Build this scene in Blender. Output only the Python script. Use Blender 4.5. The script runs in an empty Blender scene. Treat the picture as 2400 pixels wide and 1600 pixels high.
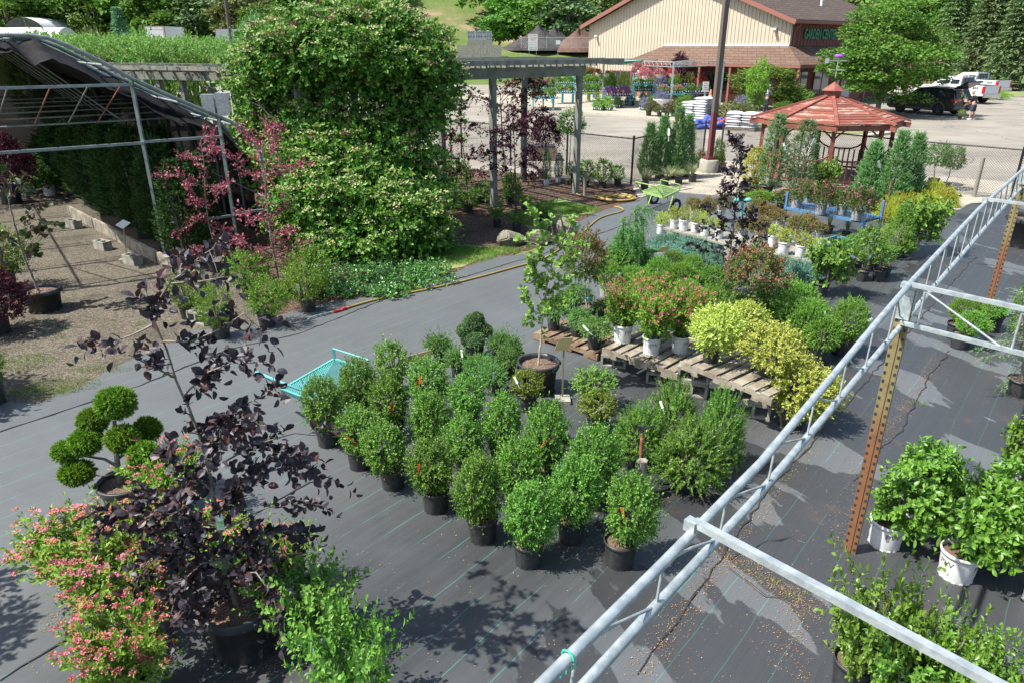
import bpy, bmesh, math, random
import numpy as np
from mathutils import Vector, Matrix
S = bpy.context.scene
COL = S.collection
rnd = random.Random(7)
PI = math.pi
# ---------------------------------------------------------------- camera model (photo 2400x1600)
F_, TH, CH = 1656.0, 0.3957, 4.2
_c, _s = math.cos(TH), math.sin(TH)
def ray(px, py):
    x = (px - 1200) / F_; y = -(py - 800) / F_
    return x, _c + y * _s, -_s + y * _c
def G(px, py, z=0.0):
    r = ray(px, py); t = (z - CH) / r[2]
    return Vector((r[0] * t, r[1] * t, z))
def at(px, py, Y):
    r = ray(px, py); t = Y / r[1]
    return Vector((r[0] * t, Y, CH + r[2] * t))
def mpp(Y, z=0.0):                       # metres per photo pixel at depth
    return (Y * _c - (z - CH) * _s) / F_
# ---------------------------------------------------------------- mesh builder
class MB:
    def __init__(s): s.V = []; s.F = []; s.n = 0
    def add(s, verts, faces, m=0, sm=False):
        V = np.asarray(verts, float).reshape(-1, 3)
        by = {}
        for f in faces: by.setdefault(len(f), []).append(f)
        for k, fs in by.items():
            s.F.append((np.asarray(fs, np.int64) + s.n, m, sm))
        s.V.append(V); s.n += len(V); return s
    def arr(s, V, F, m=0, sm=False):
        s.F.append((F + s.n, m, sm)); s.V.append(V.reshape(-1, 3)); s.n += len(s.V[-1]); return s
    def box(s, c, d, rz=0.0, m=0, R=None):
        x, y, z = d[0] / 2, d[1] / 2, d[2] / 2
        P = np.array([[i, j, k] for k in (-z, z) for j in (-y, y) for i in (-x, x)])
        if R is None:
            a, b = math.cos(rz), math.sin(rz); R = np.array([[a, -b, 0], [b, a, 0], [0, 0, 1]])
        P = P @ np.asarray(R).T + np.array(c, float)
        return s.add(P, [(0, 2, 3, 1), (4, 5, 7, 6), (0, 1, 5, 4), (2, 6, 7, 3), (0, 4, 6, 2), (1, 3, 7, 5)], m)
    def beam(s, a, b, w, h, m=0, up=(0, 0, 1)):
        a = np.array(a, float); b = np.array(b, float); d = b - a; L = np.linalg.norm(d); d /= L
        u = np.array(up, float)
        if abs(d @ u) > .98: u = np.array([0, 1., 0])
        x = np.cross(d, u); x /= np.linalg.norm(x); y = np.cross(x, d)
        R = np.stack([d, x, y], 1)
        return s.box((a + b) / 2, (L, w, h), m=m, R=R)
    def tube(s, pts, r, n=8, m=0, sm=True, cap=True):
        P = np.array([tuple(p) for p in pts], float); k = len(P)
        r = np.broadcast_to(np.asarray(r, float), (k,))
        T = np.gradient(P, axis=0); T /= np.linalg.norm(T, axis=1)[:, None] + 1e-9
        ref = np.array([0, 0, 1.]) if abs(T[0][2]) < .9 else np.array([1., 0, 0])
        V = []; u = ref
        for i in range(k):
            u = u - (u @ T[i]) * T[i]
            if np.linalg.norm(u) < 1e-3: u = np.array([0, 1., 0]) - T[i] * T[i][1]
            u = u / np.linalg.norm(u); w = np.cross(T[i], u)
            for j in range(n):
                a = 2 * PI * j / n; V.append(P[i] + r[i] * (math.cos(a) * u + math.sin(a) * w))
        fs = [(i * n + j, i * n + (j + 1) % n, (i + 1) * n + (j + 1) % n, (i + 1) * n + j) for i in range(k - 1) for j in range(n)]
        s.add(V, fs, m, sm)
        if cap:
            s.add(V[:n], [tuple(range(n - 1, -1, -1))], m); s.add(V[-n:], [tuple(range(n))], m)
        return s
    def lathe(s, prof, n=24, c=(0, 0, 0), m=0, sm=True, closed=False):
        V = []; k = len(prof)
        for r, z in prof:
            for j in range(n):
                a = 2 * PI * j / n; V.append((c[0] + r * math.cos(a), c[1] + r * math.sin(a), c[2] + z))
        fs = [(i * n + j, i * n + (j + 1) % n, (i + 1) * n + (j + 1) % n, (i + 1) * n + j) for i in range(k - 1) for j in range(n)]
        return s.add(V, fs, m, sm)
    def disc(s, r, z, n=24, m=0, c=(0, 0)):
        return s.add([(c[0] + r * math.cos(2 * PI * j / n), c[1] + r * math.sin(2 * PI * j / n), z) for j in range(n)], [tuple(range(n))], m)
    def poly(s, pts, z0, z1, m=0):
        n = len(pts); V = [(p[0], p[1], z0) for p in pts] + [(p[0], p[1], z1) for p in pts]
        fs = [tuple(range(n, 2 * n)), tuple(range(n - 1, -1, -1))] + [(i, (i + 1) % n, n + (i + 1) % n, n + i) for i in range(n)]
        return s.add(V, fs, m)
    def slab(s, pts, off, m=0):          # planar polygon given in 3-D, thickened along off
        n = len(pts); A = [np.array(tuple(p), float) for p in pts]; o = np.array(off, float)
        V = A + [p + o for p in A]
        fs = [tuple(range(n - 1, -1, -1)), tuple(range(n, 2 * n))] + [(i, (i + 1) % n, n + (i + 1) % n, n + i) for i in range(n)]
        return s.add(V, fs, m)
    def blob(s, c, r, seed=0, amp=.12, nu=14, nv=9, m=0, fr=2.3, flat=None):
        g = np.random.default_rng(seed); W = g.normal(size=(6, 3)) * fr; ph = g.uniform(0, 6, 6)
        V = []
        for i in range(nv + 1):
            t = PI * i / nv
            for j in range(nu):
                a = 2 * PI * j / nu; d = np.array([math.sin(t) * math.cos(a), math.sin(t) * math.sin(a), math.cos(t)])
                k = 1 + amp * np.sin(W @ d + ph).sum() / 2.2
                V.append(np.array(c) + d * np.array(r) * k)
        fs = [(i * nu + j, (i + 1) * nu + j, (i + 1) * nu + (j + 1) % nu, i * nu + (j + 1) % nu) for i in range(nv) for j in range(nu)]
        return s.add(V, fs, m, True)
    def build(s, name, mats, parent=None, loc=None):
        me = bpy.data.meshes.new(name)
        V = np.concatenate(s.V); lo = []; ls = []; mi = []; sm = []; t = 0
        for F, m, q in s.F:
            k = F.shape[1]; lo.append(F.ravel()); ls.append(t + k * np.arange(len(F))); t += F.size
            mi.append(np.full(len(F), m)); sm.append(np.full(len(F), q))
        lo = np.concatenate(lo); ls = np.concatenate(ls)
        me.vertices.add(len(V)); me.loops.add(len(lo)); me.polygons.add(len(ls))
        me.vertices.foreach_set('co', V.ravel()); me.loops.foreach_set('vertex_index', lo.astype(np.int32))
        me.polygons.foreach_set('loop_start', ls.astype(np.int32))
        me.polygons.foreach_set('material_index', np.concatenate(mi).astype(np.int32))
        me.polygons.foreach_set('use_smooth', np.concatenate(sm).astype(bool))
        me.update(calc_edges=True)
        for m in (mats if isinstance(mats, (list, tuple)) else [mats]): me.materials.append(m)
        return inst(name, me, parent, loc)
def inst(name, me, parent=None, loc=None, scale=None, rz=0.0):
    o = bpy.data.objects.new(name, me); COL.objects.link(o)
    if parent is not None: o.parent = parent
    if loc is not None: o.location = loc
    if scale is not None: o.scale = scale
    if rz: o.rotation_euler.z = rz
    return o
def tag(o, label=None, cat=None, group=None, kind=None):
    for k, v in (('label', label), ('category', cat), ('group', group), ('kind', kind)):
        if v: o[k] = v
    return o
def root(name, loc, label, cat, group=None, rz=0.0, scale=1.0):
    o = bpy.data.objects.new(name, None); COL.objects.link(o); o.empty_display_size = .1
    o.location = loc; o.rotation_euler.z = rz; o.scale = (scale,) * 3
    return tag(o, label, cat, group)
def copy_tree(o, parent=None):
    c = o.copy(); COL.objects.link(c)
    if parent is not None: c.parent = parent
    for ch in o.children: copy_tree(ch, c)
    return c
def text_geo(body, size=1.0, ext=.0, align='CENTER', bold=0.0, space=1.0):
    cu = bpy.data.curves.new('t', 'FONT'); cu.body = body; cu.size = size; cu.extrude = ext; cu.align_x = align; cu.align_y = 'CENTER'
    cu.offset = bold; cu.space_line = space; cu.resolution_u = 3
    o = bpy.data.objects.new('t', cu); COL.objects.link(o)
    me = bpy.data.meshes.new_from_object(o.evaluated_get(bpy.context.evaluated_depsgraph_get()))
    V = np.array([v.co[:] for v in me.vertices]); Fs = [tuple(p.vertices) for p in me.polygons]
    bpy.data.objects.remove(o); bpy.data.curves.remove(cu); bpy.data.meshes.remove(me)
    return V, Fs
# ---------------------------------------------------------------- materials
class NT:
    def __init__(s, name):
        s.m = bpy.data.materials.new(name); s.m.use_nodes = True; s.t = s.m.node_tree; s.t.nodes.clear()
        s.out = s.n('ShaderNodeOutputMaterial')
    def n(s, ty, **kw):
        x = s.t.nodes.new(ty)
        for k, v in kw.items(): setattr(x, k, v)
        return x
    def l(s, a, b): s.t.links.new(a, b)
    def val(s, sock, v):
        if isinstance(v, bpy.types.NodeSocket): s.l(v, sock)
        else: sock.default_value = v
    def math(s, op, a, b=0.0, c=0.0):
        x = s.n('ShaderNodeMath', operation=op); s.val(x.inputs[0], a); s.val(x.inputs[1], b); s.val(x.inputs[2], c); return x.outputs[0]
    def mix(s, f, a, b, blend='MIX'):
        x = s.n('ShaderNodeMix', data_type='RGBA', blend_type=blend); s.val(x.inputs[0], f)
        s.val(x.inputs[6], a if not isinstance(a, tuple) else (*a, 1)); s.val(x.inputs[7], b if not isinstance(b, tuple) else (*b, 1)); return x.outputs[2]
    def noise(s, scale, vec=None, detail=4, rough=.6, out=0):
        x = s.n('ShaderNodeTexNoise'); x.inputs['Scale'].default_value = scale; x.inputs['Detail'].default_value = detail; x.inputs['Roughness'].default_value = rough
        if vec is not None: s.l(vec, x.inputs['Vector'])
        return x.outputs[out]
    def ramp(s, f, stops, interp='LINEAR'):
        x = s.n('ShaderNodeValToRGB'); s.l(f, x.inputs[0]); e = x.color_ramp; e.interpolation = interp
        while len(e.elements) < len(stops): e.elements.new(.5)
        for q, (p, c) in zip(e.elements, stops): q.position = p; q.color = (*c, 1) if len(c) == 3 else c
        return x.outputs[0]
    def step(s, f, a, b):
        x = s.n('ShaderNodeMapRange', interpolation_type='SMOOTHSTEP'); s.l(f, x.inputs[0]); x.inputs[1].default_value = a; x.inputs[2].default_value = b; return x.outputs[0]
    def pos(s): return s.n('ShaderNodeNewGeometry').outputs['Position']
    def obj(s): return s.n('ShaderNodeTexCoord').outputs['Object']
    def scale(s, v, k):
        x = s.n('ShaderNodeVectorMath', operation='MULTIPLY'); s.l(v, x.inputs[0]); x.inputs[1].default_value = k; return x.outputs[0]
    def bump(s, h, st=.3, d=.01):
        x = s.n('ShaderNodeBump'); x.inputs['Strength'].default_value = st; x.inputs['Distance'].default_value = d; s.l(h, x.inputs['Height']); return x.outputs[0]
    def bsdf(s, col, rough=.6, metal=0.0, normal=None, spec=.5):
        b = s.n('ShaderNodeBsdfPrincipled'); s.val(b.inputs['Base Color'], col if not isinstance(col, tuple) else (*col, 1)); s.val(b.inputs['Roughness'], rough)
        s.val(b.inputs['Metallic'], metal); b.inputs['Specular IOR Level'].default_value = spec
        if normal is not None: s.l(normal, b.inputs['Normal'])
        return b
    def done(s, sh): s.l(sh, s.out.inputs[0]); return s.m
def mat(name, c1, c2=None, rough=.6, metal=0.0, scale=6.0, bump=0.0, bscale=40.0, spec=.5, stretch=None, world=False, lo=.35, hi=.65):
    t = NT(name); v = t.pos() if world else t.obj()
    if stretch: v = t.scale(v, stretch)
    col = c1
    if c2 is not None: col = t.mix(t.step(t.noise(scale, v, 5), lo, hi), c1, c2)
    nm = t.bump(t.noise(bscale, v, 5), bump, .02) if bump else None
    return t.done(t.bsdf(col, rough, metal, nm, spec).outputs[0])
def leaf(name, cols, rough=.5, trans=.35, spec=.3, objvar=.38):
    """leaf colour: each leaf its own hue from the list, a little shift per plant, thin-leaf translucency"""
    t = NT(name); ri = t.n('ShaderNodeNewGeometry').outputs['Random Per Island']
    gr = lambda q: q[1] > q[0] and q[1] > q[2] * 1.4 and q[0] < .5 * q[1]
    cols = [(q[0] * 1.40, q[1] * 1.28, q[2] * 1.05) if gr(q) else q for q in cols]; k = len(cols); c = t.ramp(ri, [((i + .5) / k, q) for i, q in enumerate(cols)])
    oi = t.n('ShaderNodeObjectInfo').outputs['Random']
    hs = t.n('ShaderNodeHueSaturation'); hs.inputs['Hue'].default_value = .5
    t.l(t.math('MULTIPLY_ADD', oi, .03, .485), hs.inputs['Hue']); t.l(t.math('MULTIPLY_ADD', oi, objvar, 1 - objvar / 2), hs.inputs['Value']); t.l(c, hs.inputs['Color'])
    c = hs.outputs[0]
    b = t.bsdf(c, rough, 0, None, spec)
    if trans:
        tr = t.n('ShaderNodeBsdfTranslucent'); t.l(t.mix(.5, c, (.5, .6, .05), 'MULTIPLY') if False else c, tr.inputs[0])
        mx = t.n('ShaderNodeMixShader'); mx.inputs[0].default_value = trans; t.l(b.outputs[0], mx.inputs[1]); t.l(tr.outputs[0], mx.inputs[2]); return t.done(mx.outputs[0])
    return t.done(b.outputs[0])
M = {}
M['galv'] = mat('galvanised', (.34, .385, .39), (.50, .54, .54), .48, .6, 16, .08, 50)
M['galvdull'] = mat('dull_galvanised', (.16, .19, .19), (.26, .29, .28), .55, .5, 5)
M['brownsteel'] = mat('post_paint', (.16, .125, .055), (.20, .16, .075), .7, 0, 12)
M['wood'] = mat('weathered_wood', (.15, .142, .116), (.25, .235, .19), .85, 0, 4, .3, 30, stretch=(1, 1, .25))
M['woodg'] = mat('grey_green_wood', (.125, .135, .113), (.19, .20, .165), .85, 0, 3, .3, 30)
M['pallet'] = mat('pallet_wood', (.15, .125, .09), (.27, .24, .185), .85, 0, 5, .3, 30)
M['palletdark'] = mat('brown_pallet_wood', (.10, .06, .036), (.21, .15, .095), .85, 0, 5, .3, 30)
M['conc'] = mat('concrete_block', (.20, .193, .16), (.31, .295, .25), .9, 0, 7, .4, 90)
M['potblack'] = mat('black_nursery_plastic', (.018, .02, .021), (.034, .036, .037), .5, 0, 5, .04, 20)
M['potgrey'] = mat('grey_nursery_plastic', (.20, .21, .22), (.29, .30, .31), .55, 0, 5)
M['potwhite'] = mat('white_nursery_plastic', (.55, .55, .535), (.64, .64, .62), .45, 0, 5)
M['potgreen'] = mat('green_nursery_plastic', (.01, .035, .03), (.015, .05, .04), .5)
M['soil'] = mat('bark_soil', (.05, .03, .02), (.24, .165, .11), .95, 0, 60, .7, 70, lo=.42, hi=.62)
M['bark'] = mat('grey_bark', (.13, .11, .085), (.24, .21, .17), .9, 0, 14, .4, 40)
M['barkdark'] = mat('dark_bark', (.05, .04, .032), (.10, .085, .07), .9, 0, 14, .4, 40)
M['barkpale'] = mat('pale_bark', (.32, .27, .20), (.45, .40, .31), .85, 0, 14, .3, 40)
M['turq'] = mat('turquoise_paint', (.075, .31, .29), (.10, .36, .34), .45)
M['lime'] = mat('light_green_paint', (.21, .36, .085), (.26, .41, .12), .5)
M['blue'] = mat('blue_paint', (.055, .15, .29), (.08, .19, .33), .5, 0, 8)
M['teal'] = mat('teal_paint', (.06, .34, .36), (.10, .40, .42), .5)
M['red'] = mat('gazebo_red_stain', (.17, .048, .032), (.23, .075, .052), .75, 0, 5, .2, 40)
def shingle():
    t = NT('gazebo_shingle'); o = t.obj(); ri = t.n('ShaderNodeNewGeometry').outputs['Random Per Island']; base = t.ramp(ri, [(0, (.15, .05, .036)), (.5, (.22, .075, .054)), (1, (.28, .12, .085))])
    f = t.math('ADD', t.noise(3.2, t.scale(o, (1, 1, 5)), 6, .7), t.math('MULTIPLY', ri, .16)); col = t.mix(t.step(f, .60, .74), base, (.33, .26, .21))
    return t.done(t.bsdf(col, .9, 0, t.bump(t.noise(30, t.scale(o, (1, 1, 3)), 4), .4, .02), .2).outputs[0])
M['shingle'] = shingle()
M['hose'] = mat('yellow_hose', (.27, .19, .04), (.36, .26, .065), .5)
M['white'] = mat('white_paint', (.62, .62, .61), (.69, .69, .68), .5)
M['offwhite'] = mat('white_tag', (.6, .62, .6), None, .5)
M['tagorange'] = mat('orange_tag', (.75, .10, .02), None, .5)
M['taggreen'] = mat('green_tag', (.18, .42, .12), (.7, .75, .7), .5, 0, 25)
M['tan'] = mat('tan_card', (.21, .185, .085), (.25, .215, .105), .6)
M['black'] = mat('black_metal', (.018, .018, .018), (.03, .03, .03), .5)
M['rubber'] = mat('black_rubber', (.02, .02, .02), None, .8)
M['rust'] = mat('rusty_pipe', (.19, .06, .03), (.28, .13, .07), .8, 0, 12)
M['redtape'] = mat('red_grip', (.45, .03, .03), None, .5)
M['twine'] = mat('green_twine', (.04, .40, .28), None, .6)
M['ink'] = mat('dark_lettering', (.03, .03, .035), None, .6)
M['inkred'] = mat('red_lettering', (.45, .04, .04), None, .6)
M['glass'] = mat('dark_window_glass', (.012, .018, .02), (.03, .04, .045), .08, 0, 2)
M['rock'] = mat('boulder_stone', (.12, .11, .085), (.25, .23, .185), .9, 0, 3, .8, 9)
def fabric():
    t = NT('landscape_fabric'); p = t.pos()
    sep = t.n('ShaderNodeSeparateXYZ'); t.l(p, sep.inputs[0])
    wob = t.math('MULTIPLY_ADD', t.noise(1.3, p, 2), .05, -.025)
    d = t.math('ADD', t.math('ADD', t.math('MULTIPLY', sep.outputs[0], -.7713), t.math('MULTIPLY', sep.outputs[1], .6365)), wob)
    e = t.math('ADD', t.math('MULTIPLY', sep.outputs[0], .6365), t.math('MULTIPLY', sep.outputs[1], .7713))
    fr = t.math('FRACT', t.math('DIVIDE', t.math('SUBTRACT', d, 4.92 - .15 - 20 * .3048), .3048))
    line = t.math('LESS_THAN', t.math('ABSOLUTE', t.math('SUBTRACT', fr, .5)), .0065)
    keep = t.step(t.noise(.9, p, 3), .42, .52)
    line = t.math('MULTIPLY', line, t.math('MULTIPLY_ADD', keep, .65, .1))
    # weave streaks along the cloth
    cv = t.n('ShaderNodeCombineXYZ'); t.l(d, cv.inputs[0]); t.l(t.math('MULTIPLY', e, .06), cv.inputs[1])
    streak = t.noise(9, cv.outputs[0], 5, .7)
    mott = t.noise(1.1, p, 6, .6)
    col = t.mix(t.step(t.math('ADD', t.math('MULTIPLY', streak, .5), t.math('MULTIPLY', mott, .5)), .36, .64), (.026, .029, .031), (.042, .046, .048))
    dust = t.step(t.noise(.55, p, 5, .62), .5, .72)
    col = t.mix(t.math('MULTIPLY', dust, .35), col, (.068, .060, .049))
    # wet stains with crisp edges: right of the middle, running downhill
    sv = t.n('ShaderNodeCombineXYZ'); t.l(t.math('ADD', sep.outputs[0], t.math('MULTIPLY', sep.outputs[1], .35)), sv.inputs[0]); t.l(t.math('MULTIPLY', sep.outputs[1], .38), sv.inputs[1])
    wn = t.noise(1.25, sv.outputs[0], 5, .55)
    side = t.math('MULTIPLY_ADD', t.math('ADD', d, -2.4), -.13, 0.0)
    side = t.math('MINIMUM', t.math('MAXIMUM', side, -.2), .055)
    wet = t.step(t.math('ADD', wn, side), .50, .515)
    col = t.mix(t.math('MULTIPLY', t.step(t.math('MULTIPLY', d, -1), -3.2, -1.2), .55), col, (.125, .135, .142))
    col = t.mix(t.math('MULTIPLY', wet, .92), col, t.mix(.66, col, (.007, .007, .008)))
    rgh = t.math('MULTIPLY_ADD', wet, -.06, .56)
    brown = t.step(t.noise(2.2, p, 6, .7), .56, .75)
    col = t.mix(t.math('MULTIPLY', brown, t.math('MULTIPLY_ADD', wet, .28, .04)), col, (.13, .07, .03))
    line = t.math('MULTIPLY', line, t.math('MULTIPLY_ADD', wet, -.6, 1.0))
    lft = t.step(d, 3.6, 6.6)
    col = t.mix(t.math('MULTIPLY', lft, t.math('MULTIPLY_ADD', t.noise(.7, p, 5), .5, .42)), col, (.102, .110, .113))
    col = t.mix(line, col, (.045, .26, .215))
    nm = t.bump(t.math('ADD', t.math('MULTIPLY', streak, .3), t.math('ADD', t.noise(.9, p, 3), t.math('MULTIPLY', t.noise(4, cv.outputs[0], 4), .5))), .5, .06)
    return t.done(t.bsdf(col, rgh, 0, nm, .45).outputs[0])
M['fabric'] = fabric()
def gravelm(name, a, b, c, sc=55, big=1.2):
    t = NT(name); p = t.pos(); v = t.n('ShaderNodeTexVoronoi'); v.inputs['Scale'].default_value = sc; t.l(p, v.inputs['Vector'])
    sp = t.n('ShaderNodeSeparateColor'); t.l(v.outputs['Color'], sp.inputs[0])
    col = t.ramp(sp.outputs[0], [(0, a), (.55, b), (1, c)])
    col = t.mix(t.math('MULTIPLY', t.step(t.noise(big, p, 5), .45, .7), .45), col, tuple(x * .55 for x in a))
    return t.done(t.bsdf(col, .95, 0, t.bump(v.outputs['Distance'], .8, .02), .2).outputs[0])
M['gravel'] = gravelm('tan_gravel', (.052, .045, .033), (.105, .09, .066), (.20, .18, .14))
M['gravelpale'] = gravelm('pale_gravel', (.24, .205, .155), (.36, .325, .26), (.50, .46, .39), 45)
M['mulch'] = gravelm('bark_mulch', (.035, .021, .015), (.078, .049, .034), (.17, .115, .08), 38)
def asphalt():
    t = NT('pale_asphalt'); p = t.pos(); col = t.mix(t.step(t.noise(.35, p, 6), .35, .65), (.185, .168, .138), (.24, .22, .182)); sv = t.scale(p, (.25, 1.6, 1))
    col = t.mix(t.math('MULTIPLY', t.step(t.noise(.5, sv, 5), .5, .7), .35), col, (.13, .12, .102)); col = t.mix(t.math('MULTIPLY', t.step(t.noise(.8, p, 3), .64, .72), .5), col, (.10, .092, .08))
    v = t.n('ShaderNodeTexVoronoi', feature='DISTANCE_TO_EDGE'); v.inputs['Scale'].default_value = .13; wv = t.n('ShaderNodeVectorMath', operation='ADD'); t.l(p, wv.inputs[0]); t.l(t.scale(t.noise(.5, p, 5, out=1), (2.5, 2.5, 0)), wv.inputs[1]); t.l(wv.outputs[0], v.inputs['Vector'])
    col = t.mix(t.math('MULTIPLY', t.math('LESS_THAN', v.outputs[0], .006), .55), col, (.07, .065, .06))
    return t.done(t.bsdf(col, .92, 0, t.bump(t.noise(60, p, 4), .2, .02), .3).outputs[0])
M['asphalt'] = asphalt()
M['concpath'] = mat('kerb_concrete', (.30, .27, .215), (.36, .33, .27), .9, 0, 2, .1, 40, world=True)
M['dirt'] = mat('dry_dirt', (.22, .17, .11), (.13, .15, .055), .95, 0, .6, .3, 30, world=True)
M['grassg'] = mat('grass_ground', (.09, .15, .03), (.18, .20, .07), .95, 0, .5, .4, 30, world=True)
# leaves
M['l_box'] = leaf('boxwood_leaf', [(.045, .12, .02), (.07, .18, .03), (.105, .235, .042), (.14, .285, .06)], .45, .35, .35)
M['l_boxy'] = leaf('yellow_boxwood_leaf', [(.09, .16, .02), (.16, .24, .03), (.24, .30, .05)], .4)
M['l_yew'] = leaf('yew_needle', [(.045, .13, .026), (.08, .20, .035), (.14, .29, .055)], .4, .25)
M['l_jun'] = leaf('juniper_spray', [(.07, .17, .045), (.115, .25, .07), (.19, .34, .11)], .55, .25)
M['l_blue'] = leaf('blue_juniper_spray', [(.075, .19, .135), (.125, .28, .205), (.19, .37, .28)], .55, .2)
M['l_globe'] = leaf('globe_arborvitae_spray', [(.10, .225, .035), (.155, .31, .048), (.23, .40, .075)], .5)
M['l_pom'] = leaf('pompom_spray', [(.06, .14, .012), (.10, .21, .016), (.17, .30, .028)], .55, .25)
M['l_spirea'] = leaf('spirea_leaf', [(.08, .20, .03), (.14, .29, .04), (.23, .38, .06)], .45)
M['l_gold'] = leaf('golden_leaf', [(.27, .37, .05), (.42, .50, .085), (.56, .61, .17)], .5)
M['l_goldthread'] = leaf('gold_thread_spray', [(.28, .32, .025), (.42, .45, .045), (.54, .56, .09)], .5)
M['l_hyd'] = leaf('hydrangea_leaf', [(.075, .165, .022), (.105, .215, .03), (.15, .275, .045)], .4, .35, .45)
M['l_nine'] = leaf('shrub_leaf', [(.065, .165, .028), (.11, .235, .04), (.18, .32, .065)], .4)
M['l_climb'] = leaf('climber_leaf', [(.03, .095, .016), (.055, .15, .022), (.11, .23, .034)], .48, .32, .3)
M['l_beech'] = leaf('purple_beech_leaf', [(.016, .013, .018), (.030, .025, .034), (.046, .038, .048), (.06, .024, .024)], .5, .10, .4, .1)
M['l_tri'] = leaf('tricolour_leaf', [(.16, .025, .04), (.38, .07, .10), (.58, .24, .26), (.20, .045, .075)], .45, .35)
M['l_maple'] = leaf('red_maple_leaf', [(.035, .012, .022), (.07, .018, .028), (.16, .02, .03), (.05, .02, .04)], .5, .35)
M['l_arb'] = leaf('arborvitae_spray', [(.015, .048, .013), (.026, .075, .018), (.05, .115, .025)], .55, .25)
M['l_arbg'] = leaf('grey_juniper_spray', [(.085, .165, .06), (.13, .235, .085), (.20, .31, .13)], .6, .25)
M['l_upj'] = leaf('upright_juniper_spray', [(.08, .19, .07), (.13, .27, .10), (.20, .36, .15)], .55, .2)
M['l_ilex'] = leaf('inkberry_leaf', [(.06, .14, .015), (.11, .21, .022), (.20, .32, .04)], .4)
M['l_gink'] = leaf('ginkgo_leaf', [(.11, .24, .045), (.18, .33, .06), (.26, .42, .09)], .45)
M['l_lilac'] = leaf('lilac_leaf', [(.05, .12, .025), (.10, .17, .035), (.15, .20, .06)], .45)
M['l_larch'] = leaf('larch_needle', [(.05, .16, .035), (.085, .24, .05), (.14, .32, .075)], .5)
M['l_rose'] = leaf('rose_leaf', [(.04, .10, .02), (.07, .13, .03), (.13, .12, .04)], .4)
M['l_weig'] = leaf('weigela_leaf', [(.10, .14, .03), (.17, .19, .04), (.24, .14, .06)], .45)
M['l_grass'] = leaf('grass_blade', [(.08, .17, .02), (.13, .24, .03), (.2, .3, .06)], .5, .3)
M['l_orn'] = leaf('ornamental_grass', [(.16, .21, .09), (.25, .29, .14), (.36, .37, .2)], .55, .3)
M['l_ivy'] = leaf('groundcover_leaf', [(.025, .10, .03), (.05, .16, .05), (.1, .25, .06)], .35, .25, .5)
M['l_red'] = leaf('redbud_leaf', [(.03, .05, .02), (.05, .08, .02), (.07, .03, .035)], .4, .3)
M['l_tree'] = leaf('tree_leaf', [(.05, .12, .016), (.08, .165, .024), (.125, .225, .04)], .55, .35)
M['l_wood1'] = leaf('wood_leaf', [(.04, .115, .018), (.075, .17, .025), (.13, .24, .04)], .6, .35, .3, .5)
M['l_spruce'] = leaf('spruce_spray', [(.075, .13, .05), (.12, .19, .07), (.19, .26, .10)], .6, .2)
M['l_bluespruce'] = leaf('blue_spruce_spray', [(.06, .17, .10), (.09, .23, .13), (.14, .3, .18)], .6, .2)
M['l_hedge'] = leaf('hedge_leaf', [(.08, .18, .03), (.13, .26, .045), (.2, .34, .08)], .55)
M['l_purple'] = leaf('smokebush_leaf', [(.03, .008, .02), (.06, .015, .035)], .5)
M['f_pink'] = leaf('pink_flower', [(.50, .07, .18), (.58, .13, .24), (.62, .20, .28)], .6, .2)
M['f_tan'] = leaf('faded_flower', [(.38, .13, .07), (.46, .20, .11), (.44, .17, .11)], .7, .2)
M['f_lilac'] = leaf('spent_lilac', [(.22, .085, .04), (.32, .14, .07), (.26, .12, .08)], .7, .2)
M['f_white'] = leaf('cream_flower', [(.36, .43, .15), (.55, .58, .32), (.27, .36, .10)], .6, .25)
M['f_brown'] = leaf('dry_flower', [(.11, .07, .045), (.17, .11, .07)], .8, .1)
M['f_mix'] = leaf('bedding_flower', [(.75, .12, .15), (.8, .3, .4), (.7, .08, .3)], .6, .2)
M['f_violet'] = leaf('violet_flower', [(.35, .12, .5), (.55, .2, .6)], .6, .2)
M['litter'] = leaf('leaf_litter', [(.30, .13, .03), (.38, .22, .08), (.5, .36, .18), (.2, .09, .03)], .8, .1)
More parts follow.
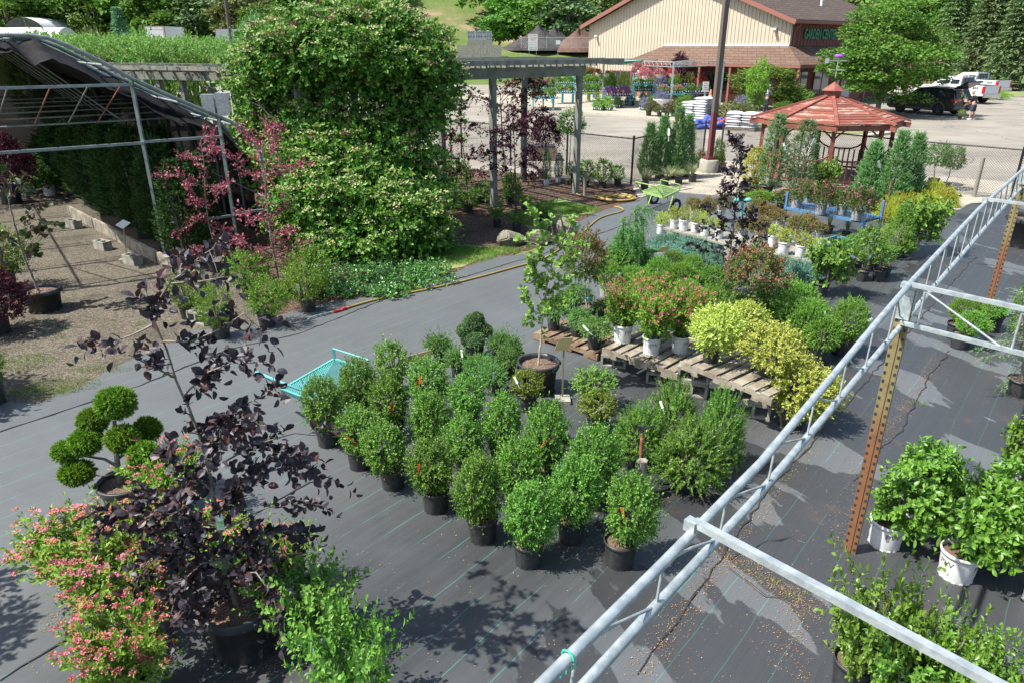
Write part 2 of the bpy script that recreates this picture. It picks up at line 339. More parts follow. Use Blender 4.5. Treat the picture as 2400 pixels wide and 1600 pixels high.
# ---------------------------------------------------------------- foliage
def unit(v): return v / (np.linalg.norm(v, axis=-1, keepdims=True) + 1e-9)
def rdirs(g, n, zmin=-1.0):
    z = g.uniform(zmin, 1, n); a = g.uniform(0, 2 * PI, n); r = np.sqrt(1 - z * z)
    return np.stack([r * np.cos(a), r * np.sin(a), z], 1)
def leaves(mb, P, A, N, L, W, m=0, shape='d', fold=.18):
    """P base points, A axes, N face normals (n,3); L, W scalars or (n,)"""
    n = len(P); A = unit(A); Sd = unit(np.cross(A, N)); N = np.cross(Sd, A)
    L = np.broadcast_to(np.asarray(L, float), (n,))[:, None]; W = np.broadcast_to(np.asarray(W, float), (n,))[:, None]
    if shape == 'd':
        V = np.stack([P, P + A * L * .5 + Sd * W * .5 + N * W * fold, P + A * L, P + A * L * .5 - Sd * W * .5 + N * W * fold], 1)
        T = [(0, 1, 2), (0, 2, 3)]
    elif shape == 'q':
        V = np.stack([P - Sd * W * .25, P + Sd * W * .25, P + A * L + Sd * W * .2, P + A * L - Sd * W * .2], 1); T = [(0, 1, 2, 3)]
    elif shape == 'n':
        V = np.stack([P - Sd * W * .5, P + Sd * W * .5, P + A * L], 1); T = [(0, 1, 2)]
    elif shape == 'f':      # fan (ginkgo)
        V = np.stack([P, P + A * L * .75 + Sd * W * .5 + N * W * fold, P + A * L * .95 + Sd * W * .18, P + A * L * .95 - Sd * W * .18, P + A * L * .75 - Sd * W * .5 + N * W * fold], 1)
        T = [(0, 1, 2), (0, 2, 3), (0, 3, 4)]
    else:                    # 'o' broad leaf with midrib, bent tip
        dn = -N * L * .13
        q = lambda a, b, sg, d: P + A * L * a + Sd * W * b * sg + N * W * fold * (b / .5) + dn * d
        V = np.stack([P, q(.18, .33, 1, 0), q(.5, .5, 1, .2), q(.80, .32, 1, .6), P + A * L + dn,
                      q(.80, .32, -1, .6), q(.5, .5, -1, .2), q(.18, .33, -1, 0), P + A * L * .5 + dn * .1], 1)
        T = [(0, 1, 8), (1, 2, 8), (2, 3, 8), (3, 4, 8), (8, 4, 5), (8, 5, 6), (8, 6, 7), (8, 7, 0)]
    k = V.shape[1]; base = (np.arange(n) * k)[:, None, None]
    F = (np.array(T)[None] + base).reshape(-1, len(T[0]))
    return mb.arr(V, F, m, False)
def sprigs(g, B, D, slen, k, ang=.9, droop=0.0, jit=.35, t0=.12):
    n = len(B); D = unit(D); slen = np.broadcast_to(np.asarray(slen, float), (n,))
    ref = np.where(np.abs(D[:, 2:3]) > .9, np.array([[1., 0, 0]]), np.array([[0, 0, 1.]]))
    u = unit(np.cross(D, ref)); w = np.cross(D, u)
    t = np.linspace(t0, 1, k)[None, :] + g.uniform(-.4, .4, (n, k)) / k
    P = B[:, None] + D[:, None] * (slen[:, None] * t)[..., None]; P[..., 2] -= droop * slen[:, None] * t * t
    ph = np.arange(k)[None] * 2.4 + g.uniform(0, 6.28, (n, 1)) + g.normal(0, .3, (n, k))
    perp = u[:, None] * np.cos(ph)[..., None] + w[:, None] * np.sin(ph)[..., None]
    a = ang + g.normal(0, .2, (n, k)) - .25 * (t > .9)
    ax = D[:, None] * np.cos(a)[..., None] + perp * np.sin(a)[..., None] + g.normal(0, jit * .4, (n, k, 3))
    nm = D[:, None] * np.sin(a)[..., None] - perp * np.cos(a)[..., None] + g.normal(0, jit, (n, k, 3)) + np.array([0, 0, .35])
    return P.reshape(-1, 3), ax.reshape(-1, 3), nm.reshape(-1, 3)
def envelope(g, n, shape, w, h, lump=.24, inner=.55):
    """base points and outward directions for sprigs in a crown w wide, h tall, foot at z=0"""
    R = w / 2
    if shape in ('ell', 'dome'):
        U = rdirs(g, n, -.85 if shape == 'ell' else -.15); C = rdirs(g, int(g.integers(9, 18)), -.4)
        d = (U @ C.T).max(1); q = 1 - lump + lump * np.clip((d - .75) / .25, 0, 1) * 1.3 + g.normal(0, .03, n)
        rr = q * (inner + (1 - inner) * g.uniform(0, 1, n) ** .45)
        if shape == 'ell': P = U * rr[:, None] * np.array([R, R, h / 2]) + np.array([0, 0, h / 2])
        else: P = U * rr[:, None] * np.array([R, R, h * .9]) + np.array([0, 0, h * .1])
        D = U * np.array([1, 1, 1.15]) + np.array([0, 0, .25]) + g.normal(0, .25, (n, 3))
    elif shape in ('cone', 'column', 'egg'):
        t = g.uniform(0, 1, n) ** (1.35 if shape == 'cone' else 1.0); a = g.uniform(0, 2 * PI, n)
        pr = {'cone': (1 - t) ** .8 * (.75 + .25 * np.minimum(t * 8, 1)), 'column': np.minimum(1, (1 - t) * 3.2) ** .7 * np.minimum(1, .55 + t * 2.2), 'egg': np.sqrt(np.clip(1 - (1.9 * (t - .42)) ** 2, .02, 1)) * (1 - .25 * t)}[shape]
        lm = 1 + lump * np.sin(a * 3 + t * 9 + g.uniform(0, 6)) * np.sin(t * 17 + a * 2)
        r = R * pr * lm * (inner + (1 - inner) * g.uniform(0, 1, n) ** .4)
        P = np.stack([r * np.cos(a), r * np.sin(a), t * h * .94], 1)
        D = np.stack([np.cos(a), np.sin(a), np.full(n, .9)], 1) + g.normal(0, .25, (n, 3))
    elif shape == 'spread':
        a = g.uniform(0, 2 * PI, n); r = np.sqrt(g.uniform(0, 1, n)); lm = 1 + lump * np.sin(5 * a + g.uniform(0, 6))
        P = np.stack([r * R * .8 * np.cos(a) * lm, r * R * .8 * np.sin(a) * lm, h * (.75 - .5 * r ** 2) * g.uniform(.35, 1, n)], 1)
        D = np.stack([np.cos(a) * (.4 + r), np.sin(a) * (.4 + r), .75 - .35 * r], 1) + g.normal(0, .3, (n, 3))
    elif shape == 'vase':
        a = g.uniform(0, 2 * PI, n); t = g.uniform(0, 1, n) ** .8; r = np.sqrt(g.uniform(.1, 1, n))
        lm = 1 + lump * np.sin(4 * a + g.uniform(0, 6))
        P = np.stack([r * R * (.45 + .55 * t) * np.cos(a) * lm, r * R * (.45 + .55 * t) * np.sin(a) * lm, t * h * .9], 1)
        D = np.stack([np.cos(a) * r, np.sin(a) * r, np.full(n, .9)], 1) + g.normal(0, .35, (n, 3))
    return P, unit(D)
# kind: shape, w, h, sprigs, slen, leaves/sprig, L, W, leafshape, angle, droop, material, extra
K = dict(
    boxwood=('ell', .46, .56, 800, .088, 10, .026, .017, 'd', .95, 0, 'l_box'),
    boxwoodyellow=('ell', .42, .40, 380, .075, 9, .026, .017, 'd', .95, 0, 'l_boxy'),
    broadbox=('ell', .42, .46, 300, .10, 8, .038, .024, 'd', .9, 0, 'l_hedge'),
    yew=('dome', .66, .55, 760, .14, 26, .030, .011, 'n', 1.05, .12, 'l_yew'),
    juniper=('spread', .34, .26, 300, .14, 22, .026, .011, 'n', .6, .15, 'l_jun'),
    nanajun=('spread', .46, .30, 360, .11, 20, .022, .010, 'n', .7, .3, 'l_jun'),
    bluejun=('spread', 1.0, .42, 620, .20, 22, .036, .012, 'n', .65, .2, 'l_blue'),
    globe=('ell', .62, .60, 1000, .075, 12, .030, .014, 'd', .55, 0, 'l_globe'),
    goldglobe=('ell', .30, .28, 200, .07, 10, .030, .014, 'd', .5, 0, 'l_gold'),
    spirea=('vase', .62, .52, 440, .16, 11, .052, .022, 'd', .85, .1, 'l_spirea'),
    gold=('ell', .60, .48, 760, .10, 11, .032, .017, 'd', .9, .15, 'l_gold'),
    goldthread=('spread', .95, .55, 520, .26, 20, .05, .011, 'n', .45, .55, 'l_goldthread'),
    hydrangea=('ell', .66, .62, 260, .13, 9, .075, .042, 'o', .95, .05, 'l_hyd'),
    twiggy=('vase', .72, .62, 210, .24, 12, .052, .034, 'o', .95, .05, 'l_nine'),
    twighyd=('vase', .85, .60, 190, .24, 12, .062, .034, 'o', .9, .05, 'l_hyd'),
    ilex=('ell', .66, .60, 420, .13, 10, .034, .019, 'd', .85, 0, 'l_ilex'),
    rose=('dome', .46, .40, 260, .12, 9, .036, .024, 'd', .9, .05, 'l_rose'),
    weigela=('dome', .42, .30, 240, .11, 9, .038, .022, 'd', .85, .05, 'l_weig'),
    spruce_cone=('cone', .8, 1.05, 1700, .08, 16, .024, .011, 'n', .8, 0, 'l_globe'),
    broadbush=('vase', .95, .85, 240, .22, 10, .085, .055, 'o', 1.0, .1, 'l_nine'),
    viburnum=('vase', .85, .70, 200, .24, 9, .085, .06, 'o', .9, .05, 'l_nine'),
    sapling=('egg', .5, .8, 150, .16, 9, .05, .032, 'o', .9, .05, 'l_nine'),
    uprightjun=('cone', .8, 1.8, 1900, .15, 18, .045, .018, 'n', .5, 0, 'l_upj'),
    greyjun=('egg', .70, 2.1, 900, .17, 18, .048, .016, 'n', .7, .25, 'l_arbg'),
    arborvitae=('egg', 1.1, 2.6, 1500, .22, 16, .065, .026, 'd', .6, .1, 'l_arb'),
    perennial=('vase', .5, .5, 90, .26, 10, .10, .03, 'd', .7, .25, 'l_nine'),
    darkshrub=('dome', .8, .6, 300, .13, 10, .05, .03, 'd', .9, .1, 'l_climb'),
    redmaple=('egg', 1.3, 1.5, 600, .26, 11, .07, .04, 'd', 1.0, .35, 'l_maple'),
    weepmaple=('dome', 1.2, .7, 500, .3, 13, .06, .028, 'd', .8, .8, 'l_maple'),
    hedgeblock=('ell', 2.2, 1.6, 1500, .14, 9, .07, .04, 'd', .9, 0, 'l_hedge'),
    purplebush=('ell', 2.2, 1.8, 900, .2, 9, .09, .06, 'd', .9, 0, 'l_purple'),
    flat=('dome', .5, .22, 150, .07, 7, .05, .03, 'd', .9, 0, 'l_nine'),
    flatmix=('dome', .5, .24, 150, .08, 7, .05, .03, 'd', .9, 0, 'l_hedge'),
    lilachead=('ell', 1.0, 1.0, 520, .16, 9, .055, .035, 'd', .9, .05, 'l_lilac'),
    ballhead=('ell', 1.0, 1.0, 420, .14, 9, .055, .035, 'd', .9, .0, 'l_climb'),
    ornament=('vase', .3, .1, 160, .62, 1, .6, .012, 'q', .35, 0, 'l_orn'),
)
FL = {}          # kind -> list of variants: [meshes per part]
def crown(kind, seed):
    shape, w, h, n, sl, k, L, W, ls, an, dr, m = K[kind]
    g = np.random.default_rng(seed * 77 + len(kind) * 13 + 5)
    mb = MB()
    if kind == 'ornament':
        n = 220; a = g.uniform(0, 6.28, n); sp = g.uniform(.05, .6, n); ln = g.uniform(.4, .75, n)
        for j in range(3):
            t0, t1 = j / 3, (j + 1) / 3
            f = lambda t: np.stack([np.cos(a) * sp * ln * t * (1 + t), np.sin(a) * sp * ln * t * (1 + t), ln * (t - sp * .9 * t ** 3)], 1)
            p, q = f(t0), f(t1)
            leaves(mb, p, q - p, np.stack([np.cos(a), np.sin(a), a * 0 + .3], 1), np.linalg.norm(q - p, axis=1), .022 * (1 - .25 * j), 0, 'q')
        return dict(foliage=mb)
    B, D = envelope(g, n, shape, w, h - sl * .5, inner=.5 if shape != 'vase' else .3)
    sl_ = sl * np.where(g.uniform(0, 1, len(B)) < .06, 1.9, g.uniform(.55, 1.35, len(B)))
    P, A, N = sprigs(g, B, D, sl_, k, an, dr)
    sz = g.uniform(.7, 1.2, len(P))
    leaves(mb, P, A, N, L * sz, W * sz, 0, ls)
    out = dict(foliage=mb)
    def heads(frac, mats_n, r, flat, npt, up=.75):
        tip = B + D * sl_[:, None] * 1.02; top = np.where((D[:, 2] > .15) & (g.uniform(0, 1, len(B)) < frac) & (B[:, 2] > h * .25))[0]
        fb = MB()
        for mi in range(mats_n):
            ii = top[g.integers(0, mats_n, len(top)) == mi] if mats_n > 1 else top
            if not len(ii): continue
            c = np.repeat(tip[ii], npt, 0); rr = np.repeat(g.uniform(.6, 1.2, len(ii)) * r, npt)[:, None]
            o = rdirs(g, len(c), 0.) * np.array([1, 1, flat]) * rr * np.sqrt(g.uniform(.05, 1, (len(c), 1)))
            leaves(fb, c + o - rr * .3, unit(o + g.normal(0, .3, o.shape) * rr), np.tile([0, 0, 1.], (len(c), 1)) + g.normal(0, .35, o.shape), r * .55, r * .5, mi, 'd', .1)
        return fb
    if kind == 'spirea': out['flowers'] = heads(.62, 2, .030, .4, 22)
    if kind == 'lilachead': out['flowers'] = heads(.8, 1, .05, 1.2, 14)
    if kind == 'rose': out['flowers'] = heads(.10, 1, .032, .8, 14)
    if kind == 'weigela': out['flowers'] = heads(.25, 1, .03, .8, 8)
    if kind == 'flatmix': out['flowers'] = heads(.8, 1, .05, .6, 7)
    return out
FLM = dict(spirea=('f_tan', 'f_pink'), lilachead=('f_lilac',), rose=('f_mix',), weigela=('f_tan',), flatmix=('f_mix',))
def crown_meshes(kind, seed):
    key = (kind, seed)
    if key not in FL:
        r = {}
        cr = crown(kind, seed); Vf = np.concatenate(cr['foliage'].V); q = 2 * np.percentile(np.hypot(Vf[:, 0], Vf[:, 1]), 94)
        for part, mb in cr.items():
            ms = [M[K[kind][11]]] if part == 'foliage' else [M[x] for x in FLM[kind]]
            o = mb.build(kind + '_' + part, ms); r[part] = o.data; bpy.data.objects.remove(o)
        r['dim'] = (q, float(np.percentile(Vf[:, 2], 98.5))); FL[key] = r
    return FL[key]
# ---------------------------------------------------------------- pots
PM = {}
def pot_meshes(style):
    if style in PM: return PM[style]
    big = style == 'bigblack'
    mb = MB(); n = 28
    prof = [(.40, 0), (.405, .03), (.47, .86), (.47, .865), (.50, .87), (.505, .93), (.50, 1.0), (.475, 1.0), (.47, .9), (.465, .84)]
    if big: prof = [(.38, 0), (.39, .02), (.45, .80), (.50, .81), (.51, .86), (.51, .98), (.50, 1.0), (.465, 1.0), (.455, .9), (.45, .80)]
    mb.lathe(prof, n)
    mb.add([(.40 * math.cos(2 * PI * j / n), .40 * math.sin(2 * PI * j / n), 0) for j in range(n)], [tuple(range(n - 1, -1, -1))])
    for j in range(14):                      # scalloped drainage foot
        a = 2 * PI * j / 14; mb.box((.405 * math.cos(a), .405 * math.sin(a), .03), (.03, .09, .06), a)
    if big:
        for a in (.2, 2.3, 3.4, 5.5): mb.box((.515 * math.cos(a), .515 * math.sin(a), .9), (.05, .14, .10), a)
    ms = {'black': 'potblack', 'bigblack': 'potblack', 'white': 'potwhite', 'plainwhite': 'potwhite', 'grey': 'potgrey', 'green': 'potgreen'}[style]
    r = {}
    o = mb.build('pot_' + style, M[ms]); r['pot'] = o.data; bpy.data.objects.remove(o)
    sb = MB(); ng = 22; g = np.random.default_rng(3)
    V = [(0, 0, .86)]
    for i in range(1, 5):
        for j in range(ng): V.append((.466 * i / 4 * math.cos(2 * PI * j / ng), .466 * i / 4 * math.sin(2 * PI * j / ng), .83 + .05 * (1 - (i / 4) ** 2) + g.normal(0, .012)))
    fs = [(0, 1 + j, 1 + (j + 1) % ng) for j in range(ng)] + [(1 + i * ng + j, 1 + (i + 1) * ng + j, 1 + (i + 1) * ng + (j + 1) % ng, 1 + i * ng + (j + 1) % ng) for i in range(3) for j in range(ng)]
    sb.add(V, fs, 0, False)
    o = sb.build('soil', M['soil']); r['soil'] = o.data; bpy.data.objects.remove(o)
    if style == 'white':
        lb = MB()
        def wrap(V, fs, z0, mi, a0):
            A = np.array(V); th = a0 + A[:, 0] / .46; z = z0 + A[:, 1]; R = .405 + (z - .03) * .0783 + .004
            lb.add(np.stack([R * np.cos(th), R * np.sin(th), z], 1), fs, mi)
        V, fs = text_geo('PW', .27, 0, bold=.0)
        V2 = np.array([(0, -.06, 0), (.075, .0, 0), (.05, .05, 0), (0, .02, 0), (-.04, -.02, 0)]); f2 = [(0, 1, 2, 3, 4)]
        for a0 in (-PI / 2 + .25, .75, -PI / 2 - 1.75):
            wrap(V, fs, .62, 0, a0); wrap(V2, f2, .60, 1, a0 + .02)
            for q in range(4): wrap([(-.16, .40 - q * .055, 0), (.16, .40 - q * .055, 0), (.16, .415 - q * .055, 0), (-.16, .415 - q * .055, 0)], [(0, 1, 2, 3)], 0, 2, a0)
        o = lb.build('logo', [M['ink'], M['taggreen'], M['potgrey']]); r['logo'] = o.data; bpy.data.objects.remove(o)
    PM[style] = r
    return r
STEM = {}
def stem_mesh(m, seed=0):
    if (m, seed) not in STEM:
        g = random.Random(seed); mb = MB()
        for i in range(6):
            a = g.uniform(0, 6.28); r = g.uniform(.02, .12)
            mb.tube([(r * math.cos(a), r * math.sin(a), -.1), (r * 1.6 * math.cos(a), r * 1.6 * math.sin(a), .5), (r * 3 * math.cos(a), r * 3 * math.sin(a), 1)], [.028, .022, .012], 5)
        o = mb.build('stems', M[m]); STEM[(m, seed)] = o.data; bpy.data.objects.remove(o)
    return STEM[(m, seed)]
TAGM = {}
def tag_mesh(m):
    if m not in TAGM:
        mb = MB(); mb.box((0, 0, .05), (.028, .004, .10), 0); mb.tube([(0, 0, .0), (0, .0, -.08)], .003, 4)
        o = mb.build('plant_tag', M[m]); TAGM[m] = o.data; bpy.data.objects.remove(o)
    return TAGM[m]
def rimpot(t, D, Hh, style):
    pm = pot_meshes(style)
    p = inst('pot', pm['pot'], t, scale=(D, D, Hh)); inst('soil', pm['soil'], t, scale=(D, D, Hh))
    if 'logo' in pm: inst('logo', pm['logo'], p)
    return p
NAMES = dict(boxwood='boxwood_shrub', boxwoodyellow='boxwood_shrub', broadbox='boxwood_shrub', yew='yew_shrub', juniper='juniper_shrub', nanajun='juniper_shrub', bluejun='blue_juniper', globe='globe_arborvitae', goldglobe='golden_globe_shrub', spirea='spirea_shrub', gold='golden_shrub', goldthread='golden_cypress', hydrangea='hydrangea_shrub', twiggy='leafy_shrub', twighyd='hydrangea_shrub', ilex='inkberry_shrub', rose='rose_bush', weigela='weigela_shrub', spruce_cone='dwarf_spruce', broadbush='leafy_shrub', viburnum='viburnum_shrub', sapling='sapling', uprightjun='upright_juniper', greyjun='upright_juniper', arborvitae='arborvitae', perennial='perennial_plant', darkshrub='dark_shrub', redmaple='red_maple', weepmaple='red_maple', hedgeblock='clipped_hedge', purplebush='purple_shrub', flat='plant_tray', flatmix='flower_tray', lilachead='lilac_tree', ballhead='standard_tree', ornament='ornamental_grass')
def plant(kind, bx, by, x0, x1, yt, pot, label, z0=.01, cat=None, group=None, cb=.86, seed=None, tagc=None, name=None, hmax=None):
    """potted plant: bx,by = foot of the pot in the photo; x0..x1, yt = crown edges and top; pot = (style, photo width[, height ratio]) or None"""
    X, Y, _ = G(bx, by, z0)
    q = mpp(Y, z0); D = Hh = 0
    if pot: D = pot[1] * q; Y += D * .4; X = X * (1 + .4 * D / Y); q = mpp(Y, z0 + .2); D = pot[1] * q; Hh = D * (pot[2] if len(pot) > 2 else .86)
    zt = at((x0 + x1) / 2, yt, Y)[2] - z0
    w = (x1 - x0) * q; dx = ((x0 + x1) / 2 - bx) * q
    zb = Hh * cb; hc = max(zt - zb, .12)
    if hmax: hc = min(hc, hmax)
    seed = rnd.randrange(6 if kind == 'boxwood' else 3) if seed is None else seed
    nm = name or NAMES[kind]
    t = root(nm, (X, Y, z0), label, cat or nm.split('_')[-1], group, rz=0)
    if pot:
        p = rimpot(t, D, Hh, pot[0]); p.rotation_euler.z = rnd.uniform(-.5, .5)
    cm = crown_meshes(kind, seed); w0, h0 = cm['dim']
    sc = (w / w0, w / w0, hc / h0); rz = rnd.uniform(0, 6.28)
    f = inst('foliage', cm['foliage'], t, (dx, 0, zb), sc, rz)
    if 'flowers' in cm: inst('flowers', cm['flowers'], t, (dx, 0, zb), sc, rz)
    inst('stems', stem_mesh('bark', seed), t, (dx * .5, 0, zb - .02), (w * .8, w * .8, hc * .7), rz)
    if tagc:
        a = rnd.uniform(-2.4, -.8); k = tag_mesh({'o': 'tagorange', 'w': 'offwhite', 'g': 'taggreen'}[tagc])
        s = max(.75, q * 170)
        o = inst('plant_tag', k, t, (dx + w * .43 * math.cos(a), w * .46 * math.sin(a), zb + hc * rnd.uniform(.5, .75)), (s, s, s)); o.rotation_euler = (rnd.uniform(-.6, .2), rnd.uniform(-1.2, 1.2), rnd.uniform(-.5, .5))
    return t
# ---------------------------------------------------------------- ground and terrain
def sst(x, a, b): t = np.clip((x - a) / (b - a), 0, 1); return t * t * (3 - 2 * t)
def terr(x, y):
    x = np.asarray(x, float); y = np.asarray(y, float)
    return sst(y, 89, 106) * 3.9 * (1 - sst(x, 30, 44)) + sst(y, 116, 215) * 34 + (np.sin(x * .11 + 2) * np.cos(y * .07) * .8) * sst(y, 100, 125)
def terrain():
    xs = np.concatenate([np.linspace(-420, -60, 16)[:-1], np.linspace(-60, 80, 71), np.linspace(80, 420, 16)[1:]]); ys = np.concatenate([np.linspace(-60, 80, 15), np.linspace(84, 230, 60), [260, 320, 420]])
    X, Y = np.meshgrid(xs, ys); Z = terr(X, Y)
    n = len(xs); i, j = np.meshgrid(np.arange(n - 1), np.arange(len(ys) - 1)); a = (j * n + i).ravel()
    mb = MB(); mb.arr(np.stack([X, Y, Z], -1), np.stack([a, a + 1, a + n + 1, a + n], 1), 0, True)
    t = NT('hill_ground'); p = t.pos(); s = t.n('ShaderNodeSeparateXYZ'); t.l(p, s.inputs[0])
    f = t.math('ADD', t.noise(.09, p, 6, .65), t.math('MULTIPLY', t.noise(.6, p, 4), .25))
    col = t.ramp(f, [(.42, (.05, .11, .02)), (.60, (.10, .15, .04)), (.72, (.17, .17, .08)), (.82, (.30, .23, .15))])
    col = t.mix(t.noise(4, p, 5), col, t.mix(.5, col, (.08, .1, .03)))
    m = t.done(t.bsdf(col, .95, 0, t.bump(t.noise(2.5, p, 6), .6, .3), .1).outputs[0])
    tag(mb.build('ground', m), kind='structure')
terrain()
def sheet(name, pts, z, m, sub=None, wob=0.0):
    mb = MB(); P = [(p[0], p[1]) for p in pts]
    if wob:
        g = np.random.default_rng(len(pts)); Q = []
        for i in range(len(P)):
            a = np.array(P[i]); b = np.array(P[(i + 1) % len(P)]); k = max(2, int(np.linalg.norm(b - a) / .25))
            for q in range(k): Q.append(tuple(a + (b - a) * q / k + g.normal(0, wob, 2) * (q > 0)))
        P = Q
    mb.add([(x, y, z) for x, y in P], [tuple(range(len(P)))])
    o = mb.build(name, m); return tag(o, kind='structure')
g2 = lambda *pp: [G(*p) for p in pp]
sheet('parking_lot', [(-70, 22), (70, 22), (80, 60), (62, 88), (-70, 88)], .004, M['asphalt'])
sheet('gravel_yard', [(-40, 6), (-7.0, 7.2)] + g2((60, 1000), (280, 905), (475, 825), (600, 800), (770, 745), (690, 560), (560, 430)) + [(-5, 30), (-40, 30)], .008, M['gravel'])
sheet('pale_gravel_path', g2((1480, 470), (1690, 475), (1770, 430), (2300, 500), (2430, 430)) + [(17, 23.6), (8, 29.5), (3.9, 23.6)], .008, M['gravelpale'])
sheet('mulch_bed', g2((650, 760), (1060, 650), (1290, 570), (1400, 510), (1500, 470)) + [(3.9, 23.2), (-3, 27.5), (-9, 24), (-8, 18)], .012, M['mulch'], wob=.05)
sheet('fabric', [(-30, -8), (40, -8), (40, 15)] + g2((2420, 470), (2275, 478)) + g2((2160, 545), (2060, 560), (2080, 500), (1900, 470), (1700, 462), (1590, 452), (1530, 455), (1500, 466), (1395, 502), (1345, 530), (1270, 590), (1140, 610), (1030, 655), (950, 695), (850, 700), (760, 712), (700, 728), (600, 762), (460, 775), (270, 862), (95, 948)) + [(-7.2, 8.0), (-12, 8.6), (-30, 9)], .016, M['fabric'], wob=.03)
# folded seams of the cloth
def seam(pts, w=.02, nm='fabric_seam'):
    mb = MB(); g = np.random.default_rng(len(pts)); P = []
    for a, b in zip(pts[:-1], pts[1:]):
        k = max(2, int((b - a).length / .12))
        for i in range(k): q = a.lerp(b, i / k); P.append((q[0] + g.normal(0, .012), q[1] + g.normal(0, .012), .018))
    mb.tube(P, [w * g.uniform(.25, .7) for _ in P], 5)
    tag(mb.build(nm, M['potblack']), kind='structure')
for s in (((0, 1015), (150, 965), (330, 905), (540, 820), (700, 785), (900, 705), (1060, 660), (1210, 615), (1300, 590), (1500, 515)),
          ((0, 1590), (190, 1490), (290, 1430)), ((1500, 1580), (1600, 1440), (1700, 1300), (1800, 1150), (1940, 1000), (2060, 860), (2200, 700), (2290, 600)),
          ((1700, 1310), (1850, 1260), (1930, 1290)), ((2000, 1130), (2110, 1010), (2180, 880), (2230, 820)), ((1700, 1330), (1800, 1400), (1910, 1440)), ((600, 1200), (700, 1150), (800, 1105)), ((2200, 610), (2330, 625), (2420, 640))):
    seam([G(*p) for p in s])
# leaf litter on the cloth: thousands of flakes, mostly along seams and right of the middle
def litter():
    g = np.random.default_rng(5); P = []
    def line(a, b, n, w):
        a, b = G(*a), G(*b); t = g.uniform(0, 1, n)
        P.append(np.stack([a[0] + (b[0] - a[0]) * t + g.normal(0, w, n), a[1] + (b[1] - a[1]) * t + g.normal(0, w, n)], 1))
    line((1500, 1580), (1700, 1310), 300, .05); line((1700, 1310), (1940, 1000), 300, .05); line((1940, 1000), (2290, 600), 200, .07)
    line((2000, 1130), (2200, 840), 620, .055); line((1960, 1300), (2010, 1120), 160, .10); line((1690, 1300), (1900, 1420), 420, .07); line((1870, 1400), (1850, 1560), 220, .10)
    line((1900, 690), (2060, 640), 250, .25); line((100, 1470), (220, 1430), 120, .06); line((620, 1560), (720, 1520), 150, .09); line((1300, 920), (1900, 1000), 350, .4)
    line((130, 925), (300, 850), 120, .1)
    n = 800; q = np.stack([g.uniform(700, 2400, n), g.uniform(850, 1600, n)], 1)
    k = [G(a, b) for a, b in q if g.uniform() < (.25 + .75 * (a > 1250))]; P.append(np.array([[v[0], v[1]] for v in k]))
    n = 350; k = [G(a, b) for a, b in zip(g.uniform(0, 1300, n), g.uniform(750, 1600, n))]; P.append(np.array([[v[0], v[1]] for v in k]))
    P = np.concatenate(P); P = np.concatenate([P, P + g.normal(0, .05, P.shape)]); n = len(P); a = g.uniform(0, 6.28, n); mb = MB()
    leaves(mb, np.column_stack([P, g.uniform(.019, .028, n)]), np.stack([np.cos(a), np.sin(a), g.normal(0, .15, n)], 1), np.tile([0, 0, 1.], (n, 1)) + g.normal(0, .2, (n, 3)), g.uniform(.006, .018, n) * g.uniform(.6, 1.3, n), g.uniform(.003, .008, n))
    tag(mb.build('leaf_litter', M['litter']), kind='stuff')
litter()
def grass(name, spots, n, hgt, m='l_grass', W=.006):
    """spots: (x, y, rx, ry) ellipses"""
    g = np.random.default_rng(9 + n); mb = MB(); P = []
    ar = np.array([s[2] * s[3] for s in spots]); cnt = (n * ar / ar.sum()).astype(int) + 1
    for (x, y, rx, ry), c in zip(spots, cnt):
        r = np.sqrt(g.uniform(0, 1, c)); a = g.uniform(0, 6.28, c); P.append(np.stack([x + rx * r * np.cos(a), y + ry * r * np.sin(a), np.full(c, .012)], 1))
    P = np.concatenate(P); k = len(P); D = np.stack([g.normal(0, .5, k), g.normal(0, .5, k), np.ones(k)], 1)
    leaves(mb, P, D, g.normal(0, 1, (k, 3)), hgt * g.uniform(.5, 1.3, k), W, 0, 'n')
    return tag(mb.build(name, M[m]), kind='stuff')
def sp(px, py, rx, ry): v = G(px, py); return (v[0], v[1], rx, ry)
grass('lawn_grass', [sp(1310, 492, .9, .75), sp(1365, 492, .5, .5), sp(1250, 520, .5, .5), sp(1060, 600, 1.0, .75), sp(1150, 590, .7, .35), sp(1010, 590, .5, .5)], 26000, .07)
sheet('grass_patch', g2((1270, 480), (1320, 465), (1385, 485), (1395, 498), (1330, 520), (1240, 545), (1225, 520)), .015, M['grassg'], wob=.06)
sheet('lawn_strip', g2((960, 640), (1010, 590), (1080, 570), (1190, 590), (1120, 610), (1040, 645)), .015, M['grassg'], wob=.06)
grass('weeds', [sp(150, 905, .5, .25), sp(60, 850, .4, .3), sp(100, 920, .5, .2), sp(240, 868, .45, .12), sp(330, 760, .12, .1), sp(140, 795, .1, .1), sp(1755, 1332, .08, .05), sp(1785, 1362, .08, .05), sp(1812, 1368, .07, .05), sp(1862, 1395, .12, .07), sp(1972, 1278, .06, .1), sp(2152, 948, .12, .06), sp(310, 660, .1, .06), sp(265, 755, .06, .05), sp(165, 770, .2, .06), sp(345, 725, .1, .1)], 2200, .06)
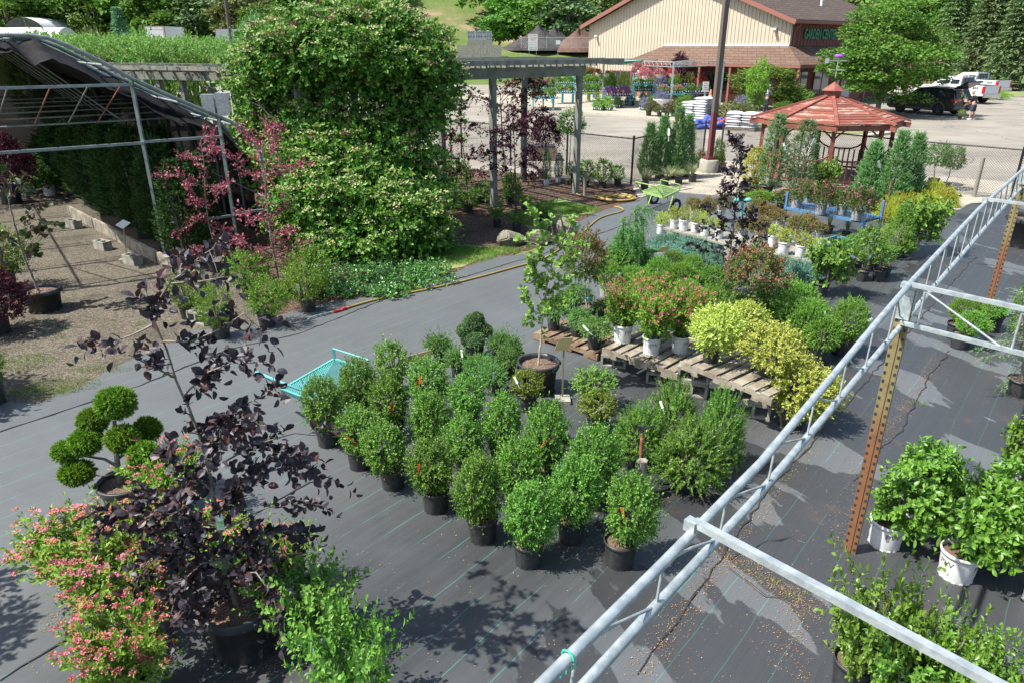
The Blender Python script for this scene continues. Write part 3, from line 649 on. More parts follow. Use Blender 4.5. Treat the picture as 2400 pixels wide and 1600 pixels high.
# ---------------------------------------------------------------- shade-frame truss on the right
U2 = np.array([.636, .771]); N2 = np.array([.771, -.636]); DT = -.927; XD = np.array([.675, -.738])
def tp(s, z): q = DT * N2 + s * U2; return (q[0], q[1], z)
UP = ([-2, 1.26, 2.48, 3.09, 4.63, 5.88, 8.98, 12.98, 21], [2.46, 2.44, 2.36, 2.36, 2.47, 2.54, 2.60, 2.52, 2.52])
LO = ([-2, 1.5, 2.87, 6.22, 10.4, 13.7, 21], [2.24, 2.23, 2.15, 2.19, 2.20, 2.16, 2.16])
zu = lambda s: float(np.interp(s, *UP)); zl = lambda s: float(np.interp(s, *LO))
def truss():
    t = root('roof_truss', tp(5.88, 0), 'long galvanised lattice truss running diagonally above the right side aisle', 'truss')
    off = -np.array(tp(5.88, 0))
    L = lambda s, z: tuple(np.array(tp(s, z)) + off)
    for nm, zf in (('upper_chord', zu), ('lower_chord', zl)):
        mb = MB(); ss = np.linspace(-2, 21, 24)
        mb.tube([L(s, zf(s)) for s in ss], .021, 12); mb.build(nm, M['galv'], t)
    mb = MB()
    for i in range(38):
        s = -.9 + i * .58
        mb.tube([L(s, zl(s)), L(s + .03, zu(s + .03))], .0065, 6); mb.tube([L(s, zl(s)), L(s - .30, zl(s - .3) + .12), L(s - .55, zu(s - .55))], .0065, 6)
    mb.build('web_rod', M['galv'], t)
    mb = MB(); s = 1.40; q = [np.array(L(s, zu(s))) + .023 * (math.cos(a) * np.array([*N2, 0]) + math.sin(a) * np.array([0, 0, 1])) for a in np.linspace(0, 6.28, 9)]; mb.tube(q, .004, 4)
    for k in range(4): mb.tube([L(s, zu(s)), L(s + .02 * (k - 1), zu(s) - .03), tuple(np.array(L(s, zu(s) - .09)) + [.02 * k - .02, .015 * k, 0])], .004, 4)
    mb.build('twine', M['twine'], t)
truss()
def postm():
    t = NT('slotted_post_paint'); p = t.pos(); s = t.n('ShaderNodeSeparateXYZ'); t.l(p, s.inputs[0])
    f = t.step(t.math('ADD', s.outputs[2], t.math('MULTIPLY', t.noise(3, p, 4), .7)), 1.35, 2.0)
    col = t.mix(f, (.19, .085, .038), (.20, .165, .075)); col = t.mix(t.step(t.noise(8, p, 5), .5, .75), col, (.13, .075, .035))
    return t.done(t.bsdf(col, .6, .1).outputs[0])
M['post'] = postm()
def post(s, label):
    t = root('slotted_post', tp(s, 0), label, 'post', 'slotted posts of the shade frame', rz=math.atan2(U2[1], U2[0]) + PI)
    mb = MB(); zt = zu(s) - .02; d = .05
    mb.box((0, 0, zt / 2), (.012, .084, zt)); mb.box((-.02, -.045, zt / 2), (.05, .012, zt)); mb.box((-.02, .045, zt / 2), (.05, .012, zt)); mb.box((.008, 0, zt / 2), (.012, .018, zt))
    for i in range(int(zt / .075)):
        z = .06 + i * .075
        for y in (-.036, .036): mb.box((.0065, y, z), (.004, .018, .026), m=1)
    mb.build('channel', [M['post'], M['black']], t)
    mb = MB(); mb.box((0, 0, zt + .0), (.075, .11, .035)); mb.box((.012, 0, zt - .14), (.02, .095, .26)); mb.box((-.045, .05, zt - .12), (.08, .012, .18)); mb.tube([(.02, .03, zt - .08), (.032, .03, zt - .08)], .008, 6); mb.tube([(.02, -.03, zt - .2), (.032, -.03, zt - .2)], .008, 6)
    mb.build('bracket', M['galv'], t)
    return t
post(5.88, 'tall slotted steel post with rusty lower half beside white potted hydrangeas')
post(13.5, 'slotted brown steel post farther up the aisle near small globe shrubs')
def xbeam(s, z, label, double=False):
    a = np.array(tp(s, z)); b = a + np.array([*XD, 0]) * 5.5
    t = root('cross_beam', tuple(a), label, 'beam', 'galvanised cross beams of the shade frame')
    mb = MB(); R = b - a; mb.beam((0, 0, .03), tuple(R + [0, 0, .03]), .034, .030); mb.build('top_tube', M['galv'], t)
    mb = MB(); mb.box((-.01, 0, .015), (.05, .042, .05), math.atan2(XD[1], XD[0])); mb.build('clamp', M['galv'], t)
    if double:
        mb = MB(); mb.beam((0, 0, -.28), tuple(R + [0, 0, -.28]), .032, .03); mb.build('bottom_tube', M['galv'], t)
        mb = MB(); u = R / np.linalg.norm(R)
        for k in range(7):
            q = u * (.12 + k * .62); r = u * (.22 + k * .62 + .45); mb.tube([q + [0, 0, .02], q + [0, 0, -.27]], .009, 6); mb.tube([q + [0, 0, .0], r + [0, 0, -.27]], .009, 6)
        mb.build('web_rod', M['galv'], t)
xbeam(2.28, zu(2.28) + .03, 'single galvanised square tube crossing the lower right corner from the truss')
xbeam(5.85, zu(5.85) - .03, 'double galvanised cross truss joined at the nearest slotted post', True)
xbeam(9.35, zu(9.35) + .02, 'thin galvanised tube leaving the truss near the far right big black pot')
# neighbouring truss out of frame whose two chords throw the paired shadow on the right
# ---------------------------------------------------------------- sprinkler risers
def riser(px, py, ptop, label, wood=True):
    v = G(px, py, .01); q = mpp(v[1]); zt = at(px, ptop, v[1])[2]
    t = root('sprinkler_riser', v, label, 'sprinkler')
    if wood:
        mb = MB(); g = np.random.default_rng(2); V = []; n = 10
        for z, k in ((0, 1), (.2, .98), (.40, 1.0), (.45, .97)):
            for j in range(n): a = 6.283 * j / n; r = .055 * k * (1 + .10 * math.cos(4 * a)); V.append((r * math.cos(a), r * math.sin(a), z + (.012 * math.sin(3 * a) if z > .42 else 0)))
        mb.add(V, [(i * n + j, i * n + (j + 1) % n, (i + 1) * n + (j + 1) % n, (i + 1) * n + j) for i in range(3) for j in range(n)] + [tuple(range(3 * n, 4 * n))])
        mb.build('timber_post', M['wood'], t)
    mb = MB(); mb.tube([(.0, .07, 0), (0, .07, zt - .10)], .011 if not wood else .014, 8); mb.tube([(0, .07, zt - .34), (0, .07, zt - .16)], .020, 8); mb.build('pipe', M['rust'], t)
    mb = MB(); mb.tube([(0, .07, zt - .10), (0, .07, zt - .03)], .012, 8); mb.beam((-.01, .07, zt - .06), (.10, .03, zt), .02, .018); mb.box((-.03, .08, zt - .05), (.03, .03, .05)); mb.build('sprinkler_head', M['black'], t)
riser(1497, 1168, 1003, 'rusty sprinkler pipe strapped to a grey stub post among the yews')
riser(2072, 525, 413, 'thin rusty sprinkler pipe standing in front of the golden cypresses', False)
# ---------------------------------------------------------------- carts
def cart(name, corners, zd, label, m, handle, wheels, rail=True):
    """deck corners at photo pixels (front-left, back-left, back-right, front-right)"""
    C = [np.array(G(px, py, zd)) for px, py in corners]; o = sum(C) / 4; o[2] = 0
    t = root('nursery_cart', tuple(o), label, 'cart'); C = [c - o for c in C]
    mb = MB()
    for a, b in zip(C, C[1:] + C[:1]): mb.beam(a, b, .03, .05)
    mb.build('deck_frame', m, t)
    mb = MB(); n = 22; e = (C[3] - C[0]) ; f = (C[1] - C[0])       # expanded-metal mesh
    W = 1.0; k = 17
    pt = lambda a, b: C[0] + e * a + f * b + np.array([0, 0, .012])
    for i in range(-k, k + 1):
        for sgn in (1, -1):
            # lines b = sgn*(a) + i/k
            pts = []
            for a in (0., 1.):
                b = sgn * a + i / k + (1 if sgn < 0 else 0) * .0
                pts.append((a, b))
            (a0, b0), (a1, b1) = pts
            lo, hi = 0., 1.
            for s_ in (0., 1.):
                pass
            ts = [0., 1.]
            if b0 != b1:
                q0, q1 = (0 - b0) / (b1 - b0), (1 - b0) / (b1 - b0); ts = [max(0, min(q0, q1)), min(1, max(q0, q1))]
            if ts[1] - ts[0] < .02: continue
            mb.beam(pt(ts[0], b0 + (b1 - b0) * ts[0]), pt(ts[1], b0 + (b1 - b0) * ts[1]), .008, .006 if sgn > 0 else .008)
    mb.build('deck_mesh', m, t)
    if rail:
        mb = MB(); h = np.array([0, 0, .16]); a, b = C[1], C[2]
        mb.beam(a, a + h, .03, .03); mb.beam(b, b + h, .03, .03); mb.tube([a + h, b + h], .012, 6); mb.build('end_rail', m, t)
    mb = MB(); H = [np.array(G(px, py, z)) - o for px, py, z in handle]; mb.tube(H, .017, 8); mb.build('handle', m, t)
    for c, d in ((C[0], C[1]), (C[3], C[2])):
        mb = MB(); q = c + (d - c) * .22; mb.tube([q, q + (d - c) * .12 - [0, 0, zd - .02]], .015, 6); mb.tube([q + (d - c) * .45, q + (d - c) * .12 - [0, 0, zd - .02]], .015, 6); mb.build('leg', m, t)
    for c, d in ((C[0], C[1]), (C[3], C[2])):
        q = c + (d - c) * .72; ax = (C[3] - C[0]) / np.linalg.norm(C[3] - C[0])
        q = q + ax * (.05 if c is C[3] else -.05)
        wb = MB(); r = .17; y = np.cross(ax, [0, 0, 1.])
        for (rad, hw, mi) in ((r, .045, 0), (.085, .05, 1)):
            V = [];
            for sgn in (-1, 1):
                for j in range(18): th = 6.283 * j / 18; V.append(np.array([q[0], q[1], r]) + ax * hw * sgn + rad * (math.cos(th) * y + math.sin(th) * np.array([0, 0, 1])))
            wb.add(V, [(j, (j + 1) % 18, 18 + (j + 1) % 18, 18 + j) for j in range(18)] + [tuple(range(17, -1, -1)), tuple(range(18, 36))], mi)
        wb.build('wheel', [M['rubber'], M['offwhite']], t)
cart('nursery_cart', ((661, 914), (784, 843), (866, 870), (728, 940)), .42, 'turquoise flat cart with mesh deck half hidden behind the boxwoods', M['turq'],
     ((664, 905, .46), (598, 868, .62), (612, 876, .64), (725, 921, .62), (742, 935, .42)), True)
cart('nursery_cart', ((1505, 450), (1548, 435), (1592, 447), (1556, 464)), .5, 'light green flat cart parked by the pale gravel near the hose coil', M['lime'],
     ((1505, 450, .5), (1490, 427, .82), (1536, 437, .82), (1556, 462, .5)), True)
# ---------------------------------------------------------------- hose
def hose():
    t = root('garden_hose', G(1447, 469, .03), 'yellow garden hose coiled on the mulch and run along the path edge', 'hose'); o = np.array(t.location)
    pts = []; v = np.array(G(1447, 469, 0))
    g = random.Random(4)
    mb = MB()
    for k in range(30 * 8):
        a = k / 30 * 6.283; r = .34 + .022 * (k / 30) + .03 * math.sin(a * 1.13)
        pts.append(np.array([v[0] + r * math.cos(a) * 1.08 + .05 * math.sin(k * .11), v[1] + r * math.sin(a) * .95, .035 + .016 * (k // 60) + .01 * math.sin(a * 2.3)]) - o)
    mb.tube(pts, .019, 6); mb.build('coil', M['hose'], t)
    def spline(P, n):
        P = [np.array(p) for p in P]; P = [P[0]] + P + [P[-1]]; R = []
        for i in range(1, len(P) - 2):
            for q in range(n):
                u = q / n; R.append(.5 * (2 * P[i] + (P[i + 1] - P[i - 1]) * u + (2 * P[i - 1] - 5 * P[i] + 4 * P[i + 1] - P[i + 2]) * u * u + (3 * P[i] - P[i - 1] - 3 * P[i + 1] + P[i + 2]) * u ** 3))
        return R + [P[-2]]
    mb = MB(); Q = spline([np.array(G(*p, .037)) - o for p in ((1440, 484), (1458, 489), (1456, 496), (1405, 512), (1358, 551), (1280, 603), (1200, 628), (1100, 655), (1010, 676), (940, 690), (870, 705), (812, 722))], 8)
    mb.tube(Q, .019, 6); mb.build('hose_run', M['hose'], t)
    mb = MB(); pz = at(1331, 400, 21.9)
    Q = spline([np.array(G(1413, 468, .04)) - o, np.array(G(1365, 460, .04)) - o, np.array(G(1345, 448, .04)) - o, np.array(at(1334, 420, 21.9)) - o, np.array(pz) - o], 6); mb.tube(Q, .017, 6); mb.build('hose_run', M['hose'], t)
    mb = MB(); mb.tube([np.array(G(*p, .04)) - o for p in ((812, 722), (800, 726))], .026, 8); mb.tube([np.array(G(*p, .04)) - o for p in ((797, 727), (782, 731))], .026, 8); mb.build('grip', M['redtape'], t)
    mb = MB(); mb.tube([np.array(G(*p, z)) - o for p, z in (((800, 726), .04), ((740, 740), .05), ((726, 745), .05), ((717, 753), .035))], .012, 8); mb.build('wand', M['galv'], t)
hose()
# ---------------------------------------------------------------- boulders, blocks, pallets, signs
for i, (px, py, r, lb) in enumerate((((1203), 583, (.42, .33, .28), 'pointed tan boulder at the lawn edge, leftmost of three'), (1262, 578, (.36, .3, .25), 'low rounded boulder half hidden behind the ginkgo leaves'), (1330, 562, (.33, .28, .32), 'upright pale boulder beside the hose on the path edge'))):
    v = G(px, py); mb = MB(); g = np.random.default_rng(40 + i); Vh = rdirs(g, 26) * g.uniform(.8, 1.05, (26, 1)) * np.array(r) * .95 + [0, 0, r[2] * .6]; bm = bmesh.new(); [bm.verts.new(q) for q in Vh]; bmesh.ops.convex_hull(bm, input=bm.verts); bmesh.ops.delete(bm, geom=[q for q in bm.verts if not q.link_faces], context='VERTS'); bmesh.ops.bevel(bm, geom=bm.edges[:], offset=.025, segments=2, affect='EDGES'); bm.verts.index_update(); mb.add([q.co[:] for q in bm.verts], [[q.index for q in f.verts] for f in bm.faces]); bm.free()
    o = mb.build('boulder', M['rock'], None, (v[0], v[1] + r[1] * .7, 0)); tag(o, lb, 'boulder', 'boulders beside the path')
def block_mesh():
    mb = MB(); L, W, Hh, t = .40, .20, .20, .035        # lying on its side: holes along y
    for x in (-L / 2 + t / 2, 0, L / 2 - t / 2): mb.box((x, 0, Hh / 2), (t, W, Hh - 2 * t))
    for z in (t / 2, Hh - t / 2): mb.box((0, 0, z), (L, W, t))
    o = mb.build('cinder_block', M['conc']); me = o.data; bpy.data.objects.remove(o); return me
BLK = block_mesh()
def block(px, py, label, z=.01, rz=0., group='cinder blocks', rx=0., dx=0., s=1.0):
    v = G(px, py); o = inst('cinder_block', BLK, None, (v[0] + dx, v[1] + .02, z), (s, s, s)); o.rotation_euler = (rx, 0, rz); return tag(o, label, 'block', group)
for px, py, lb in ((184, 533, 'cinder block on the gravel farthest along the timber edging'), (252, 583, 'cinder block on gravel in the middle of the timber edging'), (322, 617, 'cinder block on gravel nearest the tall frame post')):
    o = block(px, py, lb, rz=-.85, group='blocks along the timber edging', rx=0); o.rotation_euler = (PI / 2, 0, -.55); o.location.z = .10
# pallets: photo corners -> world
def pallet(A, B, depth, z, label, m, n=7, tilt=0.):
    """A,B: photo ends of the front top edge, at height z"""
    a, b = np.array(G(*A, z)), np.array(G(*B, z)); d = b - a; L = np.linalg.norm(d); rz = math.atan2(d[1], d[0])
    t = root('wooden_pallet', tuple((a + b) / 2 * [1, 1, 0]), label, 'pallet', 'wooden pallets under the shrubs', rz=rz)
    g = random.Random(int(L * 1000))
    mb = MB()
    for i in range(n): mb.box((-L / 2 + L * (i + .5) / n + g.uniform(-.01, .01), depth / 2, z - .011), (L / n * g.uniform(.6, .8), depth, .022), g.uniform(-.01, .01))
    mb.build('deck_boards', m, t)
    for y in (.02, depth / 2, depth - .02):
        mb = MB()
        for x0, x1, hh in ((-L / 2, -L * .30, .09), (-L * .3, -L * .12, .05), (-L * .12, L * .12, .09), (L * .12, L * .3, .05), (L * .3, L / 2, .09)): mb.box(((x0 + x1) / 2, y, z - .022 - hh / 2), (x1 - x0 - .001, .04, hh))
        mb.build('stringer', m, t)
    for i in range(3): mb = MB(); mb.box((-L / 2 + L * (i + .5) / 3, depth / 2, z - .125), (.10, depth, .02)); mb.build('bottom_board', m, t)
    return t
pallet((1248, 778), (1400, 828), 1.0, .14, 'brown weathered pallet at the left end of the row, behind the ginkgo pot', M['palletdark'])
pallet((1411, 812), (1588, 872), 1.15, .345, 'grey pallet in the middle of the row under the pink spireas', M['pallet'])
pallet((1597, 845), (1810, 930), 1.1, .545, 'high pallet on stacked cinder blocks under the golden shrubs', M['pallet'])
for px, py, z, lb, rz in ((1440, 858, 0, 'flat face of a cinder block under the left corner of the middle pallet', -.35), (1548, 900, 0, 'cinder block lying under the right corner of the middle pallet', -.4)):
    block(px, py, lb, .0, rz, 'blocks under the pallets', s=.9)
for px, py, lbs, rz in ((1622, 925, ('lower cinder block of the two-block stack under the high pallet, left stack', 'upper cinder block of the left two-block stack under the high pallet'), -.38), (1765, 975, ('lower cinder block of the stack beside the golden shrub on the ground', 'upper cinder block of the stack beside the golden shrub on the ground'), -.38)):
    for k in range(2): block(px, py, lbs[k], .01 + k * .2, rz + .03 * k, 'blocks under the pallets')
def sign(px, py, board, label, base=True, white=None, name='sign_stand'):
    """board: photo corners of the card, in the plane of the post"""
    v = G(px, py, .01); t = root(name, v, label, 'sign'); Y = v[1]
    B = [np.array(at(x, y, Y)) - np.array(v) for x, y in board]
    top = (B[0] + B[2]) / 2; nrm = np.array([0, .012, 0])
    mb = MB(); mb.slab(B, nrm); mb.build('card', M['tan'] if not white else M['offwhite'], t)
    mb = MB(); mb.beam((0, .02, 0), (top[0], .02, top[2]), .022, .012, up=(0, 1, 0)); mb.build('post', M['tan'], t)
    if base: mb = MB(); mb.box((0, -.02, .03), (.19, .19, .06)); mb.build('base', M['conc'], t)
    return t
sign(1318, 940, ((1299, 822), (1311, 793), (1345, 791), (1331, 820)), 'tan card sign on a post with a square concrete foot by the ginkgo pot')
sign(985, 905, ((956, 835), (955, 850), (1010, 840), (1010, 820)), 'wide tan card sign behind the tallest boxwood', False)
sign(1545, 655, ((1535, 596), (1548, 580), (1572, 576), (1556, 594)), 'tan card sign tilted back among the blue junipers', False)
sign(1543, 665, ((1529, 614), (1533, 594), (1558, 592), (1552, 614)), 'white card sign in front of the blue junipers', False, True)
sign(296, 612, ((270, 528), (288, 515), (306, 523), (288, 537)), 'small white card sign on a thin post by the timber edging', True, True)
# ---------------------------------------------------------------- planks with pots, blue rack
def plank(A, B, z, depth, label):
    a, b = np.array(G(*A, z)), np.array(G(*B, z)); d = b - a; L = np.linalg.norm(d)
    t = root('plank_bench', tuple((a + b) / 2 * [1, 1, 0]), label, 'bench', rz=math.atan2(d[1], d[0]))
    mb = MB()
    for k in range(3): mb.box((0, depth * (k + .5) / 3, z - .02), (L, depth / 3 * .92, .04))
    mb.build('plank', M['wood'], t)
    for x in (-L * .4, L * .35):
        for y in (.12, depth - .12): mb = MB(); mb.box((x, y, (z - .04) / 2), (.2, .2, z - .04)); mb.build('support_block', M['conc'], t)
plank((1553, 534), (1735, 582), .36, .9, 'grey plank bench holding golden globe shrubs in white pots, left bench')
plank((1795, 592), (1930, 622), .36, .9, 'grey plank bench holding white pots in front of the viburnum')
def rack():
    z = .62; fl, fr = np.array(G(1844, 488, z)), np.array(G(2022, 521, z)); d = fr - fl; L = np.linalg.norm(d); n = np.array([-d[1], d[0], 0]) / L
    t = root('display_rack', tuple((fl + fr) / 2 * [1, 1, 0]), 'blue metal rack with mesh shelf carrying the rose bushes', 'rack', rz=math.atan2(d[1], d[0])); dp = .75
    mb = MB()
    for y in (0, dp): mb.beam((-L / 2, y, z), (L / 2, y, z), .04, .06)
    for x in (-L / 2, L / 2): mb.beam((x, 0, z), (x, dp, z), .04, .05)
    mb.build('shelf_frame', M['blue'], t)
    for x, y, h in ((-L / 2, 0, 1.0), (L / 2, 0, z + .06), (-L / 2, dp, z), (L / 2, dp, 1.0)):
        mb = MB(); mb.box((x - .03 * (x < 0) + .03 * (x > 0), y, h / 2), (.05, .05, h)); mb.build('leg', M['blue'], t)
    mb = MB()
    for k in range(34): x = -L / 2 + L * k / 33; mb.beam((x - .15, 0, z + .02), (x + .15, dp, z + .02), .008, .006); mb.beam((x + .15, 0, z + .026), (x - .15, dp, z + .026), .008, .006)
    mb.build('shelf_mesh', M['blue'], t)
rack()
def lowshelf():
    z = .3; a, b = np.array(G(1918, 566, z)), np.array(G(2012, 587, z)); d = b - a; L = np.linalg.norm(d)
    t = root('low_rack', tuple((a + b) / 2 * [1, 1, 0]), 'low blue metal frame behind the black potted saplings', 'rack', rz=math.atan2(d[1], d[0])); mb = MB()
    mb.beam((-L / 2, 0, z), (L / 2, 0, z), .05, .06); mb.beam((-L / 2, .7, z), (L / 2, .7, z), .05, .06); mb.beam((-L / 2, 0, z), (-L / 2, .7, z), .05, .05); mb.beam((L / 2, 0, z), (L / 2, .7, z), .05, .05); mb.build('shelf_frame', M['blue'], t)
    for x in (-L / 2 + .06, L / 2 - .06):
        for y in (.0, .7): mb = MB(); mb.box((x, y, (z - .03) / 2), (.04, .04, z - .03)); mb.build('leg', M['blue'], t)
lowshelf()
# ---------------------------------------------------------------- pergolas
def pergola(A, B, label, zb, posts, depth, ext=(0, 1.0), back=True):
    """front beam from A to B (world xy); posts: positions (fraction) along the beam; rows depth apart"""
    A, B = np.array(A), np.array(B); d = B - A; L = np.linalg.norm(d); rz = math.atan2(d[1], d[0])
    t = root('pergola', (A[0], A[1], 0), label, 'pergola', rz=rz)
    for f in posts:
        for y in ((0, depth) if back else (0,)):
            mb = MB(); mb.box((f * L, y, zb / 2), (.15, .15, zb)); mb.box((f * L + .09, y + .03, zb / 2), (.028, .09, zb)); mb.build('post', M['woodg'], t)
    mb = MB()
    for y in (0, depth):
        for k in range(int(L // 2.6) + 1):
            x0, x1 = k * 2.6, min(L, (k + 1) * 2.6) - .004
            if x1 - x0 > .1: mb.box(((x0 + x1) / 2, y - .10, zb + .14), (x1 - x0, .05, .28)); mb.box(((x0 + x1) / 2, y + .10, zb + .14), (x1 - x0, .05, .28))
    mb.build('beam', M['woodg'], t)
    mb = MB(); g = random.Random(3)
    n = int(L / .62)
    for i in range(n): mb.box((.2 + (L - .3) * i / (n - 1), depth / 2 - .1, zb + .28 + .075), (.045, depth + 1.1, .15))
    mb.build('rafter', M['woodg'], t)
    mb = MB(); zt = zb + .43
    for k in range(16):
        y = -.62 + (depth + 1.1) * k / 15
        mb.beam((-ext[0], y, zt + .02 + g.uniform(-.01, .01)), (L + ext[1], y, zt + .02 + g.uniform(-.012, .012)), .055, .035)
    mb.build('lath', M['woodg'], t)
    mb = MB()
    for y in (-.66, depth + .52): mb.box(((L - ext[0] + ext[1]) / 2, y, zb + .40), (L + ext[0] + ext[1], .035, .12))
    mb.build('fascia', M['wood'], t)
    return t
R_ = np.array([1.97, 21.9]); L_ = np.array([-.69, 19.75]); dv = (R_ - L_) / np.linalg.norm(R_ - L_)
A_ = R_ - dv * 8.6
pergola(A_, R_ + dv * .12, 'weathered timber pergola on grey posts with the climbing hydrangea over its left end', 3.40, (.0, .30, .62, .985), 2.5)
pergola((-17.0, 29.0), (-7.6, 25.0), 'grey timber pergola on the left behind the shade house, topped with light green vine', 3.08, (.12, .45, .56, .95), 2.4, ext=(1.5, .3))
# ---------------------------------------------------------------- shade house
SW = np.array([.80, .60]); SA = np.array([-.60, .80]); SP = np.array([-7.28, 14.37])
def shp(u, o, z): q = SP + SW * o + SA * u; return np.array([q[0], q[1], z])
PROF = [(-1.75, 4.37), (-1.5, 4.37), (-1.2, 4.33), (-.91, 4.2), (-.42, 3.92), (.03, 3.62), (.79, 3.21), (1.4, 2.91), (1.75, 2.73), (2.03, 2.54), (2.17, 2.32), (2.27, 2.02), (2.29, 1.4), (2.30, 0)]
PROF = [(-3.5 - o, z) for o, z in PROF[::-1]] + PROF[1:]
def shadehouse():
    t = root('shade_house', tuple(shp(0, 0, 0)), 'hoop-framed shade house with black shade cloth on the left', 'shade house'); o = np.array(t.location)
    for k in range(8):
        mb = MB(); mb.tube([shp(k * 1.8, a, z) - o for a, z in PROF], .038, 8)
        mb.build('hoop', M['galvdull'], t)
    mb = MB()
    for a, z in ((-3.9, 3.62), (-1.75, 4.33), (-.42, 3.87), (.79, 3.16), (1.75, 2.68), (2.26, 1.1)): mb.tube([shp(0, a, z) - o, shp(12.6, a, z) - o], .022, 6)
    mb.build('purlin', M['galvdull'], t)
    mb = MB()
    for k in range(1, 8):
        z = 2.72; mb.tube([shp(k * 1.8, -5.2, z) - o, shp(k * 1.8, 1.74, z) - o], .018, 6); mb.tube([shp(k * 1.8, -1.75, 4.3) - o, shp(k * 1.8, 0, z) - o], .014, 6); mb.tube([shp(k * 1.8, -1.75, 4.3) - o, shp(k * 1.8, -3.4, z) - o], .014, 6)
    mb.build('cross_tie', M['galvdull'], t)
    for a, h in ((0, 3.58), (1.5, 2.82), (-3.5, 3.58), (-5, 2.82)):
        mb = MB(); mb.beam(shp(-.02, a, 0) - o, shp(-.02, a, h) - o, .06, .06, up=(1, 0, 0)); mb.build('end_post', M['galvdull'], t)
    mb = MB()
    for z, a0, a1 in ((3.52, -3.5, 0), (2.44, -5.0, 0), (2.46, 0, 1.5), (.80, 0, 1.5), (.84, 1.5, 2.3)): mb.beam(shp(-.06, a0, z) - o, shp(-.06, a1, z) - o, .05, .05)
    mb.build('end_rail', M['galvdull'], t)
    mb = MB()
    for i, a in enumerate((-3.2, -2.6, -2.0, -1.35, -.75, -.2)): mb.tube([shp(-.03, a, 3.50) - o, shp(1.8, a - .25, 2.74) - o], .013, 6, m=i % 2)
    mb.build('brace', [M['galvdull'], M['rust']], t)
    # cloth: follows the hoops, sagging into folds between them
    mb = MB(); prof = [(-2.8, 4.1)] + [p for p in PROF if -2.1 < p[0]]; prof[-1] = (2.38, .05); prof[-2] = (2.36, 1.1)  # cloth edge carried past the ridge, added to shade the arborvitae row
    oo = np.interp(np.linspace(0, 1, 46), np.linspace(0, 1, len(prof)), [p[0] for p in prof]); zz = np.interp(np.linspace(0, 1, 46), np.linspace(0, 1, len(prof)), [p[1] for p in prof])
    us = np.linspace(.75, 12.7, 70); V = []; g = np.random.default_rng(8)
    for u in us:
        for i in range(46):
            sag = .13 * abs(math.sin(PI * u / 1.8)) + .05 * math.sin(u * 2.3 + i * .55) + .035 * math.sin(i * 1.35 + u * .8) + .02 * math.sin(i * 2.9 - u * 3)
            edge = max(0, 1.7 - u) * (.16 + .05 * math.sin(i * .8))
            f = min(1, (45 - i) / 7)
            V.append(shp(u + .25 * math.sin(i * .33) * (u < 1.2), oo[i] - .04, max(.03, zz[i] - .06 - (sag + edge * 1.1) * (f if i > 30 else 1) * (1 if zz[i] > .3 else 0))) - o)
    F = [(a * 46 + b, a * 46 + b + 1, (a + 1) * 46 + b + 1, (a + 1) * 46 + b) for a in range(69) for b in range(45)]
    mb.add(V, F, 0, True)
    E = [shp(11.2 + .12 * math.sin(i * 1.7), -5.6 + 7.9 * i / 40, 0) - o for i in range(41)]; ez = np.interp([-5.6 + 7.9 * i / 40 for i in range(41)], [p[0] for p in PROF], [p[1] for p in PROF])
    EV = [e + [.06 * math.sin(j * 1.3 + i), 0, max(.02, (z - .05) * j / 10)] for i, (e, z) in enumerate(zip(E, ez)) for j in range(11)]
    mb.add(EV, [(i * 11 + j, (i + 1) * 11 + j, (i + 1) * 11 + j + 1, i * 11 + j + 1) for i in range(40) for j in range(10)], 0, True)
    tt = NT('shade_cloth'); p = tt.pos(); col = tt.mix(tt.step(tt.noise(9, tt.scale(p, (1, 1, .3)), 5), .4, .7), (.005, .005, .0055), (.016, .0155, .015))
    b = tt.bsdf(col, .8, 0, None, .15); tr = tt.n('ShaderNodeBsdfTransparent'); mx = tt.n('ShaderNodeMixShader'); mx.inputs[0].default_value = .035
    tt.l(b.outputs[0], mx.inputs[1]); tt.l(tr.outputs[0], mx.inputs[2]); mb.build('shade_cloth', tt.done(mx.outputs[0]), t)
shadehouse()
def edging():
    a, b = G(165, 505), G(470, 672); t = root('timber_edging', (a + b) / 2, 'low grey timber edging along the gravel under the arborvitae row', 'edging'); o = (a + b) / 2
    mb = MB()
    for i in range(4):
        p, q = a.lerp(b, i / 4) - o, a.lerp(b, (i + .985) / 4) - o; mb.beam((p[0] + .02 * (i % 2), p[1], .13), (q[0] + .02 * (i % 2), q[1], .13), .07, .26)
    mb.build('board', M['pallet'], t)
edging()
def ebox():
    t = root('electric_box', (-8.6, 21.6, 0), 'pair of grey electrical cabinets on a post beside the left pergola', 'cabinet'); z = at(545, 255, 21.6)[2]; k = mpp(21.6, z)
    mb = MB()
    for dx in (-.20, .22): mb.box((dx, 0, z + .12), (.36, .2, .55 + .08 * (dx > 0)))
    mb.build('cabinet', M['galv'], t); mb = MB(); mb.box((0, .12, z / 2), (.1, .1, z)); mb.build('post', M['woodg'], t)
ebox()
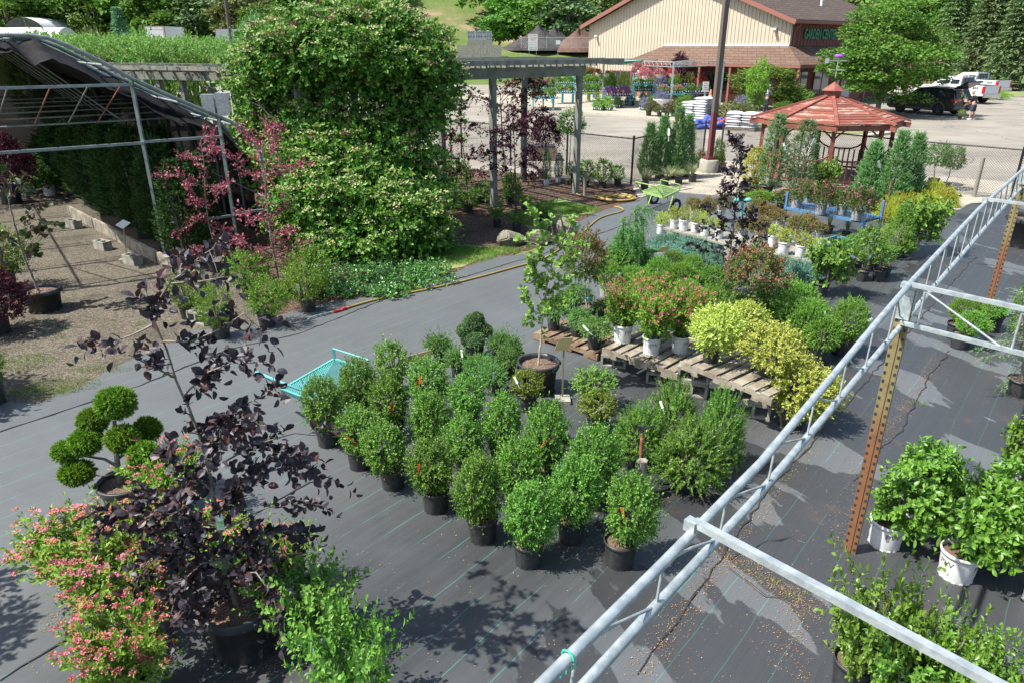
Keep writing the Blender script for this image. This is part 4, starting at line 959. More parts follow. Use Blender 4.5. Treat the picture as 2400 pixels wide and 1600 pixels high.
# ---------------------------------------------------------------- chain link fence
FZ = at(1480, 326, 23.35)[2]
def fence(P, label, rails_low=False, black=True, hgt=None, mesh=.075):
    hgt = hgt or FZ; P = [np.array([p[0], p[1]]) for p in P]; o = np.array([*P[0], 0])
    t = root('chain_link_fence', tuple(o), label, 'fence'); m = M['black'] if black else M['galv']
    wb = MB(); rb = MB()
    for a, b in zip(P[:-1], P[1:]):
        d = b - a; L = np.linalg.norm(d); u = d / L; k = max(1, round(L / 3.0))
        for i in range(k + 1):
            q = a + d * i / k - o[:2]; pb = MB(); pb.tube([(q[0], q[1], 0), (q[0], q[1], hgt + .05)], .035, 8); pb.lathe([(.04, 0), (.04, .03), (.015, .06)], 8, (q[0], q[1], hgt + .04)); pb.build('post', m, t)
        rb.tube([(*(a - o[:2]), hgt), (*(b - o[:2]), hgt)], .022, 6); rb.tube([(*(a - o[:2]), .06), (*(b - o[:2]), .06)], .004, 4)
        n = int((L + hgt) / mesh)
        for i in range(n):
            for sgn in (1, -1):
                x0 = i * mesh - hgt; x1 = x0 + hgt; z0, z1 = (.05, hgt) if sgn > 0 else (hgt, .05)
                c0, c1 = max(x0, 0), min(x1, L)
                if c1 - c0 < .02: continue
                za = z0 + (z1 - z0) * (c0 - x0) / hgt; zb = z0 + (z1 - z0) * (c1 - x0) / hgt
                pa, pb_ = a + u * c0 - o[:2], a + u * c1 - o[:2]
                wb.tube([(*pa, za), (*pb_, zb)], .0036, 3, cap=False, sm=False)
    rb.build('rail', m, t); wb.build('mesh', m, t)
c0 = (3.9, 23.35); zl_ = G(1080, 284, FZ); zl2 = G(1022, 275, FZ)
fence([c0, zl_, (zl_[0] - 6, zl_[1] + 4.5)], 'black chain link fence along the parking lot behind the pergola bed')
fence([c0, G(1610, 296, FZ), G(1655, 288, FZ)], 'short black chain link fence panel behind the upright junipers')
fence([G(1697, 287, FZ), G(2112, 328, FZ), G(2400, 352, FZ), (19.5, 20.0)], 'black chain link fence behind the red gazebo running to the right edge')
def timber(px, py, ptop, lb, r=.06, m='wood', lean=0):
    v = G(px, py); z = at(px, ptop, v[1])[2]; mb = MB(); mb.tube([(0, 0, 0), (lean, 0, z)], [r, r * .92], 8); o = mb.build('timber_post', M[m], None, v); tag(o, lb, 'post')
timber(2282, 462, 370, 'leaning grey timber post at the fence near the top right', .06)
timber(1370, 458, 400, 'short grey timber stub post to the right of the pergola post', .05)
# ---------------------------------------------------------------- light poles
def lightpole():
    v = G(1660, 404); t = root('light_pole', v, 'tall square light pole, grey brown above and maroon below, on a round concrete base', 'light pole')
    mb = MB(); mb.lathe([(.34, 0), (.34, .42), (.31, .45), (0, .45)], 24); mb.build('concrete_base', M['conc'], t)
    tt = NT('pole_paint'); s = tt.n('ShaderNodeSeparateXYZ'); tt.l(tt.pos(), s.inputs[0]); f = tt.step(tt.math('ADD', s.outputs[2], tt.math('MULTIPLY', tt.noise(4, tt.pos(), 3), .1)), 2.05, 2.15)
    m = tt.done(tt.bsdf(tt.mix(f, (.13, .035, .035), (.10, .08, .065)), .5).outputs[0])
    mb = MB(); mb.box((0, 0, .45 + 4.5), (.17, .17, 9.0), .3); mb.box((0, 0, .50), (.34, .34, .10), .3); mb.build('pole', m, t)
    mb = MB(); mb.box((0, 0, 9.5), (.5, 1.2, .15), .3); mb.build('lamp_head', M['black'], t)
lightpole()
# ---------------------------------------------------------------- gazebo
def gazebo():
    zE = 2.0; c = G(1939, 295, zE); cy = c[1] + 2.14; cx = at(1939, 297, cy)[0]; R = 2.27
    t = root('gazebo', (cx, cy, 0), 'red octagonal wooden gazebo with shingled roof and cupola', 'gazebo', rz=PI / 8 + .10)
    zc = at(1942, 228, cy)[2] - .03; rc = .27
    ang = [PI / 4 * i for i in range(8)]; pt = lambda r, i, z: np.array([r * math.cos(ang[i % 8]), r * math.sin(ang[i % 8]), z])
    mb = MB(); nr = 11
    for i in range(8):
        for k in range(nr):
            f0, f1 = k / nr, (k + 1) / nr + .012; r0, r1 = R * (1 - f0) + rc * f0, R * (1 - f1) + rc * f1; z0 = zE + (zc - zE) * f0 + .035; z1 = zE + (zc - zE) * f1 + .012
            mb.slab([pt(r0, i, z0), pt(r0, i + 1, z0), pt(r1, i + 1, z1), pt(r1, i, z1)], (0, 0, -.03))
    mb.build('roof', M['shingle'], t)
    mb = MB()
    for i in range(8): mb.beam(pt(R + .16, i, zE + .0), pt(rc, i, zc + .05), .10, .06)
    mb.build('hip_cap', M['red'], t)
    mb = MB()
    for i in range(8):
        mb.beam(pt(R - .05, i, zE - .09), pt(R - .05, i + 1, zE - .09), .04, .16); mb.beam(pt(R - .35, i, zE - .06), pt(R + .18, i, zE - .13), .05, .15)
    mb.build('fascia', M['red'], t)
    mb = MB(); q = [(rc * .95, zc - .04), (rc * .95, zc + .24)]
    for (ra, za), (rb, zb) in zip(q[:-1], q[1:]): mb.add([pt(ra, i, za) for i in range(8)] + [pt(rb, i, zb) for i in range(8)], [(i, (i + 1) % 8, 8 + (i + 1) % 8, 8 + i) for i in range(8)])
    mb.add([pt(rc * 1.3, i, zc + .23) for i in range(8)] + [(0, 0, zc + .50)], [(i, (i + 1) % 8, 8) for i in range(8)] + [tuple(range(7, -1, -1))]); mb.build('cupola', M['red'], t)
    rp = R - .28
    for i in range(8):
        mb = MB(); p = pt(rp, i, 0); mb.box((p[0], p[1], zE / 2 - .06), (.11, .11, zE - .14), ang[i])
        for j in (i - 1, i + 1): q = pt(rp, j, 0); d = (q - p) / np.linalg.norm(q - p); mb.tube([p + [0, 0, zE - .50], p + d * .10 + [0, 0, zE - .36], p + d * .34 + [0, 0, zE - .17]], .026, 5)
        mb.build('column', M['red'], t)
    for i in range(8):
        if i == 1: continue
        a, b = pt(rp, i, 0), pt(rp, i + 1, 0); mb = MB(); L = np.linalg.norm(b - a)
        mb.tube([a + [0, 0, 1.12]] + [a + (b - a) * f + [0, 0, z] for f, z in ((.12, .98), (.25, .9), (.5, .88), (.75, .9), (.88, .98))] + [b + [0, 0, 1.12]], .028, 6); mb.beam(a + [0, 0, .27], b + [0, 0, .27], .05, .06)
        for k in range(9): q = a + (b - a) * (k + .5) / 9; mb.box((q[0], q[1], .57), (.04, .04, .62), ang[i] + PI / 8)
        mb.build('railing', M['red'], t)
    mb = MB(); mb.slab([pt(R - .1, i, .02) for i in range(8)], (0, 0, .14)); mb.build('floor', M['wood'], t)
    mb = MB(); mb.tube([(0, 0, zc + .62), (0, 0, zc + 1.30)], .014, 6); mb.beam((-.28, 0, zc + 1.12), (.28, 0, zc + 1.12), .02, .02); mb.slab([(.26, 0, zc + 1.06), (.38, 0, zc + 1.03), (.38, 0, zc + 1.2), (.26, 0, zc + 1.18)], (0, .012, 0)); mb.beam((-.2, -.2, zc + .85), (.2, .2, zc + .85), .015, .02); mb.beam((.2, -.2, zc + .85), (-.2, .2, zc + .85), .015, .018); mb.blob((-.0, 0, zc + 1.25), (.14, .05, .06), 2, .1, 10, 6, m=1); mb.slab([(.08, 0, zc + 1.26), (.2, 0, zc + 1.34), (.14, 0, zc + 1.24)], (0, .01, 0), m=1); mb.blob((-.14, 0, zc + 1.31), (.04, .035, .035), 3, .05, 8, 5, m=1)
    o = mb.build('weather_vane', [M['galv'], M['f_violet']], t); o.rotation_euler.z = 2.4
gazebo()
# ---------------------------------------------------------------- potted shrubs (photo pixels -> ground)
B = 'black'; W = 'white'
GB = 'boxwoods in black pots'
for a in (
 (773, 1052, 718, 812, 888, 60, 'boxwood at the left end, partly in front of the turquoise cart', None),
 (846, 1106, 800, 905, 955, 60, 'boxwood with an orange tag on its left side, just right of the leftmost one', 'o'),
 (923, 1153, 856, 962, 990, 62, 'boxwood third along the front diagonal row counted from the cart', None),
 (1023, 1208, 960, 1069, 1035, 68, 'boxwood fourth along the front diagonal row, thin orange tag at its top', 'o'),
 (1132, 1280, 1068, 1177, 1068, 74, 'boxwood fifth along the front diagonal row, left of the two nearest ones', None),
 (1238, 1337, 1182, 1300, 1138, 74, 'boxwood nearest the bottom edge, second from the right end of the front row', None),
 (1450, 1339, 1410, 1528, 1122, 80, 'boxwood with an orange tag at the right end of the front row', 'o'),
 (1337, 1280, 1285, 1402, 1075, 70, 'boxwood behind and between the two nearest boxwoods', None),
 (1400, 1200, 1330, 1447, 1005, 64, 'boxwood just left of the stub post with the sprinkler', None),
 (1270, 1146, 1230, 1332, 948, 62, 'boxwood with an orange tag in the middle of its crown, below the ginkgo pot', 'o'),
 (1205, 1212, 1162, 1268, 1036, 62, 'boxwood in the second row left of the tagged one below the ginkgo pot', None),
 (1175, 1096, 1132, 1226, 928, 58, 'boxwood in the third row straight below the small junipers', None),
 (1095, 1126, 1044, 1140, 976, 56, 'boxwood in the middle of the block, right of the fourth front row shrub', None),
 (1012, 1082, 966, 1056, 922, 54, 'boxwood in the middle of the block above the fourth front row shrub', None),
 (1096, 1018, 1052, 1140, 884, 52, 'boxwood at the back of the block below the small juniper pots', None),
 (1005, 992, 960, 1054, 845, 52, 'boxwood at the back with an orange tag, in front of the wide tan sign', 'o'),
 (925, 1038, 874, 968, 880, 52, 'boxwood with faint orange tag behind the third front row shrub', 'o'),
 (846, 1006, 802, 890, 845, 52, 'boxwood right of the cart deck in the back row', None)):
    plant('boxwood', a[0], a[1], a[2], a[3], a[4], (B, a[5]), a[6], group=GB, tagc=a[7], cb=.8)
plant('broadbox', 925, 928, 884, 968, 803, (B, 48), 'tallest lighter green boxwood at the back of the block beside the tan sign', group=GB, cb=.8)
plant('boxwoodyellow', 1235, 968, 1196, 1272, 868, (B, 50), 'small yellowish boxwood with a green tag in front of the ginkgo pot', group=GB, tagc='g')
plant('broadbox', 1390, 968, 1340, 1440, 865, (B, 50), 'small bright boxwood between the ginkgo pot and the pallets', group=GB)
plant('boxwoodyellow', 1398, 1020, 1352, 1444, 922, (B, 52), 'yellow green boxwood with a pale ribbon left of the yews', group=GB, tagc='w')
for a in ((1480, 1100, 1436, 1548, 950, 56, 'yew behind the stub post, leftmost of the four yews', None), (1577, 1070, 1512, 1626, 900, 54, 'yew at the back with a white tag, topmost of the four', 'w'),
          (1682, 1112, 1622, 1732, 925, 56, 'yew farthest right of the four, near the truss', None), (1600, 1154, 1532, 1692, 992, 58, 'yew in front with its black pot fully visible', None)):
    plant('yew', a[0], a[1], a[2], a[3], a[4], (B, a[5]), a[6], group='yews in black pots', tagc=a[7], cb=.75)
for a in ((1031, 855, 996, 1062, 782, 30, 'small juniper at the left of the group, upper left of the pompom conifer', None), (1074, 887, 1040, 1104, 814, 34, 'small juniper with a green tag below the pompom conifer', 'g'), (1136, 905, 1088, 1160, 833, 36, 'small juniper in the centre of the group', None),
          (1160, 930, 1120, 1190, 852, 36, 'small juniper nearest the front with a green card', 'g'), (1170, 850, 1140, 1200, 776, 30, 'dark small juniper right of the pompom conifer', None), (1215, 858, 1178, 1225, 786, 30, 'small juniper tucked left of the ginkgo trunk', None), (1192, 890, 1160, 1222, 815, 34, 'small juniper left of the ginkgo pot rim', None)):
    plant('juniper', a[0], a[1], a[2], a[3], a[4], (B, a[5], .95), a[6], group='small junipers in black pots', tagc=a[7])
# spireas around the foreground beech
GS = 'pink spireas in white pots'
for a in ((200, 1385, 95, 310, 1225, 80, 'large pink and orange spirea at the left edge of the foreground clump'), (345, 1365, 260, 440, 1215, 80, 'pink spirea right below the pompom topiary pot'), (310, 1480, 185, 430, 1285, 86, 'pink spirea in the middle of the foreground clump, left of the beech pot'),
          (330, 1680, 220, 440, 1450, 96, 'pink spirea at the bottom edge left of the beech pot'), (680, 1412, 585, 735, 1255, 76, 'spirea with few pink flowers right of the foreground beech trunk'), (415, 1230, 345, 500, 1060, 70, 'shaded magenta spirea behind the foreground beech'), (520, 1330, 430, 600, 1220, 74, 'pink spirea hidden behind the beech trunk')):
    plant('spirea', a[0], a[1], a[2], a[3], a[4], (W, a[5]), a[6], group=GS, cb=.6)
plant('twiggy', 752, 1540, 622, 845, 1335, (W, 70), 'leafy green shrub in a white pot right of the big beech pot', group='leafy shrubs at the bottom', cb=.6)
plant('twiggy', 815, 1740, 725, 945, 1445, (W, 90), 'leafy green shrub cut by the bottom edge right of the beech pot', group='leafy shrubs at the bottom', cb=.6)
# spireas and golden shrubs on the pallets
for a in ((1458, 806, 1410, 1508, 668, 46, .35, 'pink spirea at the left end of the grey pallet'), (1525, 833, 1484, 1585, 690, 44, .35, 'pink spirea in the centre of the grey pallet'), (1592, 830, 1558, 1650, 680, 44, .35, 'pink spirea at the right side of the grey pallet'), (1530, 770, 1470, 1552, 650, 40, .35, 'pink spirea behind the others on the grey pallet')):
    plant('spirea', a[0], a[1], a[2], a[3], a[4], (W, a[5], .95), a[7], z0=a[6], group='pink spireas on the pallet', cb=.75)
plant('gold', 1663, 852, 1612, 1738, 720, (B, 40), 'golden shrub in a black pot at the left of the high pallet', z0=.55, cb=.8, group='golden shrubs')
plant('gold', 1798, 885, 1730, 1882, 765, (B, 50), 'golden shrub on the right end of the high pallet', z0=.55, cb=.5, group='golden shrubs')
plant('gold', 1735, 800, 1690, 1790, 712, (B, 40), 'golden shrub at the back of the high pallet beside the lilac stakes', z0=.55, cb=.6, group='golden shrubs')
plant('gold', 1850, 1010, 1792, 1950, 858, (B, 66), 'low golden shrub on the ground beside the truss', cb=.6, group='golden shrubs')
# green globes behind the pallets
GG = 'green globe shrubs in the centre'
for a in ((1480, 705, 1450, 1514, 628, 36, .01), (1540, 690, 1508, 1576, 604, 36, .01), (1593, 700, 1562, 1630, 618, 36, .01), (1568, 660, 1538, 1600, 590, 34, .01), (1618, 670, 1590, 1642, 600, 32, .01), (1540, 735, 1505, 1575, 640, 38, .01), (1603, 750, 1565, 1640, 660, 40, .01), (1662, 700, 1632, 1695, 625, 36, .01)):
    plant('globe', a[0], a[1], a[2], a[3], a[4], (B, a[5]), 'yellow green globe shrub in the dense group behind the spireas', z0=a[6], group=GG, cb=.7)
for a in ((1665, 765, 1632, 1698, 672, 40, 'globe shrub darker green, right of the spireas'), (1712, 775, 1682, 1738, 690, 36, 'small globe shrub left of the second lilac trunk'), (1855, 790, 1800, 1905, 665, 48, 'big globe shrub below the blue juniper on the right, back one'), (1830, 815, 1780, 1870, 695, 44, 'globe shrub right of the second lilac trunk'), (1880, 835, 1838, 1930, 708, 46, 'globe shrub with a white tag left of the black pots near the truss'), (1917, 855, 1875, 1960, 745, 50, 'globe shrub in front in a fully visible black pot near the truss'), (1968, 838, 1928, 2015, 705, 48, 'globe shrub farthest right with a green tag near the truss'), (1775, 790, 1745, 1812, 688, 40, 'globe shrub between the second lilac trunk and the bigger globes')):
    plant('globe', a[0], a[1], a[2], a[3], a[4], (B, a[5]), a[6], group='green globe shrubs by the truss', cb=.7, tagc='g' if 'tag' in a[6] else None)
plant('globe', 1420, 700, 1392, 1452, 616, ('grey', 34), 'dark green globe shrub with a white tag in a grey pot behind the first lilac', group='dark globes', tagc='w')
plant('boxwood', 1445, 672, 1408, 1480, 580, (B, 34), 'dark green rounded shrub left of the weeping larch', group='dark globes')
plant('boxwood', 1515, 660, 1492, 1545, 585, (B, 34), 'dark green rounded shrub right of the weeping larch', group='dark globes')
for a in ((1350, 790, 1328, 1390, 722, 30, .15, 'trailing juniper with bare soil showing, on the brown pallet'), (1392, 818, 1350, 1436, 745, 36, .15, 'trailing juniper with a white card at the front of the brown pallet'), (1297, 775, 1268, 1335, 700, 32, .15, 'trailing juniper just right of the ginkgo trunk'), (1350, 735, 1315, 1390, 668, 30, .01, 'trailing juniper behind the first lilac trunk'), (1405, 752, 1388, 1440, 700, 30, .01, 'trailing juniper hidden left of the spireas'), (1318, 735, 1300, 1350, 680, 28, .01, 'trailing juniper at the back left by the path')):
    plant('nanajun', a[0], a[1], a[2], a[3], a[4], (B, a[5], 1.0), a[7], z0=a[6], group='trailing junipers', tagc='w' if 'card' in a[7] else None)
for a in ((1572, 590, 1520, 1610, 548), (1625, 605, 1570, 1680, 562), (1650, 635, 1600, 1705, 590), (1560, 620, 1505, 1600, 572), (1875, 668, 1830, 1920, 612), (1825, 650, 1790, 1860, 600)):
    plant('bluejun', a[0], a[1], a[2], a[3], a[4], (B, 30), 'blue spreading juniper in the mat around the tilted card signs' if a[0] < 1700 else ('blue spreading juniper right of the second lilac' if a[0] > 1850 else 'blue spreading juniper behind the second lilac head'), group='blue spreading junipers', cb=.3)
# planks
for i, a in enumerate(((1548, 550, 1534, 1568, 498, 22, .01, 'golden globe shrub in a white pot on the ground left of the plank bench'), (1579, 537, 1566, 1590, 484, 20, .37, 'golden globe first from the left on the left plank bench'), (1601, 542, 1587, 1616, 485, 24, .37, 'golden globe second from the left on the left plank bench'), (1628, 546, 1616, 1643, 494, 22, .37, 'golden globe third from the left on the left plank bench'), (1651, 554, 1638, 1667, 496, 24, .37, 'golden globe fourth from the left on the left plank bench'), (1684, 560, 1670, 1698, 510, 22, .37, 'golden globe at the right end of the left plank bench behind the purple tree'),
    (1810, 580, 1794, 1830, 528, 26, .37, 'golden globe at the left end of the right plank bench'), (1834, 598, 1818, 1856, 536, 28, .37, 'golden globe in a clear lettered white pot on the right plank bench'), (1874, 604, 1860, 1897, 546, 26, .37, 'golden globe third on the right plank bench, right of the lettered pot'), (1915, 602, 1896, 1935, 558, 26, .37, 'golden globe at the right end of the right plank bench behind the viburnum'))):
    plant('goldglobe', a[0], a[1], a[2], a[3], a[4], (W, a[5], 1.05), a[7], z0=a[6], group='golden globes in white pots', cb=.9)
for i, a in enumerate(((1625, 512, 1600, 1645, 464, 22, 'bronze leafed weigela at the left end behind the left plank bench'), (1652, 512, 1635, 1675, 462, 20, 'bronze leafed weigela second behind the left plank bench'), (1690, 505, 1668, 1715, 455, 22, 'bronze leafed weigela behind the purple tree stem'), (1770, 520, 1745, 1800, 470, 24, 'weigela left of the blue rack'), (1740, 560, 1720, 1765, 512, 24, 'weigela between the two plank benches, front'), (1775, 565, 1755, 1805, 508, 24, 'weigela between the two plank benches, right'), (1860, 568, 1838, 1888, 503, 26, 'reddish weigela in a lettered white pot under the blue rack'), (1886, 552, 1868, 1912, 500, 24, 'reddish weigela under the left half of the blue rack'), (1912, 566, 1892, 1935, 520, 26, 'reddish weigela in front of the blue rack'), (1825, 540, 1800, 1850, 492, 24, 'weigela at the left leg of the blue rack'), (1800, 525, 1780, 1825, 482, 22, 'weigela behind the golden globes on the right bench'))):
    plant('weigela', a[0], a[1], a[2], a[3], a[4], (W, a[5], .95), a[6], z0=.2, group='weigelas in white pots', cb=.85)
for a in ((1755, 470, 1725, 1790, 432, 'bronze shrub behind the purple tree near the gazebo'), (1830, 490, 1795, 1865, 445, 'dark bronze shrub left of the roses')):
    plant('rose', a[0], a[1], a[2], a[3], a[4], (B, 24), a[5], group='bronze shrubs', cb=.7)
plant('globe', 1775, 492, 1745, 1808, 448, (B, 24), 'bright green low shrub below the grey junipers', group='dark globes')
# roses on the rack
for a in ((1865, 489, 1848, 1903, 425, 26, 'rose bush at the left end of the blue rack, pink bloom low'), (1922, 504, 1900, 1952, 424, 27, 'rose bush second from the left on the blue rack'), (1971, 506, 1946, 2002, 437, 26, 'rose bush third from the left on the blue rack'), (2005, 518, 1982, 2050, 443, 28, 'rose bush at the right front corner of the blue rack')):
    plant('rose', a[0], a[1], a[2], a[3], a[4], ('grey', a[5], 1.0), a[6], z0=.65, group='rose bushes on the blue rack', cb=.85)
for a in ((1892, 476, 1870, 1915, 432, 22, 'rose bush behind on the rack, between the first two front pots'), (1945, 486, 1925, 1970, 428, 22, 'rose bush behind on the rack, between its second and third front pots'), (2025, 497, 2000, 2048, 448, 24, 'rose bush behind on the rack at its right end')):
    plant('rose', a[0], a[1], a[2], a[3], a[4], ('grey', a[5], 1.0), a[6], z0=.65, group='rose bushes on the blue rack', cb=.85)
for px, py, lb in ((1940, 550, 'ornamental grass in a black pot under the left part of the blue rack'), (1981, 565, 'ornamental grass in a black pot under the right part of the blue rack')):
    plant('ornament', px, py, px - 16, px + 16, py - 62, (B, 22), lb, group='grasses under the rack')
# saplings in small black pots, viburnum
for a in ((1970, 650, 1945, 1992, 560, 26, 'leafy sapling at the left of the black pot cluster'), (1990, 627, 1970, 2010, 548, 26, 'leafy sapling at the back left of the black pot cluster'), (2008, 643, 1985, 2035, 540, 26, 'leafy sapling in the middle of the black pot cluster'), (2018, 662, 1995, 2048, 530, 28, 'tallest leafy sapling with orange blooms at the front of the cluster'), (2046, 634, 2025, 2066, 555, 26, 'leafy sapling behind right in the black pot cluster'), (2056, 662, 2036, 2078, 578, 28, 'leafy sapling at the front right of the cluster with a white tag'), (2072, 652, 2055, 2092, 575, 26, 'leafy sapling at the right end of the black pot cluster')):
    plant('sapling', a[0], a[1], a[2], a[3], a[4], (B, a[5], .95), a[6], group='saplings in small black pots', cb=1.5)
plant('viburnum', 1918, 699, 1884, 1990, 570, (B, 40), 'viburnum with small white flowers in a black pot at the edge of the aisle', cb=.95, tagc='w')
plant('spruce_cone', 2093, 607, 2058, 2136, 482, ('green', 32), 'dense dwarf conical spruce in a dark green pot', cat='spruce', cb=.6)
plant('broadbush', 2120, 596, 2100, 2205, 470, (B, 36), 'broad leaved bush with long side branches behind the dwarf spruce', cb=.8)
for a in ((2185, 470, 2158, 2212, 424, 'golden cypress at the far end of the row beside the fence'), (2212, 483, 2180, 2242, 440, 'golden cypress at the right end of the row by the leaning post'), (2160, 498, 2128, 2202, 452, 'golden cypress in the middle of the row'), (2112, 505, 2078, 2152, 455, 'golden cypress behind the dwarf spruce'), (2070, 518, 2042, 2102, 466, 'golden cypress at the left end of the row by the rusty pipe')):
    plant('goldthread', a[0], a[1], a[2], a[3], a[4], None, a[5], group='golden cypresses')
for a in ((2030, 470, 1998, 2064, 335, 'leaning upright juniper with a white tag right of the gazebo steps', 'w'), (2085, 478, 2054, 2118, 312, 'upright juniper with red ribbon in the middle of three', None), (2130, 470, 2096, 2154, 316, 'upright juniper farthest right of the three by the gazebo', None)):
    plant('uprightjun', a[0], a[1], a[2], a[3], a[4], (B, 34, .7), a[5], group='upright junipers by the gazebo', cb=.5, tagc=a[6])
plant('greyjun', 1792, 466, 1772, 1832, 270, (B, 34), 'grey green columnar juniper left in front of the gazebo', group='grey junipers', tagc='w')
plant('greyjun', 1850, 474, 1832, 1902, 284, ('bigblack', 40, .6), 'grey green columnar juniper with a white tag in front of the gazebo columns', group='grey junipers', tagc='w')
K['goldcol'] = (*K['greyjun'][:11], 'l_goldthread'); NAMES['goldcol'] = 'golden_cypress'
plant('goldcol', 1765, 442, 1734, 1790, 346, (B, 26), 'upright golden conifer behind the purple tree at the gazebo corner', cb=.5)
plant('viburnum', 1925, 460, 1888, 1962, 378, (B, 26), 'bright green broadleaf shrub in front of the gazebo railing', cb=.8)
# fence corner junipers, grasses
for a in ((1515, 424, 1494, 1540, 292, 'upright juniper at the left of the fence corner group'), (1545, 420, 1522, 1572, 276, 'upright juniper second from the left at the fence corner'), (1582, 420, 1556, 1606, 256, 'tallest upright juniper at the fence corner'), (1604, 416, 1582, 1626, 274, 'upright juniper at the right of the fence corner group')):
    plant('uprightjun', a[0], a[1], a[2], a[3], a[4], (B, 26, .8), a[5], group='upright junipers at the fence corner', cb=.5, tagc='w' if 'second' in a[5] else None)
for a in ((1510, 446, 1484, 1542, 396, 'ornamental grass left behind the light green cart'), (1558, 436, 1530, 1602, 392, 'ornamental grass right behind the light green cart'), (1590, 432, 1572, 1615, 398, 'ornamental grass in the row toward the light pole'), (1622, 428, 1598, 1644, 384, 'ornamental grass beside the round concrete base')):
    plant('ornament', a[0], a[1], a[2], a[3], a[4], (B, 20), a[5], group='grasses at the fence corner')
plant('ballhead', 1681, 405, 1666, 1694, 326, (B, 16), 'small clipped shrub behind the light pole', cat='shrub', cb=1.5)
plant('rose', 1690, 400, 1672, 1698, 352, (B, 16), 'leafy shrub right of the light pole base', cb=.7)
plant('rose', 1640, 395, 1626, 1656, 350, (B, 16), 'leafy shrub left of the light pole', cb=.7)
# bed under the pergola
for a in ((1165, 534, 1143, 1185, 474, 20, 'bright leafy perennial in a dark blue pot left in the bed'), (1211, 546, 1186, 1234, 492, 22, 'bright leafy perennial nearest the boulders'), (1275, 530, 1236, 1306, 470, 30, 'wide leafy perennial beside the small lawn'), (1230, 500, 1210, 1250, 458, 20, 'leafy perennial behind in the bed')):
    plant('perennial', a[0], a[1], a[2], a[3], a[4], (B, a[5]), a[6], group='leafy perennials in the bed')
for a in ((1056, 490, 1024, 1090, 430, 'dark evergreen shrub left in the shaded bed'), (1125, 478, 1098, 1165, 428, 'flat topped dark evergreen shrub in front of the middle pergola post'), (1098, 500, 1068, 1122, 452, 'low dark evergreen shrub with a yellow and blue label'), (1196, 480, 1175, 1225, 405, 'dark green rounded shrub under the purple maple'), (1060, 440, 1030, 1110, 372, 'green leafy shrub behind the dark evergreens'), (1020, 470, 985, 1050, 385, 'green leafy shrub beside the climbing hydrangea')):
    plant('darkshrub', a[0], a[1], a[2], a[3], a[4], (B, 24), a[5], group='dark shrubs in the bed', cb=.6)
for a in ((1281, 434, 1270, 1292, 352, 15, W, 'slim green conifer in a white pot under the pergola'), (1308, 428, 1298, 1320, 360, 15, W, 'slim green plant in a white pot beside the pergola post')):
    plant('greyjun', a[0], a[1], a[2], a[3], a[4], ('plainwhite', a[5]), a[7], group='slim plants in white pots', cb=.8)
for a in ((1372, 440, 1352, 1394, 376, 'leafy plant in a blue tagged pot just right of the pergola post'), (1412, 442, 1390, 1438, 374, 'yellow flowering leafy plant in the middle along the fence'), (1447, 436, 1428, 1466, 388, 'leafy plant nearest the fence corner post'), (1345, 425, 1325, 1368, 378, 'leafy plant behind the right pergola post')):
    plant('sapling', a[0], a[1], a[2], a[3], a[4], (B, 18), a[5], group='leafy plants along the fence', cb=.8)
# shade house interior and left edge
for a in ((440, 625, 395, 500, 380), (398, 590, 345, 455, 330), (345, 560, 290, 405, 300), (300, 530, 240, 355, 292), (258, 505, 200, 310, 290), (220, 480, 165, 270, 285), (180, 460, 120, 235, 288), (140, 445, 100, 195, 300), (470, 585, 430, 530, 360), (400, 520, 350, 450, 300)):
    plant('arborvitae', a[0], a[1], a[2], a[3], a[4], (B, 46), 'dark green arborvitae standing in the row inside the shade house', group='arborvitae row in the shade house', cb=.6)
for a in ((64, 458, 30, 110, 405, 'white tub with a dark shrub at the far left end of the gravel'), (119, 460, 85, 160, 400, 'white tub with a green shrub at the start of the arborvitae row')):
    plant('darkshrub', a[0], a[1], a[2], a[3], a[4], ('plainwhite', 28, .95), a[5], group='white tubs in the shade house', cb=.8)
plant('weepmaple', 30, 480, -60, 95, 310, (B, 50), 'dark red weeping maple inside the shade house at the left edge', cat='maple', cb=1.6)
plant('redmaple', -5, 790, -70, 78, 625, (B, 70), 'low red leafed maple cut by the left edge', cat='maple', cb=.5)
plant('ilex', 10, 690, -60, 90, 540, (B, 70), 'dark leafy shrub behind the redbud pot at the left edge', cb=.6)
plant('ilex', -20, 960, -80, 26, 800, (B, 80), 'leafy shrub cut by the left edge beside the cloth', cb=.6)
GI = 'inkberry shrubs at the shade house corner'
for a in ((443, 749, 406, 497, 636, 38, 'inkberry in a black pot left beside the tall frame post foot'), (522, 797, 472, 558, 668, 44, 'light green inkberry in front with its dark pot visible'), (590, 705, 538, 642, 590, 40, 'darker inkberry at the back between the pink trees'), (628, 770, 585, 680, 652, 44, 'light green inkberry beside the wand end of the hose'), (722, 705, 672, 785, 580, 40, 'tall inkberry next to the climbing hydrangea'), (725, 734, 664, 764, 634, 38, 'olive green inkberry with a white tag near the hose')):
    plant('ilex', a[0], a[1], a[2], a[3], a[4], (B, a[5]), a[6], group=GI, cb=.7, tagc='w' if 'tag' in a[6] else None)
block(470, 758, 'small pale cinder block between the inkberry pots', .01, -.5)
